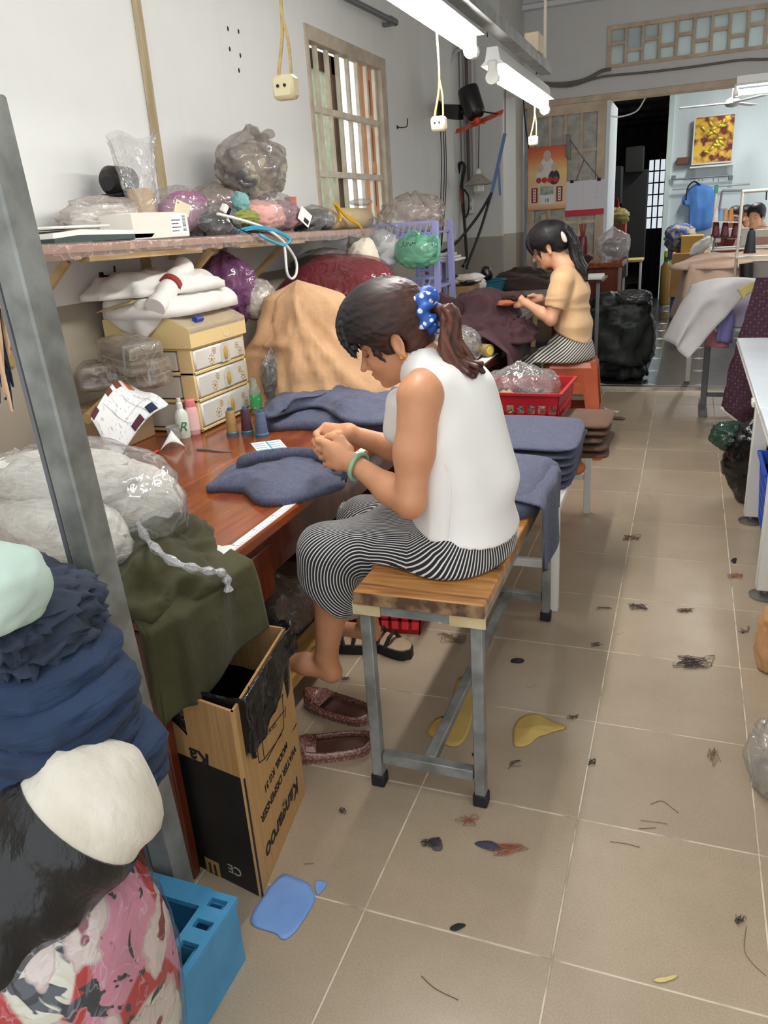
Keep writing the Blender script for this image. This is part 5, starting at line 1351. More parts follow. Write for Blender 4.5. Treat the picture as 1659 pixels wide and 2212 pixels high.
# ============================================================ women at the machines in the back
def seated_worker(label, px, py, y, shirt, yaw, pitch, bun=True, glasses=False, s=.92):
 e = J(px, py, y); E = e; fr = head_frame(pitch, yaw); f, l, u = fr; R = np.array(fr)
 fh = V3(f[0], f[1], 0); fh /= np.linalg.norm(fh)
 W = empty('person', (e[0], y, .45), label=label, cat='person', group='women at the sewing machines')
 def L(a, b, c): return E + s * (a * f + b * l + c * u)
 S = SDF(E - V3(.40, .45, .62), E + V3(.40, .45, .22), .009)
 add_head(S, E, fr, s)
 c7 = E - .05 * fh + V3(0, 0, -.14); S.chain([E - .01 * f - .04 * u, c7], [.05, .05], .03)
 for sd in (1, -1):
  sh = c7 + l * sd * .15 + V3(0, 0, -.05); el = sh + l * sd * .03 + fh * .06 + V3(0, 0, -.24); wr = el + fh * .22 - l * sd * .10 + V3(0, 0, .04)
  S.chain([sh, el], [.044, .035], .02); S.chain([el, wr], [.034, .022], .02)
  S.cone(wr, wr + fh * .06, .022, .02, .01)
  for k in range(4): S.cone(wr + fh * .06 + l * (k - 1.5) * .016, wr + fh * .11 + l * (k - 1.5) * .015 + V3(0, 0, -.02), .010, .008, .005)
  S.cone(wr + fh * .03, wr + fh * .06 - l * sd * .035, .011, .008, .006)
 S.chain([c7, c7 - fh * .02 + V3(0, 0, -.45)], [.10, .11], .05)
 b = S.obj('body', SK2, W); face_attrs(b, E, fr, s)
 S = SDF(E - V3(.36, .36, .62), E + V3(.36, .36, .02), .009)
 S.ell(c7 + V3(0, 0, -.20), (.13, .15, .17), np.array([fh, l, (0, 0, 1)]), 0); S.ell(c7 + V3(0, 0, -.40), (.14, .17, .14), np.array([fh, l, (0, 0, 1)]), .05)
 for sd in (1, -1):
  sh = c7 + l * sd * .15 + V3(0, 0, -.05); S.chain([c7 + V3(0, 0, -.06), sh, sh + l * sd * .02 + fh * .03 + V3(0, 0, -.12)], [.055, .058, .062], .03)
 S.chain([E - .04 * u, c7 + fh * .06 + V3(0, 0, .0)], [.06, .065], .01, 'sub')
 S.obj('blouse', shirt, W, lambda V: V + .008 * (ridge(V, 10, 3) - .7)[:, None], 1)
 S = SDF(E - V3(.17, .17, .17), E + V3(.17, .17, .22), .007)
 S.ell(L(-.018, 0, .052), (.110, .086, .094), R, 0); S.ell(L(.015, 0, .06), (.095, .083, .086), R, .03); S.ell(L(-.055, 0, -.02), (.05, .066, .055), R, .03)
 S.ell(L(.105, 0, -.02), (.078, .10, .092), R, .012, 'sub'); S.ell(L(.04, 0, -.085), (.075, .14, .065), R, .012, 'sub')
 if bun: S.ell(L(-.115, 0, .015), (.04, .042, .04), R, .015)
 S.obj('hair', M_HAIR2, W, None, 1)
 if glasses:
  for sd in (1, -1):
   c = L(.104, sd * .032, .006); MB().tube([tuple(c + s * (.025 * math.cos(a) * l + .020 * math.sin(a) * u)) for a in np.linspace(0, 6.28, 17)[:-1]], .0025, 5, closed=True).obj('glasses_rim', M_BLACKM, W)
 return W
seated_worker('woman in a pale pink blouse looking down at a sewing machine on the right', 1634, 468, 9.9, mat('pale_pink_cloth', (226, 178, 170), .8, c2=(214, 164, 158), scale=6), math.radians(62), math.radians(12))
seated_worker('woman with glasses half hidden behind the pale upright pole of the thread stand', 1588, 472, 10.5, mat('maroon_cloth', (112, 44, 52), .8), math.radians(75), math.radians(8), bun=False, glasses=True, s=.86)
seated_worker('woman whose face shows behind the shoulder of the one in pale pink', 1612, 468, 11.3, mat('dark_red_cloth', (126, 50, 46), .8), math.radians(70), math.radians(10), s=.86)
# ------------------------------------------------------------ cloth, bags and small things around the desk
def ring(outline, n):
 P = [Vector((p[0], p[1], 0)) for p in outline]; N = len(P); out = []
 per = 8
 for i in range(N):
  a, b, c, d = P[i - 1], P[i], P[(i + 1) % N], P[(i + 2) % N]
  for k in range(per):
   t = k / per; out.append(0.5 * ((2*b) + (c - a) * t + (2*a - 5*b + 4*c - d) * t*t + (3*b - a - 3*c + d) * t**3))
 A = np.array([(v.x, v.y) for v in out] + [(out[0].x, out[0].y)])
 s = np.concatenate([[0], np.cumsum(np.hypot(*np.diff(A, axis=0).T))]); q = np.linspace(0, s[-1], n, endpoint=False)
 return np.stack([np.interp(q, s, A[:, 0]), np.interp(q, s, A[:, 1])], -1)
def heap(name, outline, z0, H, m, parent=None, seed=0, p=2.0, peak=None, fold=.02, fscale=8, n=(72, 22), lean=None, ztop=None, rim=.0, aniso=(1, 1, 1), fold2=0.0, edge=.012):
 """heap of cloth on a surface at z0: outline (world xy), dome height H, optional peak position, fold ridges"""
 R = ring(outline, n[0]); c = np.array(peak if peak is not None else R.mean(0))
 V = []; nr = n[1]
 z0f = z0 if callable(z0) else (lambda x, y: z0 + 0 * x)
 for j in range(nr):
  t = 1 - j / (nr - 1.0)          # 1 at the rim, 0 at the peak
  xy = c + (R - c) * t
  h = edge + (H - edge) * (1 - t ** p)
  V.append(np.stack([xy[:, 0], xy[:, 1], z0f(xy[:, 0], xy[:, 1]) + h], -1))
 V = np.concatenate(V)
 tt = np.repeat(1 - np.arange(nr) / (nr - 1.0), n[0])
 A = V * np.array(aniso); w = fold * (ridge(A, fscale, seed) - .65) + fold2 * (ridge(A, fscale * 2.3, seed + 5) - .65) + fold * .6 * fbm(A, fscale * .4, seed + 2)
 V[:, 2] += w * np.clip((1 - tt) * 5 + .3, 0, 1)
 d = V[:, :2] - c; L = np.linalg.norm(d, axis=1)[:, None] + 1e-6
 V[:, :2] += d / L * (w * np.clip(tt * 1.2, 0, 1) * 1.0)[:, None]
 zb = z0f(V[:, 0], V[:, 1]); V[:, 2] = np.maximum(V[:, 2], zb + .003)
 B = V[:n[0]].copy(); B[:, 2] = z0f(B[:, 0], B[:, 1]) + .001
 F = grid_faces(n[0], nr, True); F = [tuple(f) for f in F]
 base = len(V); V = np.concatenate([V, B])
 F += [(base + i, base + (i + 1) % n[0], (i + 1) % n[0], i) for i in range(n[0])]
 F.append(tuple(range((nr - 1) * n[0], nr * n[0]))); F.append(tuple(base + i for i in reversed(range(n[0]))))
 return mk(name, V, F, m, parent, True, None)
def ol(z, *pts): return [tuple(pz(x, y, z)[:2]) for x, y in pts]
def oly(*pts): return list(pts)
def cloth(name, c, c2=None, **kw):
 kw.setdefault('bump', .25); kw.setdefault('bscale', 350); kw.setdefault('bdist', .0015); kw.setdefault('rough', .85); kw.setdefault('sheen', .05); kw.setdefault('scale', 5)
 rough = kw.pop('rough'); return mat(name, c, rough, c2=c2 or [max(0, v - 12) for v in c], **kw)
def slub(name, c1, c2):
 """slubby woven cloth: fine streaks in two directions"""
 m, nt, b = new_mat(name); tc = nd(nt, 'ShaderNodeTexCoord'); fac = None
 for sc in ((400, 30, 90), (30, 400, 90)):
  mp = nd(nt, 'ShaderNodeMapping'); mp.inputs['Scale'].default_value = sc; nt.links.new(tc.outputs['Object'], mp.inputs[0])
  n = nd(nt, 'ShaderNodeTexNoise'); n.inputs['Scale'].default_value = 1; n.inputs['Detail'].default_value = 2; nt.links.new(mp.outputs[0], n.inputs['Vector'])
  if fac is None: fac = n.outputs['Fac']
  else:
   a = nd(nt, 'ShaderNodeMath', operation='ADD'); nt.links.new(fac, a.inputs[0]); nt.links.new(n.outputs['Fac'], a.inputs[1]); fac = a.outputs[0]
 h = nd(nt, 'ShaderNodeMath', operation='MULTIPLY'); h.inputs[1].default_value = .5; nt.links.new(fac, h.inputs[0])
 r = ramp(nt, h.outputs[0], [(.35, lin(c1)), (.65, lin(c2))]); nt.links.new(r.outputs[0], b.inputs['Base Color'])
 b.inputs['Roughness'].default_value = .85; b.inputs['Sheen Weight'].default_value = .05
 return m
M_BLUE = slub('slate_blue_linen', (66, 69, 90), (90, 93, 114))
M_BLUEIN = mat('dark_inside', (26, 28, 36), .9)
M_BEIGE = cloth('beige_cotton', (198, 157, 117), (184, 142, 103), bump=.55, bscale=9, bdist=.025)
M_OLIVE = cloth('olive_green_cloth', (66, 64, 32), (54, 52, 25), bump=.45, bscale=11, bdist=.02)
M_MAROON = cloth('maroon_cloth_soft', (68, 35, 41), (54, 27, 33))
M_BROWN = cloth('brown_cloth', (98, 68, 48), (80, 54, 38))
M_DKBROWN = cloth('dark_brown_cloth', (58, 36, 28), (44, 26, 22))
M_NAVY = cloth('navy_blue_cloth', (34, 56, 86), (26, 44, 70), bump=.7, bscale=9, bdist=.02, stretch=(1.2, 1.2, 7))
M_NAVYF = cloth('faded_navy_edge', (52, 62, 82), (38, 46, 64))
M_WHITEC = cloth('white_cotton', (230, 228, 222), (220, 216, 208))
M_CLEAR = film('clear_bag_film', (206, 204, 202), .22, .10, .8, 26, .5)
M_CLEARW = film('milky_bag_film', (214, 206, 198), .5, .14, .8, 22, .4)
M_CLEARB = film('brownish_bag_film', (176, 160, 148), .55, .12, .9, 20, .5)
M_BLKF = mat('black_bin_film', (16, 16, 18), .22, bump=.8, bscale=22, bdist=.012, spec=.6)
M_PAPER = mat('white_paper', (232, 232, 228), .8)
# --- garment being sewn: trousers lying on the desk with an open waistband
t = empty('trousers', tuple(pz(600, 1030, DZ)), label='slate blue trousers being sewn, spread at the desk edge under her hands', cat='trousers')
o = heap('trouser_leg', ol(DZ, (446, 1062), (505, 1016), (560, 1000), (680, 1002), (735, 1022), (745, 1050), (700, 1070), (640, 1088), (562, 1092), (530, 1068), (490, 1064)), DZ, .05, M_BLUE, t, 3, p=3.0, fold=.014, fscale=9, fold2=.006, edge=.018)
WB = [pz(x, y, DZ + zz) for x, y, zz in ((512, 1012, .03), (520, 985, .075), (570, 972, .085), (640, 966, .08), (700, 975, .075), (742, 992, .07), (735, 1018, .04), (640, 1020, .036), (560, 1018, .03))]
wb = bez(WB + [WB[0]], 72)[:-1]
nb = len(wb); VV = []
for p in wb: VV += [p, Vector((p.x * .995 + -1.12 * .005, p.y, DZ + .002)) if False else Vector((p.x, p.y, max(DZ + .004, p.z - .045)))]
mk('waistband', VV, [(2*i, 2*((i+1)%nb), 2*((i+1)%nb)+1, 2*i+1) for i in range(nb)], M_BLUE, t, True, None).modifiers.new('s', 'SOLIDIFY').thickness = .004
cc = sum(wb, Vector()) / nb
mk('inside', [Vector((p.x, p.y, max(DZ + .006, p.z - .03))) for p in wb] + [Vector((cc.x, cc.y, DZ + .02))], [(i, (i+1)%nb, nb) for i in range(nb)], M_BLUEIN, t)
hu = bez([J(742, 1045, 1.74), J(735, 1015, 1.75), J(722, 990, 1.77), J(708, 972, 1.79)], 12)
def held(u, v):
 i = u * (len(hu) - 1); X = [np.interp(i, np.arange(len(hu)), [p[k] for p in hu]) for k in range(3)]
 w = .05 * (1 - u) + .012
 return X[0] - .03 * (1 - u) + .012 * np.sin(v * 9 + u * 4), X[1] + (v - .4) * 2 * w + .1 * (1 - u), X[2] - .02 * np.abs(v - .5)
sheet('held_fold', held, 16, 14, M_BLUE, t, .003)
# --- pile of the same trousers behind
lab = ['slate blue trousers folded at the bottom of the pile behind the thread cones', 'slate blue trousers laid across the top of the pile behind the thread cones']
heap('trousers', ol(DZ, (572, 930), (580, 880), (625, 845), (720, 850), (860, 850), (865, 925), (760, 935), (650, 930)), DZ, .055, M_BLUE, None, 12, p=5, fold=.018, fscale=7, fold2=.008, edge=.03); tag(bpy.data.objects[-1] if False else COL.objects[-1], lab[0], 'trousers', 'blue trousers on the desk')
heap('trousers', ol(DZ + .06, (572, 905), (590, 868), (640, 828), (660, 838), (740, 830), (860, 838), (860, 905), (760, 915), (680, 880)), DZ + .058, .05, M_BLUE, None, 15, p=3.0, fold=.03, fscale=9, fold2=.012, edge=.012); tag(COL.objects[-1], lab[1], 'trousers', 'blue trousers on the desk')
# --- beige cloth thrown over a heap, red bundle behind it
def drape_cone(name, peak, base, m, seed, label, cat, r0=.05, n=(96, 40), folds=.03, kfold=9, pw=1.4, parent=None):
 """cloth hanging from a rounded peak down to a base outline"""
 R = ring(base, n[0]); V = []
 pk = np.array(peak)
 for j in range(n[1]):
  t = j / (n[1] - 1.0)
  s = r0 * min(1, t * 8) / np.linalg.norm(R - pk[:2], axis=1).mean() * (1 - t) + t ** pw
  xy = pk[:2] + (R - pk[:2]) * np.asarray(s)[..., None] if np.ndim(s) else pk[:2] + (R - pk[:2]) * s
  z = pk[2] + (DZ + .004 - pk[2]) * (t ** .95) + .0
  V.append(np.stack([xy[:, 0], xy[:, 1], np.full(n[0], z)], -1))
 V = np.concatenate(V); tt = np.repeat(np.linspace(0, 1, n[1]), n[0]); th = np.tile(np.linspace(0, 2*np.pi, n[0], endpoint=False), n[1])
 C = np.stack([np.cos(th) * 1.0, np.sin(th) * 1.0, tt * .35], -1)
 C[:, 0] += .5 * tt; w = folds * (ridge(C + seed, kfold * .28, seed) - .6 + .5 * (ridge(C + seed, kfold * .6, seed + 4) - .6)) * np.clip(tt * 2.2, 0, 1) + .02 * fbm(V, 7, seed)
 d = V[:, :2] - pk[:2]; L = np.linalg.norm(d, axis=1)[:, None] + 1e-6; V[:, :2] += d / L * w[:, None]
 w2 = .035 * (ridge(V * np.array([1, 1, 1.6]), 5, seed + 9) - .6) * np.clip(tt * 3 - .3, 0, 1); V[:, :2] += d / L * w2[:, None]
 V[:, 2] += .03 * noise(V, 6, seed + 3) * tt * (1 - tt) * 3
 V[:, 2] = np.maximum(V[:, 2], DZ + .003)
 F = grid_faces(n[0], n[1], True); F = [f[::-1] for f in F]; F.append(tuple(range(n[0])))
 o = mk(name, V, F, m, parent, True, None)
 if label: tag(o, label, cat)
 return o
pk = py_(642, 604, 3.02)
drape_cone('cloth_heap', pk, [(-1.86, 2.86), (-1.62, 2.80), (-1.42, 2.72), (-1.20, 2.76), (-1.02, 2.90), (-1.04, 3.15), (-1.25, 3.34), (-1.6, 3.36), (-1.84, 3.15)], M_BEIGE, 5, 'tall heap under draped beige cloth behind the blue trousers', 'cloth', r0=.10, folds=.055, kfold=12, pw=.95)
heap('fabric_bundle', [(-2.02, 3.42), (-1.6, 3.40), (-1.28, 3.46), (-1.18, 3.75), (-1.4, 4.0), (-1.9, 4.0)], DZ, .56, cloth('crimson_cloth', (112, 22, 34), (90, 16, 28)), None, 7, p=3.2, fold=.03, fscale=5); tag(COL.objects[-1], 'crimson fabric bundle in thin film behind the beige cloth', 'fabric')
o = heap('film_cover', [(-2.02, 3.41), (-1.6, 3.385), (-1.27, 3.445), (-1.165, 3.75), (-1.4, 4.01), (-1.9, 4.01)], DZ, .572, film('thin_red_film', (170, 90, 96), .16, .1, .9, 30, .4), COL.objects[-1], 7, p=3.2, fold=.03, fscale=5)
def bag(name, c, r, label, m=None, inner=None, knot=.12, seed=1, rot=0, floor=None, cat='bag', group=None, amp=.12, fold=.10, innerscale=.82, n=(56, 40), sq=2.2, tilt=(0, 0), nin=1, fscale=6):
 """film bag with its contents"""
 t = empty(name, tuple(c), label=label, cat=cat, group=group)
 blob('film', c, r, m or M_CLEAR, t, seed, n, amp, 3, fold, fscale, floor, sq, None, knot, rot, tilt)
 if inner:
  ins = inner if isinstance(inner, list) else [inner]
  for i, im in enumerate(ins):
   k = len(ins); a = 6.28 * i / k + seed
   off = Vector((math.cos(a) * r[0] * .36, math.sin(a) * r[1] * .36, -r[2] * .18)) if k > 1 else Vector((0, 0, -r[2] * .16))
   if k > 1: off = Euler((0, 0, rot)).to_matrix() @ off
   s = innerscale * (.62 if k > 1 else 1)
   blob('contents', Vector(c) + off, (r[0]*s, r[1]*s, r[2]*s*.92), im, t, seed + 7 * i + 3, (36, 24), .18, 3, .16, 8, (floor + .004) if floor is not None else None, 2.2, rot=rot)
 return t
bag('plastic_bag', py_(492, 625, 2.98), (.12, .10, .15), 'purple plastic bag stuffed behind the drawer tower', film('purple_film', (130, 78, 120), .7, .12, .9, 24, .5), cloth('dark_plum', (58, 34, 56)), seed=5, knot=.02, fold=.18)
bag('plastic_bag', py_(552, 648, 3.05), (.09, .09, .09), 'clear bag of pale cloth between the purple bag and the beige heap', M_CLEARW, cloth('greige_cloth', (176, 164, 146)), seed=8, knot=.0, fold=.16)
zt_ = zs[4] + .013
t = empty('folded_cloth', (-1.85, 2.6, zt_), label='crumpled white cloth folded on top of the drawer tower', cat='cloth')
heap('cloth_layer', [(-2.03, 2.40), (-1.83, 2.36), (-1.72, 2.42), (-1.70, 2.62), (-1.72, 2.82), (-2.02, 2.83)], zt_, .085, M_WHITEC, t, 4, p=5, fold=.03, fscale=8, fold2=.01, edge=.03)
heap('cloth_layer', [(-2.04, 2.30), (-1.86, 2.36), (-1.74, 2.50), (-1.73, 2.76), (-1.99, 2.80), (-2.05, 2.6)], zt_ + .075, .075, M_WHITEC, t, 9, p=4, fold=.04, fscale=9, fold2=.015, edge=.02)
q = [(-2.0, 2.388, zt_ + .06), (-1.76, 2.388, zt_ + .05)]
def flapf(u, v):
 x = -2.01 + .24 * u; w = 1 - np.abs(u - .55) * 1.5
 return x, 2.385 - .012 * np.sin(np.pi * v) - .01 * np.sin(u * 12), zt_ + .07 - v * (.03 + .14 * np.clip(w, 0, 1))
sheet('hanging_corner', flapf, 24, 14, M_WHITEC, t, .004, 3, .004, 20)
t = empty('cloth_roll', (-1.85, 2.5, zt_ + .16), label='rolled white cloth with a red band, lying on the white cloths', cat='cloth')
a = py_(335, 665, 2.36); b2 = py_(398, 575, 2.62)
pts = [a.lerp(b2, k / 11) for k in range(12)]
MB().tube(pts, [.036 + .004 * math.sin(k * 1.9) for k in range(12)], 18).obj('roll', M_WHITEC, t)
mid_ = a.lerp(b2, .52); dr_ = (b2 - a).normalized()
MB().tube([mid_ - dr_ * .012, mid_ + dr_ * .012], .0425, 20).obj('red_band', cloth('brick_red_ribbon', (138, 48, 36)), t)
t = empty('paper_envelope', (-1.98, 2.36, zt_), label='brown paper envelope sticking out of the white cloths on the drawer tower', cat='envelope')
a = py_(215, 650, 2.36)
def envf(u, v): return a.x + .16 * u, a.y - .03 + .14 * v, zt_ + .062 - .05 * u * 0 + .01 * np.sin(v * 3) - .03 * (1 - u)
sheet('envelope', envf, 8, 8, mat('kraft_paper', (186, 164, 116), .8, c2=(170, 146, 98)), t, .004)
M_CARD = mat('grey_card_stack', (150, 142, 130), .7, c2=(128, 120, 108), scale=3, stretch=(1, 1, 40))
M_BANDB = mat('pale_blue_band', (150, 170, 190), .5)
def packet(c, rz, tilt, L, Wd, H, label):
 t = empty('wrapped_packet', tuple(c), label=label, cat='packet', group='wrapped packets by the drawer tower')
 M = Matrix.Translation(c) @ Euler((tilt[0], tilt[1], rz)).to_matrix().to_4x4()
 MB().box((-L/2, -Wd/2, 0), (L/2, Wd/2, H), .004, M).obj('card_stack', M_CARD, t)
 MB().box((-L/2 + .005, -Wd/2 - .003, .014), (L/2 + .001, Wd/2 + .003, .03), .002, M).box((-L/2 + .005, -Wd/2 - .003, H*.45), (L/2 + .001, Wd/2 + .003, H*.7), .002, M).obj('dark_layer', mat('dark_card', (70, 66, 60), .7), t)
 MB().box((L*.28, -Wd/2 - .005, -.002), (L*.28 + .012, Wd/2 + .005, H + .004), .002, M).obj('band', M_BANDB, t)
 blob('film', M @ Vector((0, 0, H/2)), (L*.58, Wd*.62, H*.68), film('packet_film', (190, 176, 158), .35, .1, .9, 30, .6), t, int(c.x * 100) % 17 + 3, (40, 26), .04, 3, .06, 9, None, 7, None, 0, rz, tilt)
 return t
tag(box('carton', (-2.06, 2.14, DZ), (-1.86, 2.36, DZ + .15), mat('dull_carton', (150, 124, 92), .8), None, .003), 'small brown carton under the film wrapped packets', 'box')
packet(py_(232, 832, 2.22), .5, (0, 0), .15, .11, .075, 'film wrapped packet of grey cards, lowest left of the three')
packet(py_(318, 826, 2.24), .1, (0, 0), .14, .10, .075, 'film wrapped packet half hidden under the one lying askew')
packet(py_(285, 792, 2.23), -.35, (0, .10), .19, .12, .085, 'film wrapped packet of grey cards lying askew on top of two others')
t = empty('pattern_sheet', tuple(pz(290, 1000, DZ)), label='curling white pattern sheet with pencil notes and stuck fabric swatches', cat='paper')
c00, c10, c11, c01 = py_(196, 905, 1.93), pz(252, 1005, DZ + .012), py_(369, 868, 2.16), py_(287, 826, 2.20)
def papf(u, v):
 P = [(1-u)*(1-v)*c00[k] + u*(1-v)*c10[k] + u*v*c11[k] + (1-u)*v*c01[k] for k in range(3)]
 P[2] = P[2] + .045 * np.sin(np.pi * np.clip(v * 1.05, 0, 1)) * (1 - .3*u) + .008 * np.sin(u * 7 + v * 3); P[1] = P[1] + .02 * np.sin(v * 4)
 return P
M_NOTE, nt, b = new_mat('pencil_noted_paper')
tcn = nd(nt, 'ShaderNodeTexCoord'); mpn = nd(nt, 'ShaderNodeMapping'); mpn.inputs['Scale'].default_value = (60, 60, 14); nt.links.new(tcn.outputs['Object'], mpn.inputs[0])
nn = nd(nt, 'ShaderNodeTexNoise'); nn.inputs['Scale'].default_value = 2.4; nn.inputs['Detail'].default_value = 5; nt.links.new(mpn.outputs[0], nn.inputs['Vector'])
r = ramp(nt, nn.outputs['Fac'], [(.36, lin((188, 190, 196))), (.41, lin((234, 234, 232)))]); nt.links.new(r.outputs[0], b.inputs['Base Color']); b.inputs['Roughness'].default_value = .75
sheet('paper', papf, 20, 20, M_NOTE, t, .0012)
def sw(u0, u1, v0, v1, m, nm='swatch'):
 def ff(u, v):
  X = papf(u0 + (u1 - u0) * u, v0 + (v1 - v0) * v); return X[0], X[1] - .002, X[2] + .0035
 sheet(nm, ff, 6, 6, m, t, .0016)
sw(.82, .98, .62, .80, cloth('swatch_navy', (44, 46, 76)), ); sw(.84, .99, .32, .50, cloth('swatch_maroon', (84, 40, 50))); sw(.02, .22, .74, .90, cloth('swatch_orange', (196, 104, 58)))
sw(.0, .14, .48, .62, cloth('swatch_brown', (120, 66, 44))); sw(.0, .12, .30, .40, cloth('swatch_brown2', (104, 58, 40))); sw(-.02, .12, .02, .12, cloth('swatch_maroon2', (92, 40, 48)))
lines = MB()
for k, (u0, v0, u1, v1) in enumerate([(.25, .5, .95, .62), (.30, .25, .8, .35), (.62, .3, .66, .9), (.36, .72, .92, .86), (.1, .2, .5, .28)]):
 pts = []
 for s_ in np.linspace(0, 1, 8):
  X = papf(np.array(u0 + (u1-u0)*s_), np.array(v0 + (v1-v0)*s_)); pts.append((float(X[0]), float(X[1]) - .0015, float(X[2]) + .0022))
 MB().tube(pts, .0006, 4).obj('pencil_line', mat('pencil_grey', (150, 152, 158), .7), t)
t = empty('cardboard_tube', tuple(pz(215, 905, DZ)), label='kraft cardboard tube leaning behind the pattern sheet', cat='tube')
MB().tube([pxx(188, 905, -1.85), pxx(232, 862, -1.90)], .018, 14).obj('tube', mat('kraft_tube', (176, 148, 96), .7), t)
def bottle(label, px, py, prof, m, cap, capm, lab=None, h=0):
 p = pz(px, py, DZ); t = empty('bottle', tuple(p), label=label, cat='bottle')
 MB().lathe(prof, p, 18).obj('body', m, t); MB().lathe(cap, p, 16).obj('cap', capm, t)
 if lab: MB().lathe([(r + .0008, z) for r, z in lab[0]], p, 18, capb=False, capt=False).obj('label', lab[1], t)
 return t, p
M_PINK = mat('pink_bottle_plastic', (228, 176, 174), .35); M_PINKD = mat('pink_cap', (232, 140, 140), .35)
bottle('pink bottle with a pink cap beside the drawer tower', 420, 938, [(.022, 0), (.025, .004), (.025, .095), (.018, .108)], M_PINK, [(.019, .108), (.02, .11), (.02, .132), (.016, .136)], M_PINKD, ([(.0252, .02), (.0252, .08)], mat('pink_label', (234, 196, 192), .5)))
t, p = bottle('white spray bottle with green writing next to the pink bottle', 398, 945, [(.024, 0), (.026, .004), (.026, .09), (.012, .11)], mat('translucent_white_plastic', (210, 218, 206), .3), [(.012, .11), (.012, .13), (.008, .134), (.008, .15)], M_WHITEP)
text('lettering', 'R', Matrix(((0, 0, .75, 0), (0, 0, 0, 0), (0, 0, 0, 0), (0, 0, 0, 1))) if False else frame_mat(p + Vector((.0165, -.0215, .045)), Vector((.79, .61, 0)), Vector((0, 0, 1))), .05, mat('green_ink', (60, 120, 70), .5), t, shear=.3)
bottle('dark bottle with a bright green cap behind the spray bottle', 372, 925, [(.02, 0), (.022, .004), (.022, .085), (.015, .095)], mat('dark_green_glass', (30, 40, 34), .2), [(.018, .095), (.018, .115), (.014, .118)], mat('green_cap', (46, 130, 60), .35))
p = pz(378, 955, DZ); t = empty('plastic_cup', tuple(p), label='clear plastic cup standing before the white spray bottle', cat='cup')
MB().lathe([(.019, .0), (.025, .06), (.0235, .06), (.018, .003)], p, 18, capt=False).obj('cup', film('cup_plastic', (206, 206, 204), .4, .1, .1), t)
t = empty('paper_cone', tuple(pz(372, 970, DZ)), label='crumpled white paper cone on the desk below the bottles', cat='paper')
a = pz(345, 975, DZ + .002); b2 = pz(400, 965, DZ + .002); c = pz(370, 930, DZ + .06)
def conef(u, v):
 x = a.x + (b2.x - a.x) * u; y = a.y + (b2.y - a.y) * u; k = v
 return x * (1 - k) + c.x * k, y * (1 - k) + c.y * k, (DZ + .002) * (1 - k) + c.z * k + .03 * np.sin(np.pi * u) * (1 - k) * v + .025 * np.sin(np.pi * u) * (1 - v)
sheet('cone', conef, 14, 8, M_PAPER, t, .001)
def cone_thread(label, px, py, m, h, r=.021):
 p = pz(px, py, DZ); t = empty('thread_cone', tuple(p), label=label, cat='thread', group='thread cones on the desk')
 MB().lathe([(r + .002, 0), (r + .003, .012), (r, .016)], p, 20).obj('cone_base', mat('teal_plastic', (58, 104, 124), .4), t)
 MB().lathe([(r + .001, .012), (r - .001, .03), (r - .005, h - .008), (r - .008, h - .004)], p, 24).obj('thread', m, t)
 MB().lathe([(.009, h - .008), (.009, h + .006), (.0045, h + .006), (.0045, h - .002)], p, 16).obj('cone_tip', mat('teal_plastic', (58, 104, 124), .4), t)
def threadm(n_, c): return mat(n_, c, .6, c2=[v * .8 for v in c], scale=90, stretch=(.1, .1, 8), bump=.3, bscale=300)
cone_thread('golden brown thread cone on the desk', 503, 940, threadm('gold_thread', (178, 134, 78)), .098)
cone_thread('dark maroon thread cone between the gold and the blue one', 535, 937, threadm('maroon_thread', (74, 28, 46)), .098)
cone_thread('slate blue thread cone, nearest the blue trousers', 567, 943, threadm('blue_thread', (86, 98, 128)), .095, .023)
p = pz(556, 895, DZ)
t = empty('drink_bottle', tuple(p), label='green labelled plastic bottle standing behind the blue thread cone', cat='bottle')
MB().lathe([(.022, 0), (.024, .004), (.024, .10), (.012, .13), (.012, .15)], p, 18).obj('body', film('bottle_plastic', (180, 200, 180), .3, .08, .2), t); MB().lathe([(.0245, .03), (.0245, .085)], p, 18, capb=False, capt=False).obj('label', mat('green_label', (60, 150, 80), .4, c2=(200, 220, 200), scale=70, contrast=(.6, .66)), t)
bag('plastic_bag', Vector((-1.60, 2.86, DZ + .12)), (.05, .06, .12), 'clear crumpled film between the drawer tower and the beige heap', M_CLEAR, M_DKBROWN, seed=12, knot=.03, fold=.25)
def flat(name, label, cat, pts, z, m, th=.0012):
 P = [pz(x, y, z) for x, y in pts]; n = len(P)
 V = [(p.x, p.y, z) for p in P] + [(p.x, p.y, z + th) for p in P]
 return tag(mk(name, V, [tuple(range(n - 1, -1, -1)), tuple(range(n, 2*n))] + [(i, (i+1)%n, n+(i+1)%n, n+i) for i in range(n)], m, None, False), label, cat)
cd = flat('label_card', 'white and blue printed card on the desk left of her hands', 'card', [(541, 958), (605, 950), (620, 967), (556, 976)], DZ + .0005, mat('white_card', (222, 230, 232), .5))
ax_ = (pz(605, 950, DZ) - pz(541, 958, DZ)); ay_ = (pz(541, 958, DZ) - pz(556, 976, DZ)); o_ = pz(556, 976, DZ + .0018)
M_TEAL = mat('teal_print', (60, 170, 190), .5); M_INKB = mat('ink_blue', (60, 90, 130), .6)
pr = MB(); pr.bar(o_ + ax_ * .52 + ay_ * .02, o_ + ax_ * .52 + ay_ * .98, .006, .0006); pr.obj('print_stripe', M_TEAL, cd, False)
for i in range(4):
 for s0 in (.06, .58):
  MB().bar(o_ + ax_ * s0 + ay_ * (.15 + .22 * i), o_ + ax_ * (s0 + .34) + ay_ * (.15 + .22 * i), .003, .0006).obj('print_line', M_INKB, cd, False)
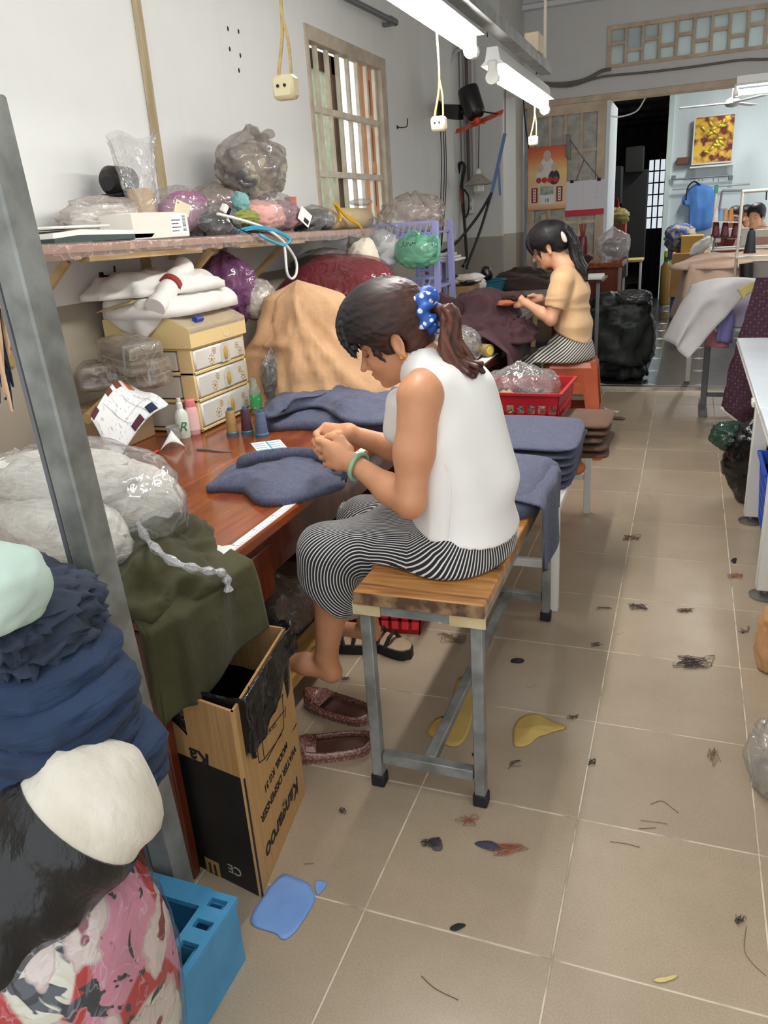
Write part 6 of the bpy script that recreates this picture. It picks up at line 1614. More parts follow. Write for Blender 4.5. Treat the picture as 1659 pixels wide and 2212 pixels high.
tag(MB().tube([pz(425, 969, DZ + .004), pz(470, 974, DZ + .003), pz(505, 976, DZ + .002)], [.0035, .003, .0012], 8).obj('awl', M_GALV), 'thin metal awl lying on the desk', 'tool')
tag(MB().tube([pz(312, 988, DZ + .006), pz(341, 974, DZ + .006)], .0055, 10).obj('pen', mat('red_plastic', (190, 40, 36), .35)), 'red pen beside the pattern sheet', 'pen')
t = empty('small_box', tuple(pz(258, 1030, DZ)), label='flat turquoise cardboard box beside the pattern sheet', cat='box')
M_ = Matrix.Translation(pz(252, 1032, DZ + .0005)) @ Matrix.Rotation(.35, 4, 'Z'); MB().box((-.055, -.035, 0), (.055, .035, .022), .002, M_).obj('box', mat('turquoise_card', (60, 178, 200), .4), t)
MB().box((.02, -.0362, .006), (.05, -.035, .018), 0, M_).obj('label', M_PAPER, t)
p = pz(286, 1000, DZ); t = empty('glass_jar', tuple(p), label='small clear jar next to the pattern sheet', cat='jar'); MB().lathe([(.028, 0), (.03, .004), (.03, .03), (.027, .036), (.026, .03), (.026, .006)], p, 20, capt=False).obj('jar', film('jar_glass', (180, 170, 160), .25, .05, .05), t)
bag('packet', pz(262, 1090, DZ) + Vector((0, 0, .03)), (.06, .05, .032), 'dark maroon cloth in a small film packet on the desk', M_CLEAR, M_MAROON, knot=0, seed=17, floor=DZ + .002, cat='packet', sq=3)
bag('packet', pz(245, 1130, DZ) + Vector((0.04, -.06, .03)), (.07, .07, .035), 'black things in a crumpled film packet beside the olive cloth', M_CLEAR, M_BLACKM, knot=0, seed=19, floor=DZ + .002, cat='packet', sq=3)
t = empty('ruler_tape', (DXE + .02, 1.8, DZ), label='white measuring tape stuck along the front edge of the desk', cat='ruler')
MB().box((DXE - .004 - .028, 1.25, DZ + .0003), (DXE - .006, 2.62, DZ + .0014)).obj('tape', M_PAPER, t, False)
tk = MB(); txm = mat('tape_ink', (90, 92, 98), .7)
for i in range(136):
 y = 1.26 + .01 * i; l = .012 if i % 10 == 0 else (.009 if i % 5 == 0 else .006)
 tk.box((DXE - .008 - l, y - .0006, DZ + .0014), (DXE - .008, y + .0006, DZ + .0018))
tko = tk.obj('tick_marks', txm, t, False); tko['kind'] = 'stuff'
for i in range(1, 13):
 text('number', str(i * 10), Matrix.Translation((DXE - .026, 1.26 + .1 * i, DZ + .0015)) @ Matrix.Rotation(math.pi / 2, 4, 'Z'), .010, txm, t, ext=.0002)
flat('loose_paper', 'white paper sheet under the end of the measuring tape', 'paper', [(400, 1166), (450, 1172), (480, 1180), (505, 1176), (480, 1218), (455, 1210)], DZ + .0002, M_PAPER, .0003)
# ------------------------------------------------------------ foreground pile, box, crates, shoes
c = Vector((-1.30, 1.33, DZ + .13))
t = empty('yarn_bag', tuple(c), label='clear plastic bag of white skeins on the near end of the desk', cat='bag')
M_YARN = mat('ivory_yarn', (240, 236, 226), .8, c2=(222, 216, 202), scale=26, stretch=(1, 5, 5), bump=.7, bscale=26, bdist=.006)
for k, (dx_, dy_, dz_, rx, ry, rz_, ro) in enumerate([(-.02, -.06, -.04, .25, .10, .085, -.35), (.0, .08, .0, .23, .09, .09, -.1), (-.04, .0, .07, .20, .09, .06, .1)]):
 blob('skein', c + Vector((dx_, dy_, dz_)), (rx, ry, rz_), M_YARN, t, 30 + k, (48, 28), .08, 3, .10, 8, DZ + .004, 2.3, rot=ro)
blob('film', c, (.285, .20, .15), M_CLEAR, t, 33, (72, 44), .10, 3, .10, 7, DZ + .002, 2.2, rot=-.25)
bag('plastic_bag', Vector((-1.78, 1.62, DZ + .07)), (.10, .10, .09), 'clear crumpled bag against the wall at the left edge', M_CLEARW, None, knot=.05, seed=41, floor=DZ + .002)
bag('plastic_bag', Vector((-1.70, 1.80, DZ + .07)), (.07, .08, .08), 'round clear bag beside the kraft tube by the wall', M_CLEARW, None, knot=.0, seed=43, floor=DZ + .002)
p = Vector((-1.62, 1.42, DZ)); t = empty('thread_cone', tuple(p), label='pale blue thread cone at the left picture edge', cat='thread')
MB().lathe([(.03, 0), (.034, .006), (.033, .10), (.026, .14), (.014, .145)], p, 22).obj('thread', threadm('pale_blue_thread', (132, 168, 184)), t)
tag(box('card_box', (-1.70, 1.66, DZ), (-1.52, 1.80, DZ + .035), mat('yellow_card', (206, 184, 120), .6), None, .002), 'low yellow cardboard box on the desk behind the white skeins', 'box')
t = empty('fabric_strips', (-1.55, 1.5, 1.2), label='bundle of dark cloth strips hanging at the left picture edge', cat='strips')
rs = random.Random(9)
for k in range(14):
 col = [cloth('strip_navy', (30, 40, 62)), cloth('strip_black', (26, 24, 28)), cloth('strip_plum', (58, 36, 52)), cloth('strip_peach', (206, 172, 140))][k % 4 if k != 7 else 3] if k % 5 else cloth('strip_navy', (30, 40, 62))
 a = pxx(-14 + rs.uniform(-8, 8), 640 + rs.uniform(-10, 10), -1.6); b2 = pxx(2 + k * 2.4 + rs.uniform(-4, 4), 760 + rs.uniform(-10, 130), -1.6 + rs.uniform(-.04, .04))
 m_ = a.lerp(b2, .5) + Vector((rs.uniform(-.02, .02), 0, .02))
 MB().tube(bez([a, m_, b2], 8), [.006, .008, .008, .007, .007, .006, .006, .005, .003], 5).obj('strip', col, t)
MB().tube([(-1.62, 1.30, 1.30), (WX, 1.30, 1.30)], .006, 8).obj('peg', M_GREYMETAL, t)
t = empty('olive_cloth', (-1.0, 1.2, DZ), label='olive green cloth spilling over the near corner of the desk', cat='cloth')
heap('cloth_heap', ol(DZ, (150, 1275), (258, 1190), (290, 1128), (330, 1150), (440, 1178), (490, 1225), (488, 1262), (372, 1330), (250, 1345)), DZ, .085, M_OLIVE, t, 6, p=2.6, fold=.05, fscale=9, fold2=.02, edge=.012, n=(96, 30))
def olf(u, v):
 K = np.array([0, .22, .42, .72, 1.0]); X = np.interp(u, K, [-.955, -.93, -.905, -.895, -.90]); Y = np.interp(u, K, [1.058, 1.058, 1.13, 1.28, 1.40])
 zb = np.interp(u, [0, .15, .6, 1], [.53, .455, .50, .50]); z = DZ + .03 + (zb - DZ - .03) * v
 P = np.stack([X, Y, z * .35], -1); k = .045 * (ridge(P, 9, 14) - .6) + .012 * np.sin(u * 13 + v)
 a = np.clip(v * 6, 0, 1); cx_, cy_ = -1.05, 1.25
 nx, ny = X - cx_, Y - cy_; L = np.sqrt(nx ** 2 + ny ** 2)
 return X - .05 * (1 - a) + nx / L * k * np.clip(v * 2.5, 0, 1) + .01 * v, Y + .03 * (1 - a) * (u < .3) + np.minimum(ny / L * k, .01) * np.clip(v * 2.5, 0, 1) - .015 * v * (u < .3), z - .01 * (1 - a)
sheet('hanging_flap', olf, 60, 34, M_OLIVE, t, .003)
ps = [(222, 985, .10), (262, 1012, .11), (288, 1060, .10), (292, 1110, .10), (318, 1165, .11), (372, 1212, .11), (440, 1232, .07), (484, 1240, .04), (494, 1275, .0)]
pts = bez([pz(x, y, DZ + z) for x, y, z in ps], 64)
t = empty('film_strip', tuple(pts[0]), label='shiny twisted strip of plastic film trailing over the olive cloth', cat='film')
MB().tube(pts, [.008 + .003 * math.sin(i * 1.3) for i in range(len(pts))], 7).obj('strip', film('silver_strip_film', (206, 206, 206), .75, .12, 1.0, 60, .6), t)
A, B_, Cc, Dd = Vector((-.792, 1.092, 0)), Vector((-.848, 1.43, 0)), Vector((-1.14, 1.44, 0)), Vector((-1.09, 1.150, 0))
HB = .49
t = empty('cardboard_box', tuple((A + Cc) / 2), label='upside-down brown and black cardboard carton with black lettering under the desk edge', cat='box')
M_KRAFT = mat('corrugated_kraft', (190, 150, 98), .75, c2=(172, 130, 80), scale=4, stretch=(30, 30, 1.2), bump=.25, bscale=10, contrast=(.3, .7))
M_BLKPR = mat('black_carton_print', (20, 19, 19), .55, c2=(30, 28, 26), scale=6)
M_INK = mat('black_ink', (24, 20, 18), .6)
def wall_(name, a, b2, z0, z1, m, th=.006):
 d = (b2 - a).normalized(); n_ = Vector((-d.y, d.x, 0)) * th
 V = [a + Vector((0,0,z0)), b2 + Vector((0,0,z0)), b2 + n_ + Vector((0,0,z0)), a + n_ + Vector((0,0,z0))]; V += [v + Vector((0, 0, z1 - z0)) for v in V]
 return mk(name, V, [(3,2,1,0),(4,5,6,7),(0,1,5,4),(1,2,6,5),(2,3,7,6),(3,0,4,7)], m, t, False)
sp_ = .325
wall_('side_panel', A, B_, 0, HB, M_KRAFT); wall_('back_panel', B_, Cc, 0, HB, M_KRAFT); wall_('far_panel', Cc, Dd, 0, HB, M_KRAFT)
wall_('front_panel', Dd, A, sp_, HB, M_KRAFT); wall_('black_panel', Dd, A, 0, sp_, M_BLKPR)
d = (B_ - A).normalized(); zu = Vector((0, 0, 1)); ns = Vector((d.y, -d.x, 0))
def onside(px, py):   # point on the side panel
 r = Vector(ray(px, py)); o = Vector((0, 0, CAMH)); k = ((A + ns * .0008) - o).dot(ns) / r.dot(ns); return o + r * k
df = (A - Dd).normalized(); nf = Vector((df.y, -df.x, 0))
def onfront(px, py):
 r = Vector(ray(px, py)); o = Vector((0, 0, CAMH)); k = ((A + nf * .0008) - o).dot(nf) / r.dot(nf); return o + r * k
text('lettering', 'Kangaroo', frame_mat(onside(612, 1762), -d, -zu), .062, M_INK, t, shear=.15, bold=.0012)
text('lettering', 'WATER DISPENSER', frame_mat(onside(604, 1688), -d, -zu), .030, M_INK, t, bold=.0006)
text('lettering', 'MODEL KG 31', frame_mat(onside(597, 1655), -d, -zu), .026, M_INK, t, bold=.0006)
text('lettering', 'Ka', frame_mat(onfront(432, 1637), -df, -zu), .055, M_INK, t, shear=.15, bold=.0012)
text('lettering', 'CE', frame_mat(onfront(507, 1880), -df, -zu), .034, mat('white_ink', (190, 186, 178), .6), t)
def pline(f, pts, r=.0012, nm='printed_line', m=M_INK): return MB().tube([f(*p) for p in pts], r, 4).obj(nm, m, t)
for L_ in ([(536, 1482), (560, 1648)], [(552, 1480), (571, 1640)], [(560, 1648), (571, 1640)], [(556, 1565), (612, 1500)], [(562, 1602), (614, 1535)], [(576, 1643), (613, 1572)], [(613, 1572), (610, 1500)], [(571, 1640), (609, 1585)], [(616, 1525), (616, 1550)]): pline(onside, L_)
for cxp, cyp in ((580, 1578), (587, 1571), (594, 1564)):
 pline(onside, [(cxp - 3, cyp + 3), (cxp + 2, cyp - 2), (cxp + 3, cyp + 4), (cxp - 2, cyp + 9), (cxp - 3, cyp + 3)], .0007)
pa_ = onfront(461, 1878); MB().box((-.022, -.028, 0), (.022, .028, .0006), 0, frame_mat(pa_, df, zu)).obj('handling_mark', mat('kraft_print', (176, 140, 92), .7), t, False)
for sx_ in (-.008, .008): MB().box((sx_ - .003, -.018, .0006), (sx_ + .003, .018, .0012), 0, frame_mat(pa_, df, zu)).prism([(sx_ - .007, -.012), (sx_, -.022), (sx_ + .007, -.012)], .0006, .0012, frame_mat(pa_, df, zu)).obj('arrow_mark', M_INK, t, False)
MB().box((-.02, -.0035, 0), (.02, .0035, .0006), 0, frame_mat(onfront(542, 1938), df, zu)).obj('paper_sticker', M_PAPER, t, False)
t = empty('bin_liner', tuple((A + Cc) / 2 + Vector((0, 0, HB))), label='black plastic liner turned over the mouth of the cardboard carton', cat='bag')
cn4 = [A + Vector((.010, -.010, 0)), B_ + Vector((.010, .010, 0)), Cc + Vector((-.010, .010, 0)), Dd + Vector((-.008, -.004, 0))]
loop = ring([tuple(cn4[i].lerp(cn4[(i + 1) % 4], k / 6)[:2]) for i in range(4) for k in range(6)], 96)
lc = loop.mean(0)
def linf(u, v):
 i = (u * 96) % 96; lx = np.interp(i, np.arange(97), np.append(loop[:, 0], loop[0, 0])); ly = np.interp(i, np.arange(97), np.append(loop[:, 1], loop[0, 1]))
 P = np.stack([lx, ly, v], -1); w = (ridge(P * [1, 1, .15], 22, 3) - .6)
 near = np.exp(-((lx + .80) ** 2 + (ly - 1.16) ** 2) / .035)
 drop = .045 + .11 * near + .025 * noise(P, 9, 2)
 inn = v < .35; k = np.clip((v - .35) / .65, 0, 1)
 sx = np.where(inn, .80 + .20 * (v / .35), 1.0 + .02 + .05 * k * (w + .4))
 z = np.where(inn, HB - .30 + .31 * (v / .35), HB + .012 - drop * k)
 return lc[0] + (lx - lc[0]) * sx + .012 * w, np.maximum(lc[1] + (ly - lc[1]) * sx, 1.119 + .012 * (lx + 1.1)) , z + .012 * w * (v < .7)
sheet('liner', linf, 140, 26, M_BLKF, t, .0015)
mk('liner_bottom', [(lc[0] + (x - lc[0]) * .92, lc[1] + (y - lc[1]) * .92, HB - .27) for x, y in loop], [tuple(range(96))], M_BLKF, t, False)
M_CRB = mat('sky_blue_plastic', (78, 156, 200), .4, c2=(66, 140, 184), scale=8)
def crate(name, label, W_, L_, H_, m, rows, cols, holes=True, taper=.9, group=None, rim=.014, z1=None):
 """open plastic crate about the origin: base, four lattice walls, rim"""
 t = empty(name, (0, 0, 0), label=label, cat='crate', group=group)
 MB().box((-W_/2*taper, -L_/2*taper, 0), (W_/2*taper, L_/2*taper, .008), .002).obj('base', m, t)
 cs = [(-1, -1), (1, -1), (1, 1), (-1, 1)]
 for i in range(4):
  (ax, ay), (bx_, by_) = cs[i], cs[(i + 1) % 4]
  def P(u, z):
   k = taper + (1 - taper) * z / H_
   return Vector(((ax + (bx_ - ax) * u) * W_ / 2 * k, (ay + (by_ - ay) * u) * L_ / 2 * k, z))
  n_ = cols if i % 2 == 0 else max(3, int(cols * L_ / W_)); w = MB(); th = .004
  nrm_ = Vector(((ay + by_) / 2 * 0 + (ax + bx_) / 2, (ay + by_) / 2, 0)).normalized() * th
  def quad(u0, u1, z0, z1_):
   q = [P(u0, z0), P(u1, z0), P(u1, z1_), P(u0, z1_)]; q2 = [v - nrm_ for v in q]
   w.add(q + q2, [(0,1,2,3),(7,6,5,4),(0,4,5,1),(1,5,6,2),(2,6,7,3),(3,7,4,0)])
  zl, zh = .02, H_ - .05
  quad(0, 1, 0, zl); quad(0, 1, zh, H_)
  for r_ in range(rows + 1):
   zz = zl + (zh - zl) * r_ / rows;
   if 0 < r_ < rows: quad(0, 1, zz - .006, zz + .006)
  for c_i in range(n_ + 1):
   u = c_i / n_; wd = .16 / n_; quad(max(0, u - wd), min(1, u + wd), zl, zh)
  w.obj('lattice_wall', m, t, False)
  r2 = MB(); a, b2 = P(0, H_), P(1, H_); out = nrm_ / th * rim * .6
  r2.bar(a + out * .5 - (b2 - a).normalized() * .006, b2 + out * .5 + (b2 - a).normalized() * .006, rim, .010); r2.obj('rim', m, t, False)
 return t
t = empty('bottle_crate', (-.80, .86, 0), label='sky blue plastic crate at the foot of the steel post', cat='crate')
k0, k1, l0, l1, hh = -1.02, -.748, .70, .945, .17
wl_ = MB(); e_ = .018
for (x0, x1, y0, y1) in ((k0, k1, l0, l0 + e_), (k0, k1, l1 - e_, l1), (k0, k0 + e_, l0 + e_, l1 - e_), (k1 - e_, k1, l0 + e_, l1 - e_)):
 V = [(x0, y0, 0), (x1, y0, 0), (x1, y1, 0), (x0, y1, 0)]; wl_.box((x0, y0, 0), (x1, y1, hh - .012))
wl_.obj('side_walls', M_CRB, t, False)
rm = MB(); zr0, zr1 = hh - .012, hh
for x0, x1 in ((k1 - .055, k1 + .006), (k0 - .006, k0 + .055)):
 rm.box((x0, l0, zr0), (x0 + .012, l1, zr1)); rm.box((x1 - .012, l0, zr0), (x1, l1, zr1))
 yy = l0
 for seg, gap in ((.03, .02), (.03, .05), (.03, .02), (.03, .02), (.035, 0)): rm.box((x0 + .012, yy, zr0), (x1 - .012, min(yy + seg, l1), zr1)); yy += seg + gap
rm.box((k0 + .055, l0 - .004, zr0), (k1 - .055, l0 + .04, zr1)); rm.box((k0 + .055, l1 - .04, zr0), (k1 - .055, l1 + .004, zr1))
rm.obj('perforated_rim', M_CRB, t, False)
MB().box((k0 + e_, l0 + e_, .0), (k1 - e_, l1 - e_, .006)).obj('base', M_CRB, t, False)
MB().box((k0 + e_, .83, .01), (k1 - e_, .838, hh - .02)).obj('divider', M_CRB, t, False)
M_FLO, nt, b = new_mat('floral_print')
tcn = nd(nt, 'ShaderNodeTexCoord'); spx = nd(nt, 'ShaderNodeSeparateXYZ'); nt.links.new(tcn.outputs['Object'], spx.inputs[0]); cmb = nd(nt, 'ShaderNodeCombineXYZ')
xy_ = nd(nt, 'ShaderNodeMath', operation='MULTIPLY_ADD'); xy_.inputs[1].default_value = .75; nt.links.new(spx.outputs[1], xy_.inputs[0]); nt.links.new(spx.outputs[0], xy_.inputs[2]); nt.links.new(xy_.outputs[0], cmb.inputs[0]); dn_ = nd(nt, 'ShaderNodeTexNoise'); dn_.inputs['Scale'].default_value = 22; nt.links.new(tcn.outputs['Object'], dn_.inputs['Vector'])
zz_ = nd(nt, 'ShaderNodeMath', operation='MULTIPLY_ADD'); zz_.inputs[1].default_value = .09; nt.links.new(dn_.outputs['Fac'], zz_.inputs[0]); nt.links.new(spx.outputs[2], zz_.inputs[2]); nt.links.new(zz_.outputs[0], cmb.inputs[1])
def vor(scale, dist=.0):
 v = nd(nt, 'ShaderNodeTexVoronoi'); v.voronoi_dimensions = '2D'; v.inputs['Scale'].default_value = scale; nt.links.new(cmb.outputs[0], v.inputs['Vector']); return v
nz = nd(nt, 'ShaderNodeTexNoise'); nz.inputs['Scale'].default_value = 3.2; nz.inputs['Detail'].default_value = 1; nt.links.new(tcn.outputs['Object'], nz.inputs['Vector'])
nzz = nd(nt, 'ShaderNodeMath', operation='MULTIPLY_ADD'); nzz.inputs[1].default_value = .45; nt.links.new(spx.outputs[2], nzz.inputs[0]); nt.links.new(nz.outputs['Fac'], nzz.inputs[2])
base = ramp(nt, nzz.outputs[0], [(.0, lin((220, 216, 196))), (.58, lin((222, 218, 200))), (.59, lin((186, 44, 50))), (.65, lin((186, 44, 50))), (.66, lin((214, 142, 164)))], 'LINEAR')
def over(prev, fac, col):
 mx = nd(nt, 'ShaderNodeMixRGB'); mx.inputs[2].default_value = lin(col); nt.links.new(fac, mx.inputs[0]); nt.links.new(prev, mx.inputs[1]); return mx.outputs[0]
wv = nd(nt, 'ShaderNodeTexNoise'); wv.inputs['Scale'].default_value = 13; wv.inputs['Detail'].default_value = 2; wv.inputs['Distortion'].default_value = 2.5; nt.links.new(tcn.outputs['Object'], wv.inputs['Vector'])
leaf = ramp(nt, wv.outputs['Fac'], [(.605, (0, 0, 0)), (.625, (1, 1, 1))])
pr_ = over(base.outputs[0], leaf.outputs[0], (40, 46, 60))
v1 = vor(9); petal = ramp(nt, v1.outputs['Distance'], [(.33, (1, 1, 1)), (.37, (0, 0, 0))]); pr_ = over(pr_, petal.outputs[0], (222, 204, 196))
ring_ = ramp(nt, v1.outputs['Distance'], [(.30, (0, 0, 0)), (.33, (.5, .5, .5)), (.36, (0, 0, 0))]); pr_ = over(pr_, ring_.outputs[0], (160, 120, 122))
heart = ramp(nt, v1.outputs['Distance'], [(.08, (1, 1, 1)), (.11, (0, 0, 0))]); pr_ = over(pr_, heart.outputs[0], (132, 34, 44))
nt.links.new(pr_, b.inputs['Base Color']); b.inputs['Roughness'].default_value = .6
t = empty('floral_bundle', (-.86, .63, 0), label='bundle of red, pink and cream floral fabric wrapped in clear film', cat='fabric')
cfl = Vector((-.885, .64, .26)); blob('fabric', cfl, (.185, .16, .27), M_FLO, t, 51, (72, 48), .07, 3, .03, 5, .004, 2.6)
blob('film_wrap', cfl, (.192, .167, .28), film('cling_film', (220, 220, 220), .03, .08, 1.0, 40, .5), t, 51, (72, 48), .07, 3, .035, 6, .002, 2.6)
a, b2 = J(-40, 2010, .56), J(292, 1618, .76); a = Vector(a); b2 = Vector(b2)
t = empty('fabric_roll', tuple(a), label='thick white roll in clear film, its lower half sleeved in black', cat='roll')
N_ = 26; pts = [a.lerp(b2, k / (N_ - 1)) for k in range(N_)]
rr_ = [.108 * (1 - .9 * max(0, (k / (N_ - 1) - .72) / .28) ** 2.6) + .004 * math.sin(k) for k in range(N_)]; rr_[-1] = .012
MB().tube(pts, rr_, 36).obj('roll', cloth('white_roll_cloth', (226, 219, 204), (210, 201, 184), bump=.6, bscale=10, bdist=.02, stretch=(2, 2, 1)), t)
k_ = int(N_ * .66); MB().tube(pts[:k_], [r + .003 for r in rr_[:k_]], 36).obj('black_sleeve', mat('black_sleeve_film', (24, 24, 26), .28, bump=.7, bscale=8, bdist=.02, stretch=(2.5, 2.5, 1)), t)
t = empty('fabric_stack', (-.86, .74, .55), label='stack of folded navy blue cloth with frayed faded edges at the left edge', cat='fabric')
rs = random.Random(3)
for k in range(8):
 z = .60 + k * .036; last = k >= 6
 cpos = Vector((-.93 + .012 * math.sin(k * 2.1) - (.035 if last else 0) - .008 * k, .76 + .006 * k + .01 * math.cos(k), z))
 blob('cloth_fold', cpos, (.20 - .006 * k, .13, .036), M_NAVYF if last else M_NAVY, t, 60 + k, (88, 22), .04, 4, .07 if not last else .22, 5 if not last else 16, None, 3.2, rot=-.12, tilt=(.05, .12))
tag(blob('cloth_bundle', J(-28, 1272, .74), (.085, .08, .065), cloth('mint_cloth', (200, 220, 206), (188, 210, 196)), None, 71, (40, 26), .12, 3, .06, 5, None, 2.6), 'mint green cloth bundle on the navy stack at the left edge', 'fabric')
tag(blob('cloth_bundle', J(-20, 2095, .56), (.045, .05, .06), cloth('lavender_cloth', (186, 172, 208), (172, 158, 196)), None, 73, (36, 24), .1, 3, .05, 5), 'lavender cloth bundle at the lower left edge below the black sleeve', 'fabric')
M_RED = mat('red_crate_plastic', (178, 28, 36), .38, c2=(160, 22, 30), scale=6)
cr = crate('red_crate', 'red plastic crate holding a bag of scraps behind the blue trousers', .42, .36, .19, M_RED, 3, 9)
cr.location = (-.66, 3.36, WZ + .055); cr.rotation_euler = (0, 0, -.04)
tag(box('wooden_board', (-.86, 3.2, WZ), (-.44, 3.56, WZ + .052), M_DESK2, None, .003), 'dark wooden board under the red crate of scraps', 'board')
rcs = bag('scrap_bag', Vector((-.66, 3.36, WZ + .20)), (.17, .14, .14), 'clear bag of black and white scraps standing in the red crate', M_CLEAR, None, knot=.02, seed=81, floor=WZ + .066, fold=.16, sq=2.6)
rs = random.Random(5)
for k in range(26):
 c = Vector((-.66 + rs.uniform(-.12, .12), 3.36 + rs.uniform(-.09, .07), WZ + .13 + rs.uniform(0, .07)))
 e0 = Euler((rs.uniform(-.6, .6), rs.uniform(-.6, .6), rs.uniform(0, 3))).to_matrix()
 def scf(u, v, c=c, e0=e0, ph=rs.random() * 6):
  L = np.stack([(u - .5) * .10, (v - .5) * .035, .012 * np.sin(u * 9 + ph)], -1) @ np.array(e0).T + np.array(c); return L[:, 0], L[:, 1], L[:, 2]
 sheet('scrap', scf, 9, 3, [mat('white_felt', (226, 224, 216), .9), M_BLACKM, mat('cream_felt', (206, 190, 140), .9), mat('white_felt', (226, 224, 216), .9)][k % 4], rcs, .003)
cr2 = copy_tree(cr); cr2['label'] = 'red plastic crate on the floor behind her feet under the desk'; cr2.location = (-.985, 2.40, 0); cr2.rotation_euler = (0, 0, .12); cr2.scale = (.86, .86, .95)
def folded(name, c, L_, W_, H_, m, rz, label, cat, group, seed, tilt=(0, 0), n=(64, 18)):
 return tag(blob(name, c, (L_/2, W_/2, H_/2), m, None, seed, n, .03, 3, .05, 6, None, 6, 2.6, rot=rz, tilt=tilt), label, cat, group)
ords = ['lowest', 'second lowest', 'third lowest', 'middle', 'third from the top', 'second from the top', 'top']
for k in range(6):
 folded('trousers', Vector((-.545 + .004 * k, 2.90 - .006 * k, WZ + .018 + .030 * k)), .40, .44, .034, M_BLUE, .05 * math.sin(k * 3), 'folded slate blue trousers on the white bench, %s of the stack' % ['lowest', 'second lowest', 'third lowest', 'third from the top', 'second from the top', 'topmost'][k], 'trousers', 'folded blue trousers on the white bench', 90 + k, (.02, .03))
for k in range(5):
 folded('brown_cloth', Vector((-.395 + .01 * math.sin(k * 2), 3.22 + .01 * k, WZ + .02 + .028 * k)) + Vector((.03, -.02, -.10 if False else 0)), .22, .30, .03, M_BROWN, .1 * math.cos(k * 2), 'folded brown cloth beside the red crate, %s of the pile' % ['lowest', 'second lowest', 'middle', 'second from the top', 'topmost'][k], 'cloth', 'brown cloth pile by the red crate', 100 + k)
t = empty('trousers', (-.5, 2.3, BZ), label='slate blue trousers laid over the far end of the bench, hanging down its side', cat='trousers')
heap('top_fold', [(-.66, 2.02), (-.40, 2.02), (-.36, 2.2), (-.36, 2.46), (-.5, 2.5), (-.67, 2.5)], BZ, .075, M_BLUE, t, 24, p=4, fold=.02, fscale=8, edge=.03)
def hangf(u, v):
 y = 2.03 + .36 * u + .03 * v * (u - .5); zb = BZ - .10 - .12 * np.clip(1 - np.abs(u - .35) * 1.8, 0, 1)
 a = np.clip(v * 3, 0, 1); z = BZ + .055 - .02 * a - (BZ + .035 - zb) * np.clip((v - .25) / .75, 0, 1)
 return -.42 + .085 * np.sin(a * 1.57) + .014 * np.sin(u * 11 + 1) * v, y, z
sheet('hanging_leg', hangf, 30, 22, M_BLUE, t, .004)
tag(blob('orange_cloth', Vector((-.375, 3.02, WZ - .015)), (.045, .05, .03), cloth('rust_orange_cloth', (190, 106, 62)), None, 111, (30, 20)), 'rust orange cloth end hanging below the brown cloth pile', 'cloth')
M_GLIT = mat('glitter_jelly', (120, 78, 68), .22, c2=(168, 128, 116), scale=160, bump=.5, bscale=160, contrast=(.5, .62), spec=.7, coat=.4)
M_INS = mat('brown_insole', (92, 60, 50), .5)
def slipper(label, c, rz, s=1.0):
 t = empty('jelly_shoe', tuple(c), label=label, cat='shoe', group='pair of glittery slip-on shoes')
 L_, W_ = .235 * s, .042 * s
 Mx = Matrix.Translation(c) @ Matrix.Rotation(rz, 4, 'Z')
 nu, nv = 28, 20
 def wid(a): return W_ * (.78 + .25 * np.sin(a * np.pi * .85 + .3)) * np.clip(np.sqrt(np.maximum(1 - ((a - .5) * 2) ** 6, 0.0)), 0, 1)
 us = np.linspace(0, 1, nu)
 for nm, m_, zz, kk in (('sole', M_BLACKM, (0, .012), 1.04), ('insole', M_INS, (.0125, .016), .92)):
  P = [((a - .5) * L_, float(wid(np.array(a)) * kk)) for a in us] + [((a - .5) * L_, -float(wid(np.array(a)) * kk)) for a in us[::-1]]
  MB().prism(P, zz[0], zz[1], Mx).obj(nm, m_ if nm == 'insole' else M_GLIT, t, False)
 def up(u, v):     # wall around the shoe, closed over the toe (u from heel round to toe)
  a = u; ang = v * np.pi
  toe = np.clip((a - .60) / .22, 0, 1); h = .030 + .012 * toe + .014 * np.clip(.12 - a, 0, 1) / .12
  w = wid(np.clip(a, .01, .99))
  lat = np.cos(ang); yy = w * 1.05 * lat; zz = .012 + h * np.sin(ang) ** .7
  openk = (1 - toe) * np.clip(np.sin(ang) * 1.6 - .55, 0, 1)
  yy = np.where(openk > 0, np.sign(lat) * w * 1.0, yy); zz = np.where(openk > 0, .012 + h * .75, zz)
  X = np.stack([(a - .5) * L_, yy, zz, np.ones_like(a)], -1) @ np.array(Mx).T; return X[:, 0], X[:, 1], X[:, 2]
 u, v = np.meshgrid(np.linspace(0, 1, 40), np.linspace(0, 1, 24)); P = np.stack(up(u.ravel(), v.ravel()), -1)
 Fs = []
 for f in grid_faces(40, 24):
  uu = np.mean([u.ravel()[i] for i in f]); vv = np.mean([v.ravel()[i] for i in f])
  if uu < .66 and .28 < vv < .72: continue
  Fs.append(f)
 o = mk('upper', P, Fs, M_GLIT, t, True, None); o.modifiers.new('s', 'SOLIDIFY').thickness = .003
 return t
slipper('glittery brown slip-on shoe, the farther of the pair by the carton', Vector((-.905, 1.775, 0)), 2.95)
slipper('glittery brown slip-on shoe, the nearer of the pair by the carton', Vector((-.850, 1.595, 0)), 3.60)
M_SOLE = mat('black_sandal_sole', (22, 21, 23), .6); M_FOOT = mat('beige_footbed', (176, 150, 124), .6)
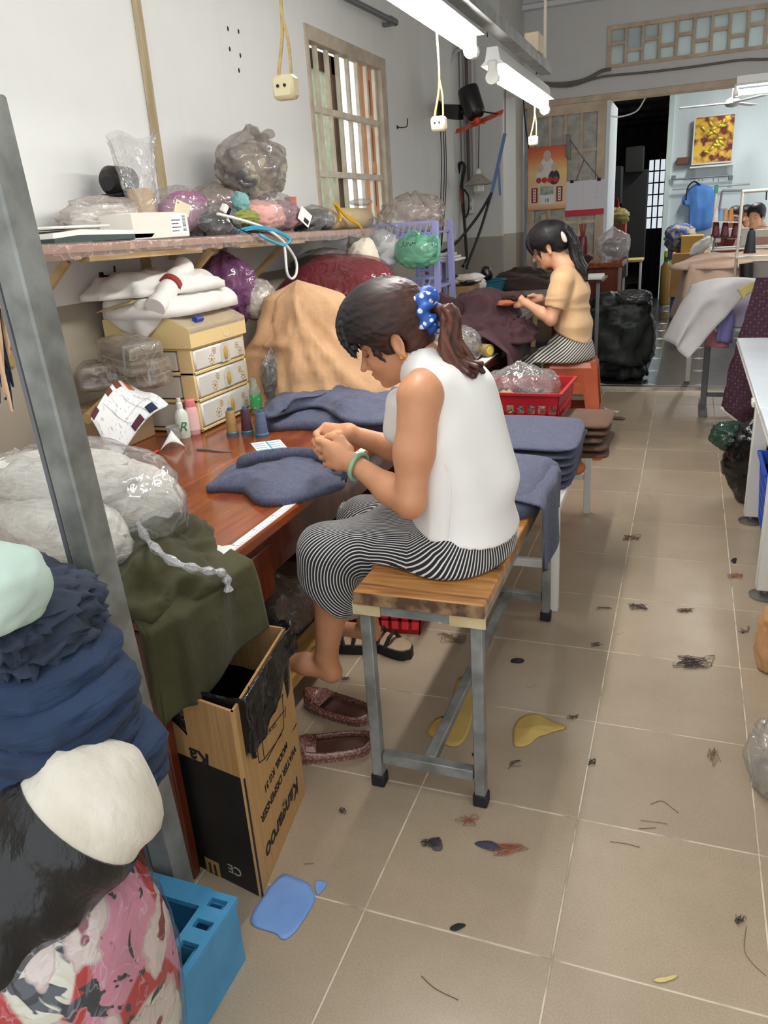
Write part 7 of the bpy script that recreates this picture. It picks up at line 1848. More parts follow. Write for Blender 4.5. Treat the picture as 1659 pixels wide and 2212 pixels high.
def sandal(label, c, rz):
 t = empty('sandal', tuple(c), label=label, cat='sandal', group='pair of black wedge sandals'); Mx = Matrix.Translation(c) @ Matrix.Rotation(rz, 4, 'Z'); L_, W_ = .24, .04
 us = np.linspace(0, 1, 20); P = [((a - .5) * L_, W_ * (.8 + .25 * math.sin(a * 2.6 + .4)) * (1 - abs(2*a - 1) ** 6) ** .5) for a in us] + [((a - .5) * L_, -W_ * (.8 + .25 * math.sin(a * 2.6 + .4)) * (1 - abs(2*a - 1) ** 6) ** .5) for a in us[::-1]]
 MB().prism(P, 0, .035, Mx).obj('sole', M_SOLE, t, False); MB().prism([(x * .96, y * .92) for x, y in P], .035, .039, Mx).obj('footbed', M_FOOT, t, False)
 for k, x in enumerate((.045, .015, -.035)):
  MB().tube([Mx @ Vector((x + (.02 if k < 2 else 0), -.042, .03)), Mx @ Vector((x + .008, -.02, .066)), Mx @ Vector((x - .006, .02, .066)), Mx @ Vector((x - (.02 if k < 2 else 0), .042, .03))], .007, 8).obj('strap', M_SOLE, t)
 b_ = Mx @ Vector((.03, 0, .072)); MB().box((b_.x - .01, b_.y - .01, b_.z - .003), (b_.x + .01, b_.y + .01, b_.z + .003), .002).obj('buckle', mat('gold_buckle', (200, 160, 90), .3, .8), t)
sandal('black wedge sandal nearest the bench legs', Vector((-.895, 2.165, 0)), 2.75)
sandal('black wedge sandal half hidden behind her ankle', Vector((-1.03, 2.13, 0)), 3.3)
tag(blob('cloth_sack', (-1.22, 1.72, .16), (.12, .13, .16), cloth('teal_knit', (34, 66, 74), (26, 52, 60), scale=40, stretch=(1, 1, 6)), None, 121, (44, 30), .1, 3, .08, 5, .002, 2.6), 'dark teal knitted sack in the shade under the desk', 'sack')
bag('plastic_bag', (-1.28, 2.08, .14), (.15, .15, .15), 'dark film bag of scraps in the shade under the desk', M_CLEARB, M_DKBROWN, knot=.03, seed=123, floor=.002)
bag('plastic_bag', (-1.20, 1.45, .10), (.09, .08, .10), 'crumpled pale film under the desk behind the carton', M_CLEAR, None, knot=.02, seed=125, floor=.13) if False else None
# ------------------------------------------------------------ things on the shelf and along the wall
def sh(px, py, x=-1.8): return pxx(px, py, x)
SX = -1.82
t = empty('flat_scale', (-1.78, 2.1, 1.39), label='flat white and dark green scale at the near end of the shelf', cat='scale')
y0, y1 = 1.88, 2.36; zb = SZ(2.1) + .004
MB().prism([(y0, zb), (y1 - .02, zb), (y1, zb + .012), (y0 + .1, zb + .02), (y0, zb + .014)], -1.95, -1.72, Matrix(((0,0,1,0),(1,0,0,0),(0,1,0,0),(0,0,0,1)))).obj('base', mat('dark_green_plastic', (44, 62, 58), .4), t, False)
MB().prism([(y0, zb + .014), (y0 + .12, zb + .02), (y1, zb + .012), (y1 + .005, zb + .022), (y0 + .12, zb + .036), (y0, zb + .028)], -1.945, -1.722, Matrix(((0,0,1,0),(1,0,0,0),(0,1,0,0),(0,0,0,1)))).obj('platform', M_WHITEP, t, False)
MB().box((-1.93, y0 + .01, zb + .04), (-1.73, y0 + .27, zb + .048), .003).obj('tray', M_WHITEP, t)
bag('plastic_bag', sh(225, 470, -1.93), (.10, .20, .07), 'milky white carrier bag crumpled behind the flat scale', M_CLEARW, M_WHITEC, knot=.0, seed=201, floor=SZ(2.3) + .002, fold=.2)
t = empty('carton', (-1.8, 2.55, 1.38), label='white carton with a bar code label on the shelf edge', cat='box')
a = sh(292, 515, -1.72); b2 = sh(412, 515, -1.72); zb = SZ(2.55) + .004; Hc = .085
MB().box((-1.86, a.y, zb), (-1.72, b2.y, zb + Hc), .003).obj('carton', mat('white_carton', (220, 214, 202), .5), t)
ly0 = b2.y - .115; MB().box((-1.7198, ly0, zb + .012), (-1.7188, b2.y - .012, zb + Hc - .008)).obj('label', M_PAPER, t, False)
bc = MB(); rs = random.Random(2)
for i in range(14): bc.box((-1.7188, ly0 + .075 + .0, zb + .02 + i * .004), (-1.7183, ly0 + .095, zb + .021 + i * .004 + rs.random() * .0014))
bo_ = bc.obj('bar_code', M_INK, t, False); bo_['kind'] = 'stuff'
for i in range(4): MB().box((-1.7188, ly0 + .008, zb + .02 + i * .012), (-1.7183, ly0 + .05 + .012 * (i % 2), zb + .023 + i * .012)).obj('label_line', M_INK, t, False)
t = empty('card_offcuts', (-1.98, 2.42, 1.38), label='stack of brown cardboard offcuts under the black machine motor', cat='cardboard')
pm = sh(262, 445, -1.98)
for i in range(5): MB().box((-2.06, pm.y - .10 + .006 * (i % 3), SZ(pm.y) + .004 + i * .03), (-1.90, pm.y + .09 - .008 * (i % 2), SZ(pm.y) + .03 + i * .03), .002).obj('card_sheet', mat('offcut_card', (140, 118, 92), .8), t)
zm = SZ(pm.y) + .155
t = empty('machine_motor', tuple(pm), label='black sewing machine motor sitting on cardboard offcuts', cat='motor')
c = Vector((-1.97, pm.y, zm + .055))
MB().tube([c + Vector((0, -.07, 0)), c + Vector((0, -.05, 0)), c + Vector((0, .05, 0)), c + Vector((0, .07, 0))], [.035, .05, .05, .035], 20).obj('motor_body', mat('motor_iron', (62, 58, 54), .5, .4, c2=(44, 40, 38), scale=20), t)
MB().tube([c + Vector((.03, -.10, -.01)), c + Vector((.02, -.06, -.005))], .022, 14).obj('pulley', M_BLACKM, t)
MB().box((c.x - .05, c.y - .06, zm), (c.x + .05, c.y + .06, zm + .012), .003).obj('foot', M_BLACKM, t)
p = sh(310, 462, -1.86); t = empty('tube_bag', tuple(p), label='kraft tube standing upright in a clear plastic bag on the shelf', cat='bag')
zb = SZ(p.y) + .004
MB().lathe([(.045, 0), (.045, .17), (.040, .17), (.040, .01)], (p.x, p.y, zb), 24, capt=False).obj('kraft_tube', mat('tan_tube', (196, 164, 122), .7), t)
nu, nv = 48, 30; th, vv = np.meshgrid(np.linspace(0, 2*np.pi, nu, endpoint=False), np.linspace(0, 1, nv)); th = th.ravel(); vv = vv.ravel()
r_ = .052 + .03 * vv ** 3 + .010 * np.sin(th * 7 + vv * 3) * np.clip(vv * 2 - .8, 0, 1) + .004 * noise(np.stack([np.cos(th) * 3, np.sin(th) * 3, vv * 8], -1), 2, 3)
mk('film', np.stack([p.x + r_ * np.cos(th), p.y + r_ * np.sin(th), zb + .34 * vv + .015 * np.sin(th * 3) * vv], -1), grid_faces(nu, nv, True), M_CLEAR, t, True, None)
blob('cloth_bundle', sh(400, 448, -1.92), (.07, .12, .06), cloth('magenta_cloth', (198, 70, 160), (180, 54, 140)), None, 211, floor=SZ(2.8) + .002); tag(COL.objects[-1], 'magenta cloth tucked behind the tag card on the shelf', 'cloth')
bag('plastic_bag', sh(392, 455, -1.90), (.09, .16, .09), 'clear bag with pale pink cloth in the middle of the shelf', M_CLEAR, cloth('dusty_pink', (186, 132, 160)), knot=.0, seed=213, floor=SZ(2.75) + .002)
t = empty('tag_card', tuple(sh(395, 452, -1.76)), label='cream tag card leaning among the bags on the shelf', cat='card')
c = sh(394, 450, -1.755); Mx = frame_mat(c, (0.1, .95, -.3), (.25, .25, .9)); MB().box((-.04, -.022, 0), (.04, .022, .002), .001, Mx).obj('card', mat('cream_card', (224, 212, 180), .6), t)
MB().tube([Mx @ Vector((-.03, .012, .0022)), Mx @ Vector((-.03, .012, .003))], .003, 8).obj('eyelet', M_BLACKM, t)
bag('plastic_bag', sh(465, 482, -1.82), (.10, .13, .075), 'clear bag of black parts with white cables beside the carton', M_CLEAR, M_BLACKM, knot=.0, seed=217, floor=SZ(2.95) + .002)
t = empty('charger', tuple(sh(483, 450, -1.72)), label='black and white charger plug with a cable lying on the bags', cat='charger')
c = sh(482, 452, -1.715); Mx = frame_mat(c, (0, .85, -.5), (.3, .45, .8)); MB().box((-.022, -.016, 0), (.022, .016, .025), .004, Mx).obj('plug', M_WHITEP, t); MB().box((-.006, -.017, .001), (.02, .017, .026), .004, Mx).obj('plug_cap', M_BLACKP, t)
MB().tube(bez([c + Vector((0, .02, 0)), sh(505, 485, -1.70), sh(530, 500, -1.69), sh(545, 507, -1.69)], 14), .004, 7).obj('cable', M_CABLE, t)
bag('plastic_bag', sh(470, 445, -1.93), (.10, .16, .10), 'dull clear bag of greyish cloth left of the big knotted bag', M_CLEARB, cloth('grey_mauve', (150, 128, 130)), knot=.03, seed=221, floor=SZ(3.0) + .002)
bag('plastic_bag', sh(572, 458, -1.82), (.12, .22, .095), 'clear bag of mauve and pink clothes under the big knotted bag', M_CLEAR, [cloth('mauve_knit', (150, 112, 118), (130, 94, 100), scale=30), cloth('salmon_pink', (226, 168, 160)), cloth('mauve_knit', (150, 112, 118))], knot=.0, seed=223, floor=SZ(3.3) + .002, innerscale=1.25)
bag('plastic_bag', sh(546, 360, -1.84), (.125, .215, .135), 'big clear bag of cloth tied with a knot, on top of the shelf pile', film('brownish_clear_film', (172, 160, 152), .42, .10, .9, 16, .6), mat('mixed_grey_cloth', (168, 160, 140), .8, c2=(84, 82, 82), scale=9, contrast=(.42, .58)), knot=.28, seed=227, fold=.14, innerscale=.95, n=(80, 56))
kn = sh(556, 300, -1.84)
t2 = COL.objects['plastic_bag.009'] if 'plastic_bag.009' in COL.objects else None
for k, (qx, qy) in enumerate(((540, 283), (592, 292), (575, 305))):
 q = sh(qx, qy, -1.82); o = MB().tube(bez([kn, kn.lerp(q, .5) + Vector((.01, 0, .012)), q], 8), [.016, .014, .016, .018, .02, .022, .02, .014, .006][:9], 8).obj('knot_end', MATS['brownish_clear_film'])
 attach(o, [x for x in COL.objects if x.get('label', '').startswith('big clear bag of cloth')][0])
tag(blob('cloth_bundle', sh(532, 470, -1.74), (.035, .09, .032), cloth('lime_cloth', (150, 154, 70), (130, 134, 56)), None, 231, (44, 30), .3, 3, .35, 7, SZ(3.2) + .002), 'lime green cloth at the shelf edge under the pile', 'cloth')
tag(blob('cloth_bundle', sh(520, 438, -1.76), (.035, .04, .04), cloth('aqua_cloth', (130, 176, 174)), None, 232, (36, 24), .3, 3, .35, 7), 'small aqua cloth peeping from the bags under the big knotted bag', 'cloth')
t = empty('plastic_spout', tuple(sh(628, 437, -1.84)), label='orange red plastic piece between the knotted bag and the labelled bag', cat='plastic')
c = sh(628, 440, -1.84); MB().lathe([(.035, -.03), (.028, 0), (.03, .03), (.026, .03), (.024, -.03)], c, 16, capt=False).obj('spout', M_ORNG, t)
M_TEALC = mat('teal_cable', (40, 150, 180), .4); M_WHITEW = mat('white_cable', (226, 226, 220), .4)
c = sh(570, 505, -1.68)
for k in range(2):
 wire('cable_coil', [sh(512 + 6*k, 497 + 3*k, -1.70), sh(555, 490 + 4*k, -1.67), sh(598, 498 + 3*k, -1.665), sh(626, 516 + 3*k, -1.66), sh(612, 530 - 2*k, -1.655), sh(585, 520, -1.66), sh(560, 505 + 3*k, -1.67)], .005, M_TEALC, 'teal cable coil at the shelf edge, %s loop' % ('upper', 'lower')[k], 'cable', 40)
wire('power_cable', [sh(470, 462, -1.70), sh(520, 475, -1.69), sh(570, 492, -1.675), sh(610, 520, -1.66), sh(638, 560, -1.66), sh(640, 590, -1.66), sh(630, 602, -1.66), sh(620, 588, -1.66), sh(616, 545, -1.66), sh(612, 522, -1.665)], .006, M_WHITEW, 'white cord looping down below the shelf edge', 'cable', 54)
lb = bag('plastic_bag', sh(678, 476, -1.80), (.10, .16, .075), 'clear bag of black cords with a white label beside the paper roll', M_CLEAR, mat('black_cords', (26, 26, 30), .4, bump=.8, bscale=30, bdist=.01), knot=.03, seed=241, floor=SZ(3.9) + .002, fold=.12, innerscale=.92)
c = sh(658, 468, -1.695); Mx = frame_mat(c, (.1, .8, -.45), (.2, .45, .85)); MB().box((-.045, -.03, 0), (.05, .03, .001), 0, Mx).obj('label', M_PAPER, lb, False); MB().box((.0, -.022, .001), (.04, -.002, .0016), 0, Mx).obj('label_print', M_INK, lb, False)
a, b2 = sh(690, 466, -1.80), sh(812, 468, -1.86)
t = empty('paper_roll', tuple(a), label='thick roll of brown paper lying on the far end of the shelf', cat='roll')
Rr = .058; zc_ = SZ(4.2) + Rr + .004; MB().tube([(a.x, 3.92, zc_), (b2.x, 4.66, zc_ - .006)], Rr, 28).obj('roll', mat('tan_paper', (200, 180, 142), .6, c2=(188, 166, 128), scale=4), t)
t = empty('yellow_ribbon', tuple(sh(728, 440, -1.75)), label='yellow ribbon tied round the paper roll, its tails hanging below the shelf', cat='ribbon')
M_RIB = mat('yellow_ribbon', (214, 168, 44), .5)
for k, P_ in enumerate(([(722, 437), (735, 470), (733, 478)], [(722, 437), (745, 462), (775, 485), (790, 520), (797, 545)], [(724, 440), (750, 470), (780, 492), (789, 530), (793, 558)])):
 MB().tube(bez([sh(x, y, -1.73 + .01 * k) for x, y in P_], 16), .007, 6).obj('ribbon_tail', M_RIB, t)
bag('film_sheet', sh(780, 437, -1.86), (.05, .13, .02), 'crumpled clear film lying on the paper roll', M_CLEARW, None, knot=0, seed=245, cat='film')
bag('plastic_bag', py_(705, 566, 4.1), (.17, .14, .075), 'clear bag of grey and white garments above the crimson bundle', M_CLEAR, [cloth('grey_garment', (120, 118, 118)), M_WHITEC, cloth('grey_garment', (120, 118, 118))], knot=.0, seed=251, innerscale=1.25)
heap('fabric_bundle', [(-2.02, 4.0), (-1.5, 4.0), (-1.3, 4.2), (-1.4, 4.42), (-2.0, 4.42)], DZ, .36, cloth('taupe_cloth', (116, 104, 98)), None, 253, p=3, fold=.04, fscale=7); tag(COL.objects[-1], 'heap of taupe cloth at the back of the dark desk', 'fabric')
tag(blob('cloth_bundle', py_(785, 562, 4.1), (.09, .10, .11), cloth('offwhite_canvas', (216, 206, 186), (200, 190, 168)), None, 255, (44, 30), .15, 3, .14, 5), 'off-white canvas cloth hanging beside the yellow ribbon tails', 'cloth')
bag('plastic_bag', py_(810, 530, 4.6), (.16, .14, .16), 'clear bag of pale and blue cloth before the lavender rack', M_CLEAR, [cloth('silver_grey_cloth', (190, 190, 190)), cloth('blue_scrap', (96, 150, 206)), cloth('silver_grey_cloth', (190, 190, 190))], knot=.02, seed=257, innerscale=1.2)
M_LAV = mat('lavender_plastic', (150, 150, 200), .4)
t = empty('plastic_rack', (-1.7, 4.85, .8), label='lavender plastic rack with perforated shelves against the wall', cat='rack')
x0, x1, ya, yb = -1.96, -1.42, 4.68, 5.0
for x in (x0, x1):
 for y in (ya, yb): MB().box((x - .02, y - .015, .802), (x + .02, y + .015, 1.37), .004).obj('post', M_LAV, t)
for z in (.98, 1.30):
 MB().box((x0, ya, z), (x1, yb, z + .012), .002).obj('shelf', M_LAV, t)
 fr_ = MB(); fr_.box((x0, ya - .012, z + .06), (x1, ya - .002, z + .075)); fr_.box((x0, ya - .012, z - .015), (x1, ya - .002, z))
 for k in range(15):
  xx = x0 + (x1 - x0) * (k + .5) / 15; fr_.bar((xx - .012, ya - .007, z), (xx + .012, ya - .007, z + .06), .010, .008, up=(0, 1, 0))
 fr_.obj('rail_lattice', M_LAV, t, False)
bag('plastic_bag', py_(890, 470, 4.85), (.20, .14, .14), 'big crumpled empty clear bag on top of the lavender rack', M_CLEARB if False else film('empty_clear_film', (206, 190, 180), .30, .1, 1.0, 14, .6), None, knot=.06, seed=261, floor=1.316, fold=.3, amp=.2)
gb = bag('carrier_bag', py_(900, 545, 4.55), (.135, .07, .095), 'green plastic carrier bag with black print before the lavender rack', film('green_film', (126, 200, 164), .5, .15, .7, 10, .4), None, knot=.0, seed=263, fold=.12)
for P_ in ([(925, 520), (940, 508), (948, 525), (945, 560), (930, 568)], [(870, 520), (890, 500), (905, 506), (898, 520)]): MB().tube(bez([py_(x, y, 4.5) for x, y in P_], 14), [.012] * 60 if False else .011, 6).obj('handle', MATS['green_film'], gb)
for k, (w_) in enumerate(('AIN',)): text('print', 'JUNM', frame_mat(py_(882, 528, 4.445), (1, -.1, -.02), (0, .25, 1)), .035, M_INK, gb, shear=.2)
p = py_(930, 600, 5.25); t = empty('low_stool', (-1.72, 5.25, .8), label='small lavender plastic stool on the grey table', cat='stool')
a = py_(905, 566, 5.2); b2 = py_(952, 566, 5.2); zt2 = a.z
MB().box((a.x, 5.12, zt2 - .02), (b2.x, 5.34, zt2), .004).obj('seat', M_LAV, t)
for x in (a.x + .014, b2.x - .014):
 for y in (5.13, 5.33): MB().box((x - .014, y - .010, .80), (x + .014, y + .010, zt2 - .02), .002).obj('leg', M_LAV, t)
for z in (zt2 - .06, zt2 - .10): MB().box((a.x, 5.125, z), (b2.x, 5.135, z + .02), .002).obj('lattice_bar', M_LAV, t)
for k in range(3): tag(MB().box((a.x - .0 + .02 * k, 5.08, zt2 + .001 + .016 * k), (a.x + .30 - .03 * k, 5.30, zt2 + .015 + .016 * k), .003).obj('catalogue', mat('white_catalogue', (220, 218, 212), .6)), 'white catalogue on the lavender stool, %s of three' % ['lowest', 'middle', 'topmost'][k], 'book', 'catalogues on the stool')
a = py_(955, 640, 5.35); b2 = py_(1015, 600, 5.35)
t = empty('carton', ((a.x + b2.x) / 2, 5.5, .8), label='open brown carton full of scraps on the grey table', cat='box')
MB().box((a.x, 5.35, .801), (b2.x, 5.62, .93), .003).obj('carton', mat('old_kraft', (150, 118, 80), .8), t)
for k in range(4): text('print', '||||', frame_mat(Vector((a.x + .11 + .03 * k, 5.349, .87)), (1, 0, 0), (0, 0, 1)), .02, mat('yellow_ink', (206, 176, 60), .6), t)
rs = random.Random(8)
for k in range(6):
 c = Vector((a.x + .05 + .03 * k, 5.45 + .02 * (k % 3), .965 + .012 * (k % 2)))
 tag(blob('cloth_scrap', c, (.09, .07, .03), [cloth('pale_scrap', (206, 198, 180)), cloth('black_scrap', (36, 36, 40)), M_WHITEC][k % 3], None, 270 + k, (28, 18), .2, 3, .2, 6, rot=k), ['pale cloth scrap at the left of the carton pile', 'black cloth scrap on the left of the carton', 'white cloth scrap over the carton middle', 'pale cloth scrap in the middle of the carton', 'black cloth scrap on the right of the carton', 'white cloth scrap hanging at the carton right end'][k], 'cloth', 'scraps in the open carton')
p = py_(970, 628, 5.2); t = empty('bottle', (p.x, 5.2, .8), label='small clear bottle with a yellow cap before the open carton', cat='bottle'); MB().lathe([(.022, 0), (.024, .004), (.024, .06), (.012, .075)], (p.x, 5.2, .801), 14).obj('body', film('bottle_plastic2', (190, 190, 180), .3), t); MB().lathe([(.015, .075), (.015, .10)], (p.x, 5.2, .801), 14).obj('cap', mat('yellow_cap', (226, 190, 50), .4), t)
c = Vector((py_(1055, 610, 6.3).x, 6.3, .802)); t = empty('basin', tuple(c), label='teal plastic basin on the grey table', cat='basin')
MB().lathe([(.10, 0), (.11, .006), (.135, .085), (.148, .092), (.148, .098), (.13, .092), (.105, .012)], c, 28, capt=True).obj('basin', mat('teal_basin', (34, 104, 124), .35), t)
tag(blob('cloth_rag', c + Vector((-.03, -.13, .075)), (.05, .035, .05), M_WHITEC, None, 281, (28, 18), .2, 3, .15, 6), 'pale rag hanging over the rim of the teal basin', 'rag')
tag(blob('dark_tool', c + Vector((-.02, .03, .14)), (.05, .04, .06), M_BLACKP, None, 283, (26, 18), .25), 'black tool standing in the teal basin', 'tool')
t = empty('maroon_cloth', (-1.1, 4.1, DZ), label='long heap of maroon cloth on the dark desk, spilling towards the woman in peach', cat='cloth')
heap('heap', [(-1.27, 4.05), (-1.02, 4.0), (-.94, 4.12), (-.94, 4.45), (-.95, 4.8), (-1.15, 5.0), (-1.38, 4.95), (-1.42, 4.64), (-1.8, 4.62), (-1.85, 4.47), (-1.3, 4.44)], lambda x, y: DZ + .122 / (1 + np.exp(-(y - 4.44) * 60)), .16, M_MAROON, t, 41, p=3.0, fold=.05, fscale=8, fold2=.02, peak=(-1.12, 4.5), n=(120, 36))
def mrf(u, v):
 y = 4.02 + .42 * u + .05 * v * (u - .5); zb = .44 + .10 * np.cos(u * 7)
 z = DZ + .12 + (zb - DZ - .12) * v; k = np.sin(u * 17 + 2 * v) * .5 + np.sin(u * 9) * .5
 return -1.02 + .16 * np.clip(v * 2.5, 0, 1) ** .7 + .026 * k * (.3 + v), y, z + .012 * k
sheet('hanging_part', mrf, 60, 30, M_MAROON, t, .004)
heap('lap_fold', [(-1.06, 4.35), (-.86, 4.30), (-.78, 4.42), (-.80, 4.66), (-1.0, 4.78), (-1.1, 4.6)], .70, .12, M_MAROON, t, 45, p=2.2, fold=.05, fscale=10, fold2=.02)
tag(blob('orange_cloth', py_(1092, 655, 4.5), (.05, .05, .018), cloth('rust_facing', (170, 92, 58)), None, 47, (30, 18), .2), 'rust orange facing folded on the maroon cloth', 'cloth')
tag(blob('dark_cloth', py_(1110, 640, 4.6), (.07, .07, .03), M_DKBROWN, None, 48, (36, 20), .2, 3, .2, 6), 'dark brown cloth bunched on the maroon heap before her hands', 'cloth')
c = Vector((-1.08, 3.86, DZ + .085)); t = empty('spool_bag', tuple(c), label='clear bag of thread spools at the edge of the dark desk', cat='bag')
blob('film', c, (.12, .13, .10), M_CLEAR, t, 301, (56, 36), .12, 3, .14, 6, DZ + .002, 2.6)
for k, (dx_, dy_, dz_, m_) in enumerate([(.03, -.04, -.045, mat('white_thread', (226, 220, 210), .7)), (.02, .05, -.04, threadm('khaki_thread', (126, 116, 92))), (-.04, -.02, -.04, threadm('grey_thread', (110, 106, 100))), (.03, .0, .02, threadm('khaki_thread2', (132, 122, 98)))]):
 a = c + Vector((dx_ - .05, dy_ - .01, dz_)); MB().tube([a, a + Vector((.09, .02, 0))], .03, 18).obj('spool', m_, t)
t = empty('spool', (-.98, 4.08, DZ), label='yellow cored spool lying at the end of the spool bag', cat='spool'); a = Vector((-1.02, 4.06, DZ + .036)); b2 = a + Vector((.075, -.045, 0))
MB().tube([a, b2], .033, 18).obj('thread', threadm('straw_thread', (186, 160, 96)), t); MB().tube([b2 - (b2 - a) * .05, b2 + (b2 - a) * .06], .022, 16).obj('core', mat('yellow_core', (222, 196, 92), .5), t)
for k in range(4): folded('olive_cloth_fold', Vector((-1.04, 3.48 + .004 * k, DZ + .017 + .028 * k)), .16, .20, .03, cloth('sage_cloth', (112, 110, 70)), .1 * k, 'folded sage green cloth behind her ponytail, %s of the pile' % ['lowest', 'second', 'third', 'topmost'][k], 'cloth', 'sage cloth pile', 310 + k)
for k in range(3): folded('rust_cloth_fold', Vector((-1.16, 3.34 + .006 * k, DZ + .019 + .034 * k)), .2, .18, .036, cloth('rust_brown_cloth', (104, 52, 44)), .2 * k, 'folded rust brown cloth beside the sage pile, %s' % ['lowest', 'middle', 'topmost'][k], 'cloth', 'rust cloth pile', 320 + k)
flat('paper_strip', 'white paper strip along the edge of the dark desk', 'paper', [(1018, 800), (1040, 790), (1078, 762), (1070, 756), (1030, 780)], DZ + .0004, M_PAPER)
# ------------------------------------------------------------ right side and the far room
def quadsheet(name, P, m, parent, nu=30, nv=24, bulge=(0, 0, 0), wave=.012, k=9, thick=.004, seed=0):
 """cloth through four corners a b (top) c d (bottom right, bottom left)"""
 a, b_, c, d = [np.array(p) for p in P]
 def f(u, v):
  X = [(1-u)*(1-v)*a[i] + u*(1-v)*b_[i] + u*v*c[i] + (1-u)*v*d[i] + bulge[i] * 4 * u * (1 - u) * np.sin(np.pi * np.clip(v * .8 + .1, 0, 1)) for i in range(3)]
  Q = np.stack(X, -1); w = wave * (np.sin(u * k + seed + 2 * v) + 1.5 * (ridge(Q, 7, seed) - .6)) * (.4 + v)
  return X[0] + w * .5, X[1] - w, X[2]
 return sheet(name, f, nu, nv, m, parent, thick)
t = empty('draped_table', (.6, 5.75, 0), label='sewing table on a grey steel T stand, hidden under cloths', cat='table')
zt = .60
MB().box((.12, 5.35, zt), (1.35, 6.15, zt + .03), .004).obj('tabletop', M_WEDGE, t)
for x in (.165, 1.2):
 l = MB().box((x - .02, 5.73, .03), (x + .02, 5.78, zt), .003).obj('leg', M_GREYMETAL, t); MB().box((x - .025, 5.55, 0), (x + .025, 5.95, .045), .004).obj('foot_bar', M_GREYMETAL, l)
MB().box((.185, 5.735, .10), (1.18, 5.765, .13), .003).obj('stretcher', M_GREYMETAL, t)
heap('cloth_pile', [(.14, 5.38), (1.0, 5.36), (1.3, 5.6), (1.3, 6.1), (.6, 6.13), (.14, 6.1)], zt + .03, .20, cloth('lilac_pile', (150, 140, 160)), None, 401, p=4, fold=.03, fscale=6); tag(COL.objects[-1], 'pile of lilac cloth on the draped sewing table', 'cloth')
t = empty('white_cloth', tuple(J(1540, 680, 5.4)), label='white cotton cloth hanging over the corner of the draped sewing table', cat='cloth')
quadsheet('sheet', [J(1492, 616, 5.62), J(1648, 604, 5.34), J(1482, 774, 5.20), J(1432, 735, 5.36)], cloth('greyish_white_cotton', (206, 202, 202), (192, 188, 190)), t, bulge=(-.03, -.08, .10), wave=.022, seed=2)
tag(quadsheet('yellow_cloth', [J(1592, 625, 5.26), J(1650, 600, 5.22), J(1645, 612, 5.18), J(1602, 648, 5.16)], cloth('straw_cloth', (176, 160, 92)), None, 14, 10), 'straw yellow cloth between the white cloth and the maroon print', 'cloth')
for k, (x0, x1, y0, y1, col, lab) in enumerate(((1545, 1584, 672, 742, (116, 112, 160), 'lavender towel hanging under the white cloth'), (1520, 1575, 706, 752, (176, 112, 124), 'dusty pink cloth hanging behind the lavender towel'))):
 tag(quadsheet('hung_towel', [J(x0 + 8, y0, 5.33 + .03 * k), J(x1, y0 - 12, 5.33 + .03 * k), J(x1, y1, 5.31 + .03 * k), J(x0, y1 - 4, 5.31 + .03 * k)], cloth('towel_%d' % k, col), None, 14, 10, wave=.006, thick=.01), lab, 'towel')
M_MPR, nt, b = new_mat('maroon_rosette_print')
vo = nd(nt, 'ShaderNodeTexVoronoi'); vo.inputs['Scale'].default_value = 52; vo.inputs['Randomness'].default_value = .3; tcn = nd(nt, 'ShaderNodeTexCoord'); nt.links.new(tcn.outputs['Object'], vo.inputs['Vector'])
r = ramp(nt, vo.outputs['Distance'], [(.16, lin((122, 86, 100))), (.24, lin((66, 34, 50))), (.30, lin((100, 66, 82))), (.36, lin((62, 32, 48)))]); nt.links.new(r.outputs[0], b.inputs['Base Color']); b.inputs['Roughness'].default_value = .85
t = empty('printed_cloth', tuple(J(1600, 800, 5.0)), label='maroon cloth with small rosettes and white lace hem, hanging beside the white table', cat='cloth')
quadsheet('sheet', [J(1634, 600, 5.15), J(1800, 596, 5.15), J(1730, 1010, 4.82), J(1556, 880, 4.98)], M_MPR, t, 40, 40, bulge=(.0, -.05, 0), wave=.015, k=11, seed=4)
hem = [np.array(J(1556, 880, 4.975)) * (1 - k / 12) + np.array(J(1730, 1010, 4.815)) * k / 12 for k in range(13)]
MB().tube([tuple(p) for p in hem], .012, 7).obj('lace_hem', M_WHITEC, t)
tag(blob('rubbish_bag', (.40, 3.92, .20), (.17, .16, .22), M_BLKF, None, 411, (56, 40), .12, 3, .14, 6, .002, 2.2), 'black rubbish bag standing under the farther white table', 'bag')
tag(blob('green_film', (.26, 3.98, .30), (.10, .09, .07), film('dark_green_film', (40, 76, 62), .85, .12, 1.0, 22, .6), None, 413, (44, 30), .2, 3, .25, 6, None, 2.2, rot=.5), 'dark green film bag poking out beside the black rubbish bag', 'bag')
tag(blob('rubbish_bag', (-.55, 6.92, .34), (.33, .27, .37), mat('dark_woven_sack', (36, 44, 40), .5, c2=(26, 29, 28), scale=6, bump=.5, bscale=9, bdist=.02), None, 415, (80, 60), .14, 3, .22, 6, .002, 2.7, sqz=3.0), 'huge dark green black sack on the floor behind the woman in peach', 'bag')
bag('plastic_bag', (-.40, 6.78, .68), (.15, .12, .06), 'dark clear film crumpled on top of the huge sack', film('smoke_film', (70, 72, 74), .5, .1, 1.0, 18, .8), None, knot=.0, seed=417)
cr3 = crate('blue_crate', 'blue plastic crate under the white table at the right edge', .4, .34, .30, mat('royal_blue_plastic', (36, 78, 190), .4), 4, 8); cr3.location = (.545, 3.36, .06)
tag(blob('paper_bag', (.345, 2.37, .095), (.065, .07, .115), mat('crumpled_kraft', (206, 160, 112), .7, c2=(180, 132, 84), scale=10, bump=.6, bscale=14, bdist=.01), None, 421, (40, 30), .15, 3, .2, 5, .002, 2.8), 'crumpled brown paper bag at the right picture edge', 'bag')
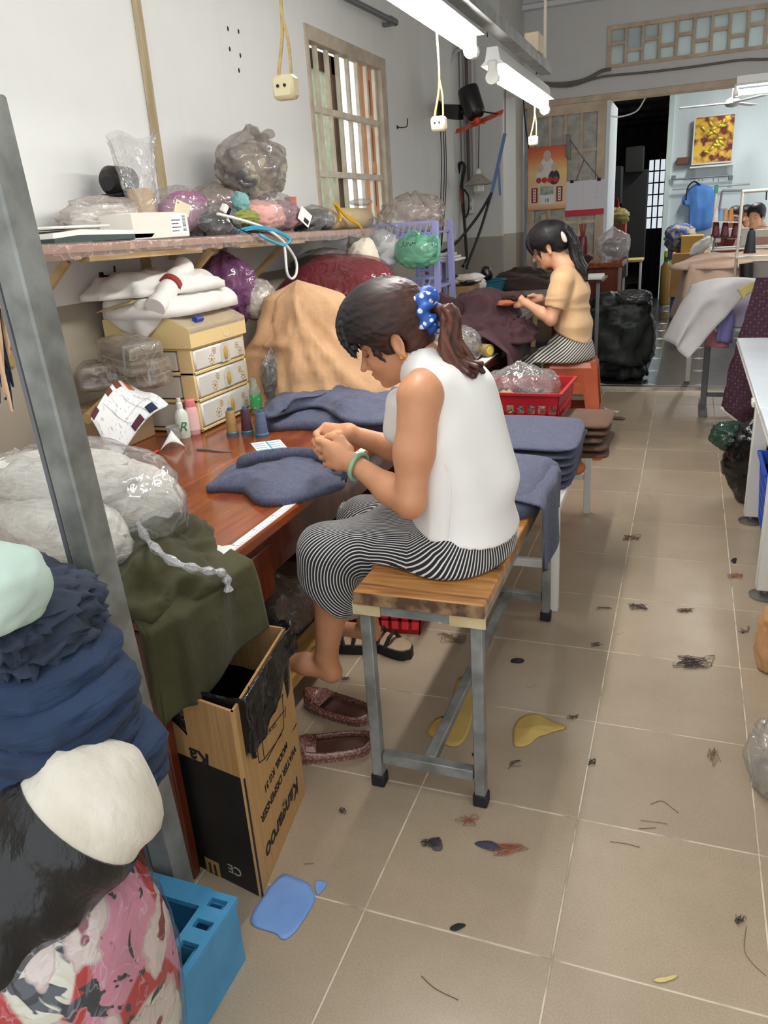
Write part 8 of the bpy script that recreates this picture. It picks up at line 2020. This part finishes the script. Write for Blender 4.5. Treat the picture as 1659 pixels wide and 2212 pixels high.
bag('plastic_bag', (.305, 1.80, .07), (.08, .11, .10), 'crumpled clear plastic on the floor at the right picture edge', M_CLEAR, None, knot=.0, seed=423, floor=.002, fold=.25)
tag(box('wooden_block', (.40, 3.24, 0), (.70, 3.50, .058), M_DESK2, None, .003), 'dark wooden block under the blue crate at the right edge', 'block')
t = empty('machine_table', (.55, 6.75, 0), label='machine table under a draped beige cloth', cat='table')
MB().box((.0, 6.45, .86), (1.3, 7.05, .90), .004).obj('tabletop', M_WEDGE, t)
for x in (.06, 1.2): MB().box((x - .02, 6.73, 0), (x + .02, 6.77, .86), .003).obj('leg', M_WMET, t)
M_BEI2 = cloth('warm_grey_beige', (190, 164, 144), (176, 150, 130))
t = empty('beige_cover', (.3, 6.7, .9), label='beige cloth draped over the machine table, its corner hanging at the left', cat='cloth')
heap('top', [(-.02, 6.42), (1.2, 6.40), (1.3, 6.9), (.6, 7.07), (.0, 7.07)], .90, .10, M_BEI2, t, 431, p=4, fold=.03, fscale=6, edge=.02)
quadsheet('front', [J(1490, 572, 6.42), (1.25, 6.38, .97), (1.25, 6.33, .42), J(1462, 690, 6.3)], M_BEI2, t, 44, 24, bulge=(0, -.04, 0), wave=.02, k=14, seed=5)
quadsheet('side', [(-.03, 7.0, .93), J(1490, 572, 6.42), J(1475, 690, 6.3), (-.12, 6.9, .5)], M_BEI2, t, 16, 16, wave=.015, seed=7)
M_POLE = mat('pale_pole', (206, 196, 182), .4)
YP = 6.25
t = empty('thread_stand', tuple(J(1593, 600, YP)), label='tall pale thread stand with a side arm before the sewing women', cat='stand')
MB().tube([J(1586, 610, YP), J(1605, 412, YP)], .011, 10).obj('pole', M_POLE, t); MB().tube([J(1603, 414, YP), J(1720, 406, YP)], .012, 10).obj('top_arm', M_POLE, t)
MB().bar(J(1588, 556, YP), J(1720, 550, YP), .10, .012).obj('tray', M_POLE, t)
MB().tube([J(1656, 412, YP), J(1655, 432, YP)], .005, 6).obj('hook', M_BLACKM, t)
YQ = 6.9
t = empty('thread_stand', tuple(J(1550, 540, YQ)), label='dark framed thread stand holding maroon cones left of the pale pole', cat='stand')
for a, b2 in (((1540, 540), (1560, 412)), ((1560, 412), (1606, 411)), ((1543, 462), (1598, 468)), ((1543, 512), (1600, 512)), ((1532, 548), (1549, 405))):
 MB().tube([J(*a, YQ), J(*b2, YQ)], .008, 8).obj('rod', M_GREYMETAL if a[0] != 1532 else M_POLE, t)
MB().bar(J(1538, 478, YQ), J(1598, 480, YQ), .10, .008).obj('tray', M_POLE, t); MB().bar(J(1540, 512, YQ), J(1600, 512, YQ), .10, .008).obj('tray', M_BLACKM, t)
tag(MB().box(tuple(J(1547, 412, YQ) - .015), tuple(J(1547, 404, YQ) + .015), .003).obj('clothes_peg', mat('green_peg', (40, 140, 110), .4)), 'green clothes peg clipped to the thread stand', 'peg')
def mini_cone(px, py, y, h, r, c, lab):
 p = Vector(J(px, py, y)); tag(MB().lathe([(r, 0), (r, .01), (r * .92, .02), (r * .6, h - .01), (r * .45, h)], p, 14).obj('thread_cone', threadm('tc_%d_%d_%d' % c, c)), lab, 'thread', 'thread cones on the stands')
for px, c, lab in ((1545, (226, 222, 214), 'white thread cone on the upper tray, left end'), (1556, (126, 160, 206), 'pale blue thread cone on the upper tray'), (1566, (186, 146, 96), 'tan thread cone on the upper tray, left of the orange one'), (1577, (190, 130, 70), 'orange brown thread cone on the upper tray')): mini_cone(px, 477, YQ, .09, .026, c, lab)
for px, c, lab in ((1545, (88, 26, 46), 'maroon thread cone on the lower tray, left of two'), (1565, (92, 28, 48), 'maroon thread cone on the lower tray, right of two'), (1588, (84, 26, 44), 'maroon thread cone half behind the pale pole')): mini_cone(px, 510, YQ, .115, .032, c, lab)
mini_cone(1619, 547, YP - .02, .15, .040, (24, 24, 28), 'black thread cone on the pale stand tray')
def machine(label, px, py, y, s=1.0):
 p = Vector(J(px, py, y)); t = empty('sewing_machine', tuple(p), label=label, cat='sewing machine', group='sewing machines')
 def B(lo, hi, nm, m, bev=.012): MB().box(tuple(p + Vector(lo) * s), tuple(p + Vector(hi) * s), bev * s).obj(nm, m, t)
 M_MC = mat('machine_enamel', (218, 216, 206), .3); M_ST = mat('machine_steel', (150, 150, 150), .3, .8)
 B((-.24, -.09, 0), (.24, .09, .03), 'bed', M_MC, .004); B((.12, -.06, .03), (.22, .06, .26), 'pillar', M_MC); B((-.22, -.05, .18), (.22, .05, .28), 'arm', M_MC); B((-.24, -.055, .10), (-.14, .055, .28), 'head', M_MC)
 MB().tube([p + Vector((.22, 0, .22)) * s, p + Vector((.27, 0, .22)) * s], .06 * s, 18).obj('hand_wheel', M_BLACKM, t)
 MB().tube([p + Vector((-.19, 0, .10)) * s, p + Vector((-.19, 0, .03)) * s], .006, 6).obj('needle_bar', M_ST, t)
 MB().tube(bez([p + Vector((-.2, -.06, .24)) * s, p + Vector((-.1, -.08, .32)) * s, p + Vector((.05, -.07, .3)) * s], 8), .004, 6).obj('thread_guide', M_ST, t)
t = empty('machine_table', tuple(J(1590, 545, 9.5)), label='red edged machine table before the sewing women', cat='table')
q = J(1535, 540, 9.15); MB().box((q[0], 9.15, q[2] - .06), (1.9, 9.75, q[2] - .002), .004).obj('tabletop', M_WEDGE, t); MB().box((q[0] - .004, 9.14, q[2] - .055), (1.9, 9.15, q[2] - .012), .002).obj('red_edge', mat('red_edge_band', (134, 40, 34), .4), t)
for x in (q[0] + .06, 1.8): MB().box((x - .02, 9.4, 0), (x + .02, 9.44, q[2] - .06), .003).obj('leg', M_WMET, t)
machine('cream sewing machine behind the maroon thread cones', 1578, 538, 9.45, .75); machine('cream sewing machine in front of the woman in pale pink', 1652, 540, 9.45, .75)
t = empty('machine_control', tuple(J(1650, 560, 6.3)), label='grey machine control box below the stand tray at the right edge', cat='box')
a, b2 = J(1628, 565, 6.28), J(1720, 600, 6.28); MB().box((a[0], 6.28, b2[2]), (b2[0], 6.4, a[2]), .006).obj('case', mat('control_grey', (160, 152, 140), .5), t); MB().tube([J(1612, 602, 6.2), J(1612, 568, 6.2)], .045, 16).obj('motor_drum', mat('dark_steel', (70, 66, 60), .3, .8), t)
YB = 11.6
def pb(name, x0, y0, x1, y1, y, dep, m, lab, cat='box'):
 a, b2 = J(x0, y0, y), J(x1, y1, y); return tag(MB().box((a[0], y, b2[2]), (b2[0], y + dep, a[2]), .006).obj(name, m), lab, cat)
M_KR2 = mat('carton_tan', (176, 130, 80), .75)
pb('carton', 1452, 548, 1530, 640, 10.4, .4, M_KR2, 'big tan carton behind the beige cover'); pb('carton', 1472, 510, 1518, 548, 10.5, .3, mat('carton_yellow', (186, 150, 70), .7), 'yellowish carton on the big tan carton')
pb('plastic_bin', 1452, 586, 1475, 690, 10.6, .3, mat('deep_blue_plastic', (30, 74, 150), .4), 'blue plastic bin at the left end of the beige cover', 'bin'); pb('storage_box', 1443, 535, 1475, 560, 10.9, .3, mat('grey_blue_box', (70, 92, 120), .5), 'grey blue storage box under the heap of clothes by the pale wall end')
tag(blob('clothes_heap', J(1468, 512, 10.9), (.19, .16, .16), mat('mixed_clothes', (52, 82, 150), .8, c2=(150, 140, 110), scale=14, contrast=(.48, .52)), None, 441, (44, 30), .2, 3, .25, 6), 'heap of blue and khaki clothes beside the pale wall end', 'clothes')
p = Vector(J(1441, 600, 12.2)); t = empty('water_bottle', (p.x, p.y, 0), label='big amber bottle with a yellow and green cap by the pale wall end', cat='bottle')
MB().lathe([(.09, 0), (.095, .02), (.095, .52), (.05, .6)], (p.x, p.y, 0), 18).obj('body', mat('amber_plastic', (132, 104, 52), .3), t); MB().lathe([(.055, .6), (.055, .66)], (p.x, p.y, 0), 16).obj('neck_ring', mat('green_ring', (40, 120, 60), .4), t); MB().lathe([(.06, .66), (.055, .74)], (p.x, p.y, 0), 16).obj('cap', mat('yellow_lid', (224, 190, 40), .4), t)
tag(blob('white_sleeves', J(1516, 532, 9.2), (.14, .08, .06), M_WHITEC, None, 443, (36, 24), .2, 3, .2, 5, rot=.4, tilt=(0, -.6)), 'white cloth sleeves hanging off the red edged table', 'cloth')
YS = 12.8
t = empty('blue_shirt', tuple(J(1510, 420, YS)), label='sky blue short sleeved shirt hanging on the pale wall', cat='shirt')
M_SHI = cloth('sky_blue_shirt', (92, 146, 216), (80, 132, 204))
S = SDF((-.30, 12.55, .85), (.50, 12.99, 1.75), .012)
for a, b2, r0, r1 in (((1494, 412), (1508, 410), .05, .05), ((1508, 415), (1508, 480), .12, .13), ((1497, 420), (1484, 432), .08, .075), ((1526, 416), (1535, 430), .08, .07), ((1525, 420), (1524, 478), .11, .12)): S.cone(J(*a, YS), J(*b2, YS), r0, r1, .04, 'add', ((0, 1, 0), .45))
S.obj('shirt', M_SHI, t, lambda V: V + np.stack([0 * V[:, 0], -.03 * (ridge(V * [1, 1, .3], 9, 3) - .6), 0 * V[:, 0]], -1), 2)
MB().tube(bez([J(1482, 432, YS - .1), J(1486, 405, YS - .1), J(1500, 392, YS - .1), J(1516, 404, YS)], 14), .012, 6).obj('hanger', M_CABLE, t)
t = empty('clothes_rail', tuple(J(1500, 388, 12.9)), label='dark rail with hooks on the pale far wall above the blue shirt', cat='rail')
MB().tube([J(1455, 388, 12.88), J(1578, 379, 12.88)], .012, 8).obj('rail', M_GREYMETAL, t)
for px in (1455, 1578): MB().box(tuple(J(px, 384, 12.9) - .03), tuple(J(px, 384, 12.9) + .03), .005).obj('rail_bracket', M_GREYMETAL, t)
MB().tube([J(1452, 409, 12.88), J(1620, 397, 12.88)], .014, 8).obj('lower_rail', M_PIPEW, t)
for px in (1510, 1518, 1541, 1552): MB().tube([J(px, 384, 12.86), J(px, 392, 12.86)], .006, 6).obj('hook', M_GREYMETAL, t)
g0, g1 = J(1502, 255, 12.86), J(1580, 349, 12.86)
t = empty('framed_offering', tuple(J(1540, 345, 12.8)), label='clear cased gold and red offering hung high on the far wall', cat='picture')
MB().box((g0[0], 12.80, g1[2]), (g1[0], 12.86, g0[2]), .004).obj('case', mat('gold_foil', (198, 160, 60), .25, .6, c2=(92, 40, 34), scale=9, contrast=(.45, .6), detail=5), t)
fr_ = MB();
for lo, hi in (((g0[0] - .01, 12.78, g1[2] - .01), (g0[0] + .008, 12.87, g0[2] + .01)), ((g1[0] - .008, 12.78, g1[2] - .01), (g1[0] + .01, 12.87, g0[2] + .01)), ((g0[0], 12.779, g0[2] - .008), (g1[0], 12.869, g0[2] + .011)), ((g0[0], 12.779, g1[2] - .011), (g1[0], 12.869, g1[2] + .008))): fr_.box(lo, hi)
fr_.obj('clear_frame', mat('acrylic_frame', (200, 204, 200), .2), t, False)
rs = random.Random(6)
for k in range(16): blob('gold_leaf', (g0[0] + .08 + rs.random() * (g1[0] - g0[0] - .16), 12.78, g1[2] + .15 + rs.random() * (g0[2] - g1[2] - .22)), (.05, .02, .025), mat('gold_leaf', (208, 186, 70), .3, .4), t, k, (12, 8), rot=0, tilt=(0, rs.uniform(-1.2, 1.2)))
t = empty('wall_altar_shelf', tuple(J(1535, 352, 12.85)), label='thin white wall shelf under the cased gold offering', cat='shelf')
MB().box((g0[0] - .03, 12.78, g1[2] - .05), (g1[0] + .03, 12.99, g1[2] - .025), .003).obj('board', M_WMET, t)
for px in (1503, 1572): MB().box(tuple(J(px, 395, 12.97) - .012), tuple(J(px, 352, 12.97) + .012), .002).obj('bracket', M_WMET, t)
pb('wooden_box', 1462, 341, 1488, 354, 12.85, .12, mat('altar_wood', (110, 62, 44), .5), 'small dark wooden box on the far wall beside the gold offering')
YC = 11.3; hb = Vector(J(1582, 222, YC))
t = empty('ceiling_fan', tuple(hb), label='pale ceiling fan in the far room', cat='fan')
MB().lathe([(.02, .06), (.08, .03), (.09, -.01), (.06, -.04), (.01, -.05)], hb, 18).obj('motor', M_PIPEW, t); MB().tube([hb + Vector((0, 0, .05)), (hb.x, hb.y, 3.38)], .015, 8).obj('down_rod', M_PIPEW, t)
for k in range(3):
 a = math.pi + .05 + k * 2.0944; d_ = Vector((math.cos(a), math.sin(a), 0)); MB().bar(hb + d_ * .08, hb + d_ * .60, .11, .012).obj('blade', M_PIPEW, t)
t = empty('carved_desk', (-.9, 8.3, 0), label='carved red brown desk before the glazed door', cat='desk')
a, b2 = J(1180, 575, 8.0), J(1345, 566, 8.0)
zd = b2[2]; MB().box((a[0], 8.0, zd - .05), (b2[0], 8.55, zd), .008).obj('tabletop', M_DESK, t); MB().box((a[0] + .05, 8.05, .03), (b2[0] - .04, 8.5, zd - .05), .004).obj('carcass', M_DESKV, t)
for z in (.15, .38): MB().box((b2[0] - .46, 8.035, z), (b2[0] - .10, 8.05, z + .18), .006).obj('carved_panel', M_DESK, t)
p = Vector((J(1257, 565, 8.15)[0], 8.15, zd)); t = empty('incense_tin', tuple(p), label='tall maroon tin holding incense sticks on the carved desk', cat='tin')
MB().lathe([(.048, 0), (.05, .01), (.05, .24), (.045, .25)], p, 18).obj('tin', mat('maroon_tin', (104, 22, 30), .3), t)
for k in range(5): MB().tube([p + Vector((-.015 + .008 * k, 0, .24)), p + Vector((-.03 + .015 * k, 0, .36))], .005, 5).obj('stick', mat('red_stick', (150, 50, 50), .6), t)
tag(blob('dark_cloth', (p.x - .02, 8.1, zd + .04), (.12, .07, .045), M_DKBROWN, None, 451, (36, 22), .2, 3, .2, 6), 'dark cloth heap at the foot of the maroon tin', 'cloth')
q = J(1322, 532, 8.15); bag('carrier_bag', (q[0], 8.2, zd + .15), (.16, .12, .15), 'white translucent carrier bag with dark things on the carved desk', film('white_carrier_film', (222, 214, 214), .5, .15, .8, 14, .3), M_BLACKM, knot=.16, seed=453, floor=zd + .002, innerscale=.6)
heap('brown_fabric', [(-1.55, 6.45), (-1.05, 6.40), (-.95, 6.9), (-1.3, 7.2), (-1.6, 7.0)], .80, .13, M_DKBROWN, None, 455, p=2.0, fold=.05, fscale=9, fold2=.02, aniso=(.4, 1, 2)); tag(COL.objects[-1], 'pile of dark brown cloth on the grey table beyond the woman in peach', 'fabric')
t = empty('paper_stack', (-.80, 5.9, 0), label='stack of loose papers on a small steel legged table behind the woman in peach', cat='table')
a, b2 = J(1278, 600, 6.3), J(1308, 588, 6.3); MB().box((a[0] - .1, 6.1, a[2] - .02), (b2[0], 6.5, a[2]), .003).obj('top', M_DESK2, t); MB().box((a[0] - .08, 6.12, a[2]), (b2[0] - .02, 6.45, a[2] + .02), .002).obj('papers', M_PAPER, t); MB().box((b2[0] - .05, 6.14, 0), (b2[0] - .025, 6.165, a[2] - .02), .002).obj('leg', M_GREYMETAL, t)
def onb(px, py, d=.06): return Vector(J(px, py, BY - d))
c0, c1 = onb(1140, 320), onb(1223, 450); W_, H_ = c1.x - c0.x, c0.z - c1.z
t = empty('wall_calendar', (c0.x, BY - .06, c1.z), label='orange new year wall calendar with portraits hung on the glazed door', cat='calendar')
M_ORC, nt, b = new_mat('orange_calendar_print'); g = nd(nt, 'ShaderNodeNewGeometry'); sx = nd(nt, 'ShaderNodeSeparateXYZ'); nt.links.new(g.outputs['Position'], sx.inputs[0]); mr = nd(nt, 'ShaderNodeMapRange'); mr.inputs[1].default_value = c1.z; mr.inputs[2].default_value = c0.z; nt.links.new(sx.outputs[2], mr.inputs[0])
r = ramp(nt, mr.outputs[0], [(0, lin((222, 150, 84))), (.1, lin((236, 206, 170))), (.45, lin((238, 196, 140))), (.6, lin((244, 206, 130))), (.85, lin((226, 120, 62))), (1, lin((204, 84, 52)))]); nt.links.new(r.outputs[0], b.inputs['Base Color']); b.inputs['Roughness'].default_value = .4
MB().box((c0.x, BY - .06, c1.z), (c1.x, BY - .046, c0.z), .003).obj('panel', M_ORC, t)
def disc(cx, cz, rx, rz, m, nm, off=.0605): MB().lathe([(1, 0), (1, .0012)], (0, 0, 0), 20, Matrix(((rx, 0, 0, c0.x + W_ * cx), (0, 0, -1, BY - off), (0, rz, 0, c1.z + H_ * cz), (0, 0, 0, 1)))).obj(nm, m, t, False)
def rect(x0, z0, x1, z1, m, nm, off=.0605): MB().box((c0.x + W_ * x0, BY - off - .0012, c1.z + H_ * z0), (c0.x + W_ * x1, BY - off, c1.z + H_ * z1)).obj(nm, m, t, False)
M_FACE = mat('print_skin', (214, 186, 162), .5); M_GREYH = mat('print_grey_hair', (196, 196, 192), .5); M_SUITW = mat('print_white_suit', (228, 224, 216), .5); M_SUITD = mat('print_dark_suit', (44, 46, 60), .5)
for k, (cx, cz, s, suit) in enumerate(((.5, .84, .075, M_SUITW), (.33, .66, .06, M_SUITW), (.68, .66, .06, M_SUITD))):
 disc(cx, cz - .15, s * .95, s * 1.2, suit, 'printed_shoulders', .0602 + .0014 * (k > 0)); disc(cx, cz + .015, s * .52, s * .66, M_GREYH, 'printed_hair', .0618 + .0014 * (k > 0)); disc(cx, cz, s * .46, s * .62, M_FACE, 'printed_face', .0632 + .0014 * (k > 0))
for k in range(4): disc(.29 + .145 * k, .475, .028, .028, mat('print_red', (190, 40, 36), .4), 'red_disc', .066)
for x0, x1 in ((.1, .26), (.74, .9)):
 rect(x0, .12, x1, .36, mat('print_dark_red', (140, 34, 34), .5), 'red_banner'); rect(x0 + .045, .14, x1 - .045, .34, M_PAPER, 'banner_text_strip', .0618)
 for k in range(4): rect(x0 + .06, .165 + .043 * k, x1 - .06, .18 + .043 * k, M_INK, 'banner_glyph', .0631)
rect(.31, .09, .69, .39, M_PAPER, 'date_block'); rect(.33, .24, .67, .38, mat('print_landscape', (110, 140, 130), .6, c2=(190, 190, 170), scale=20), 'date_picture', .0618); text('date_number', '18', frame_mat((c0.x + W_ * .5, BY - .0625, c1.z + H_ * .15), (1, 0, 0), (0, 0, 1)), .05, M_INK, t)
s0, s1 = onb(1222, 393), onb(1304, 462); t = empty('work_schedule', (s0.x, BY - .06, s1.z), label='white ruled schedule sheet with a red bottom band on the glazed door', cat='paper')
MB().box((s0.x, BY - .058, s1.z + .05), (s1.x, BY - .055, s0.z)).obj('sheet', mat('schedule_paper', (222, 220, 226), .6), t, False); MB().box((s0.x, BY - .0595, s1.z), (s1.x, BY - .054, s1.z + .055)).obj('red_band', mat('crimson_band', (196, 34, 56), .5), t, False)
for k in range(1, 10): MB().box((s0.x + .01, BY - .0588, s1.z + .06 + k * (s0.z - s1.z - .08) / 10), (s1.x - .01, BY - .058, s1.z + .061 + k * (s0.z - s1.z - .08) / 10)).obj('ruled_line', mat('faint_rule', (180, 182, 194), .6), t, False)
for fx in (.45, .8): MB().box((s0.x + (s1.x - s0.x) * fx, BY - .0589, s1.z + .06), (s0.x + (s1.x - s0.x) * fx + .002, BY - .058, s0.z - .01)).obj('ruled_column', mat('faint_rule', (180, 182, 194), .6), t, False)
for fx in (.16, .85): MB().box((s0.x + (s1.x - s0.x) * fx - .018, BY - .064, s0.z - .015), (s0.x + (s1.x - s0.x) * fx + .018, BY - .05, s0.z + .012), .002).obj('clip', M_BLACKM, t)
MB().tube([(s0.x + .1, BY - .056, s0.z), onb(1262, 345, .056), onb(1230, 300, .056), onb(1262, 345, .056), (s1.x - .05, BY - .056, s0.z)], .003, 5).obj('string', M_CABLE, t)
tag(quadsheet('hung_rag', [onb(1222, 290, .07), onb(1230, 290, .07), onb(1234, 345, .075), onb(1222, 340, .075)], cloth('grey_rag', (150, 148, 146)), None, 6, 10), 'thin grey rag hanging on the glazed door above the calendar edge', 'rag')
tag(MB().bar((-1.52, 8.50, 0), J(1175, 464, 8.8), .05, .02, bev=.003).obj('wood_offcut', mat('pale_offcut', (206, 176, 130), .6)), 'pale wood offcut leaning below the calendar', 'wood')
YK = 10.2
tag(blob('cloth_pile', J(1330, 468, YK), (.16, .14, .10), cloth('khaki_scraps', (150, 138, 84)), None, 461, (40, 26), .25, 3, .3, 7), 'khaki scraps piled on the red bin in the doorway', 'cloth')
pb('red_bin', 1322, 480, 1350, 510, YK, .25, mat('dark_red_bin', (150, 36, 34), .5), 'red bin in the dark doorway', 'bin'); pb('shelf_unit', 1312, 510, 1352, 600, YK, .3, M_DARK, 'dark cupboard under the red bin in the doorway', 'cupboard')
tag(quadsheet('red_cloth', [J(1322, 425, YK), J(1335, 428, YK), J(1340, 455, YK), J(1315, 450, YK)], cloth('dark_red_banner', (120, 24, 28)), None, 8, 8), 'dark red cloth hanging in the doorway above the khaki scraps', 'cloth')
t = empty('side_table', tuple(J(1367, 600, 10.6)), label='small table with a yellow top in the doorway', cat='table')
a, b2 = J(1345, 562, 10.6), J(1388, 562, 10.6); MB().box((a[0], 10.6, a[2] - .03), (b2[0], 11.0, a[2]), .003).obj('top', mat('yellow_straw_top', (190, 170, 100), .6), t)
for x in (a[0] + .02, b2[0] - .02): MB().box((x - .014, 10.62, 0), (x + .014, 10.65, a[2] - .03), .002).obj('leg', M_WMET, t)
cr4 = crate('basket', 'bright blue plastic basket on the floor in the doorway', .2, .2, .24, mat('bright_blue_plastic', (34, 80, 200), .4), 3, 5); cr4.location = (J(1357, 640, 10.3)[0], 10.1, .0); cr4.scale = (1.3, 1.2, 1.25)
for k, (x0, y0, x1, y1, y) in enumerate(((1352, 318, 1388, 370, 12.2), (1345, 370, 1390, 560, 12.4), (1322, 360, 1340, 440, 11.6))): pb('dark_cabinet', x0, y0, x1, y1, y, .3, mat('near_black_wood', (22, 21, 21), .7), ['black bundle on top of the dark cabinet in the corridor', 'dark tall cabinet in the corridor', 'dark shelf side at the left of the corridor'][k], 'cabinet')
# ------------------------------------------------------------ litter on the floor
M_YP = mat('yellow_pattern_paper', (196, 166, 92), .7, c2=(182, 150, 78), scale=6)
def scrap(name, label, cat, px, m, z=.003, curl=.01, n=(40, 8), fold=0.0):
 o = heap(name, [tuple(pz(x, y, 0)[:2]) for x, y in px], .0005, curl, m, None, len(label), p=1.3, fold=.006, fscale=14, n=n, edge=.0015); return tag(o, label, cat)
scrap('paper_scrap', 'yellow paper scrap under the bench stretcher', 'paper', [(922, 1580), (945, 1552), (968, 1550), (985, 1480), (1000, 1462), (1032, 1480), (1030, 1520), (1010, 1590), (985, 1616), (955, 1605), (930, 1590)], M_YP, curl=.004)
scrap('paper_scrap', 'yellow leaf shaped paper scrap right of the bench', 'paper', [(1110, 1608), (1112, 1568), (1130, 1548), (1160, 1543), (1190, 1558), (1222, 1572), (1195, 1582), (1165, 1592), (1145, 1608), (1125, 1614)], M_YP, curl=.014)
M_BS = mat('light_blue_interfacing', (126, 164, 220), .7, c2=(112, 150, 208), scale=6)
scrap('fabric_scrap', 'light blue fabric scrap in front of the carton', 'fabric', [(542, 1995), (562, 1945), (608, 1890), (640, 1898), (672, 1912), (680, 1950), (650, 2000), (614, 2032), (596, 2018)], M_BS, curl=.006)
scrap('fabric_scrap', 'light blue corner lying under the larger blue scrap', 'fabric', [(681, 1906), (704, 1909), (694, 1926), (685, 1932)], M_BS, curl=.003)
scrap('fabric_scrap', 'pale cream sliver on the floor at the lower right', 'fabric', [(1408, 2120), (1440, 2110), (1468, 2108), (1442, 2124)], mat('cream_sliver', (206, 186, 120), .7), curl=.002, n=(24, 5))
for k, (lab, P_) in enumerate((('dark triangle scrap at the bottom of the floor', [(972, 2007), (990, 1996), (1008, 2000), (985, 2012)]), ('dark blue grey fabric snip beside the thread tangle', [(1028, 1824), (1060, 1820), (1080, 1834), (1060, 1838)]), ('grey fabric snip left of the thread tangle', [(925, 1814), (950, 1812), (955, 1836), (935, 1838)]), ('tiny black scrap by the right tile joint', [(1578, 1212), (1590, 1206), (1588, 1218)]), ('black snip on the tiles behind the bench leg', [(1108, 1426), (1128, 1426), (1127, 1431), (1108, 1431)]), ('black snip right of the bench leg', [(1022, 1628), (1040, 1628), (1040, 1636), (1022, 1634)]), ('brown offcut curl by the orange stools', [(1305, 893), (1325, 900), (1348, 903), (1346, 908), (1320, 905)]), ('pale paper curl by the orange stools', [(1302, 880), (1318, 886), (1338, 890), (1318, 892)]), ('small white paper chip between the bench legs', [(946, 1345), (952, 1338), (958, 1344), (950, 1348)]))):
 scrap('fabric_snip', lab, 'snip', P_, [M_BLACKM, cloth('snip_slate', (60, 64, 84)), cloth('snip_grey', (92, 84, 84)), M_BLACKM, M_BLACKM, M_BLACKM, M_BROWN, M_PAPER, M_PAPER][k], curl=.004, n=(24, 5))
rs = random.Random(17)
def tangle(label, px, py, w, h, n, m, r=.0007):
 c = pz(px, py, 0); a = pz(px + w, py, 0); b2 = pz(px, py + h, 0); t = MB()
 for i in range(n):
  pts = []; ph = rs.random() * 6
  for k in range(5): pts.append(c + (a - c) * rs.uniform(-1, 1) + (b2 - c) * rs.uniform(-1, 1) + Vector((0, 0, .0025 + rs.random() * .004)))
  t.tube(bez(pts, 20), r, 4)
 o = t.obj('thread_tangle', m); o['kind'] = 'stuff'; return tag(o, label, 'thread')
M_TB = mat('thread_brown', (96, 58, 44), .8); M_TR = mat('thread_rust', (150, 84, 60), .8); M_TK = mat('thread_dark', (52, 44, 44), .8); M_TY = mat('thread_khaki', (124, 100, 66), .8)
for px, py, w, h, n, m, lab in ((1498, 1432, 46, 14, 14, M_TK, 'big dark thread tangle on the tiles right of the bench'), (1378, 1312, 22, 8, 8, M_TK, 'dark thread tangle above the big one'), (1480, 1321, 20, 4, 6, M_TB, 'thin brown thread tangle near the right tile joint'), (1308, 1316, 20, 4, 3, M_TB, 'short brown threads left of the dark tangle'), (1365, 1163, 20, 6, 7, M_TB, 'maroon thread tangle on the aisle'), (1588, 1246, 18, 5, 6, M_TR, 'rusty thread tangle by the right tile joint'), (1090, 1838, 50, 14, 8, M_TR, 'rusty red thread tangle on the near tiles'), (1010, 1775, 24, 12, 4, M_TR, 'loose rusty thread loops above the tangle'), (930, 1822, 24, 10, 7, M_TK, 'dark thread tangle left of the rusty one'), (975, 1380, 32, 12, 10, M_TY, 'khaki thread tangle seen between the bench legs'), (1542, 1636, 14, 22, 4, M_TY, 'khaki thread wisp on the right tiles'), (1278, 1646, 8, 8, 4, M_TK, 'small dark thread knot on the tile joint'), (1600, 1990, 14, 10, 4, M_TK, 'grey thread knot with a tail at the right edge'), (740, 1754, 8, 8, 3, M_TK, 'small dark thread curl right of the carton'), (1240, 1551, 16, 5, 4, M_TB, 'brown thread twig right of the yellow leaf scrap'), (1290, 1395, 16, 5, 3, M_TK, 'dark thread by the aisle tile joint'), (745, 1468, 14, 5, 3, M_TK, 'dark thread by her heel'), (1112, 1655, 16, 10, 2, M_TK, 'dark thread bits below the yellow leaf scrap'), (1607, 1362, 14, 8, 3, M_TK, 'blue black thread curl left of the brown paper')):
 tangle(lab, px, py, w, h, n, m)
for k, P_ in enumerate(([(1405, 1737), (1430, 1730), (1452, 1745), (1466, 1756)], [(1384, 1772), (1420, 1776), (1442, 1780)], [(1318, 1818), (1350, 1822), (1382, 1830)], [(1612, 2000), (1608, 2050), (1625, 2080), (1655, 2108)], [(910, 2108), (940, 2135), (990, 2160)], [(656, 1866), (678, 1865)], [(1380, 1790), (1417, 1788)])):
 tag(MB().tube(bez([pz(x, y, .0016) for x, y in P_], 16), .0007, 5).obj('loose_thread', M_TY if k % 2 else M_TB), ['curved loose thread on the right tiles, uppermost', 'straight thread bit below the curved one', 'faint thread left of the straight bits', 'long thread trailing to the lower right corner', 'thread on the bottom tiles near the joint', 'pin lying right of the carton', 'short straight thread just above the tile joint'][k], 'thread')
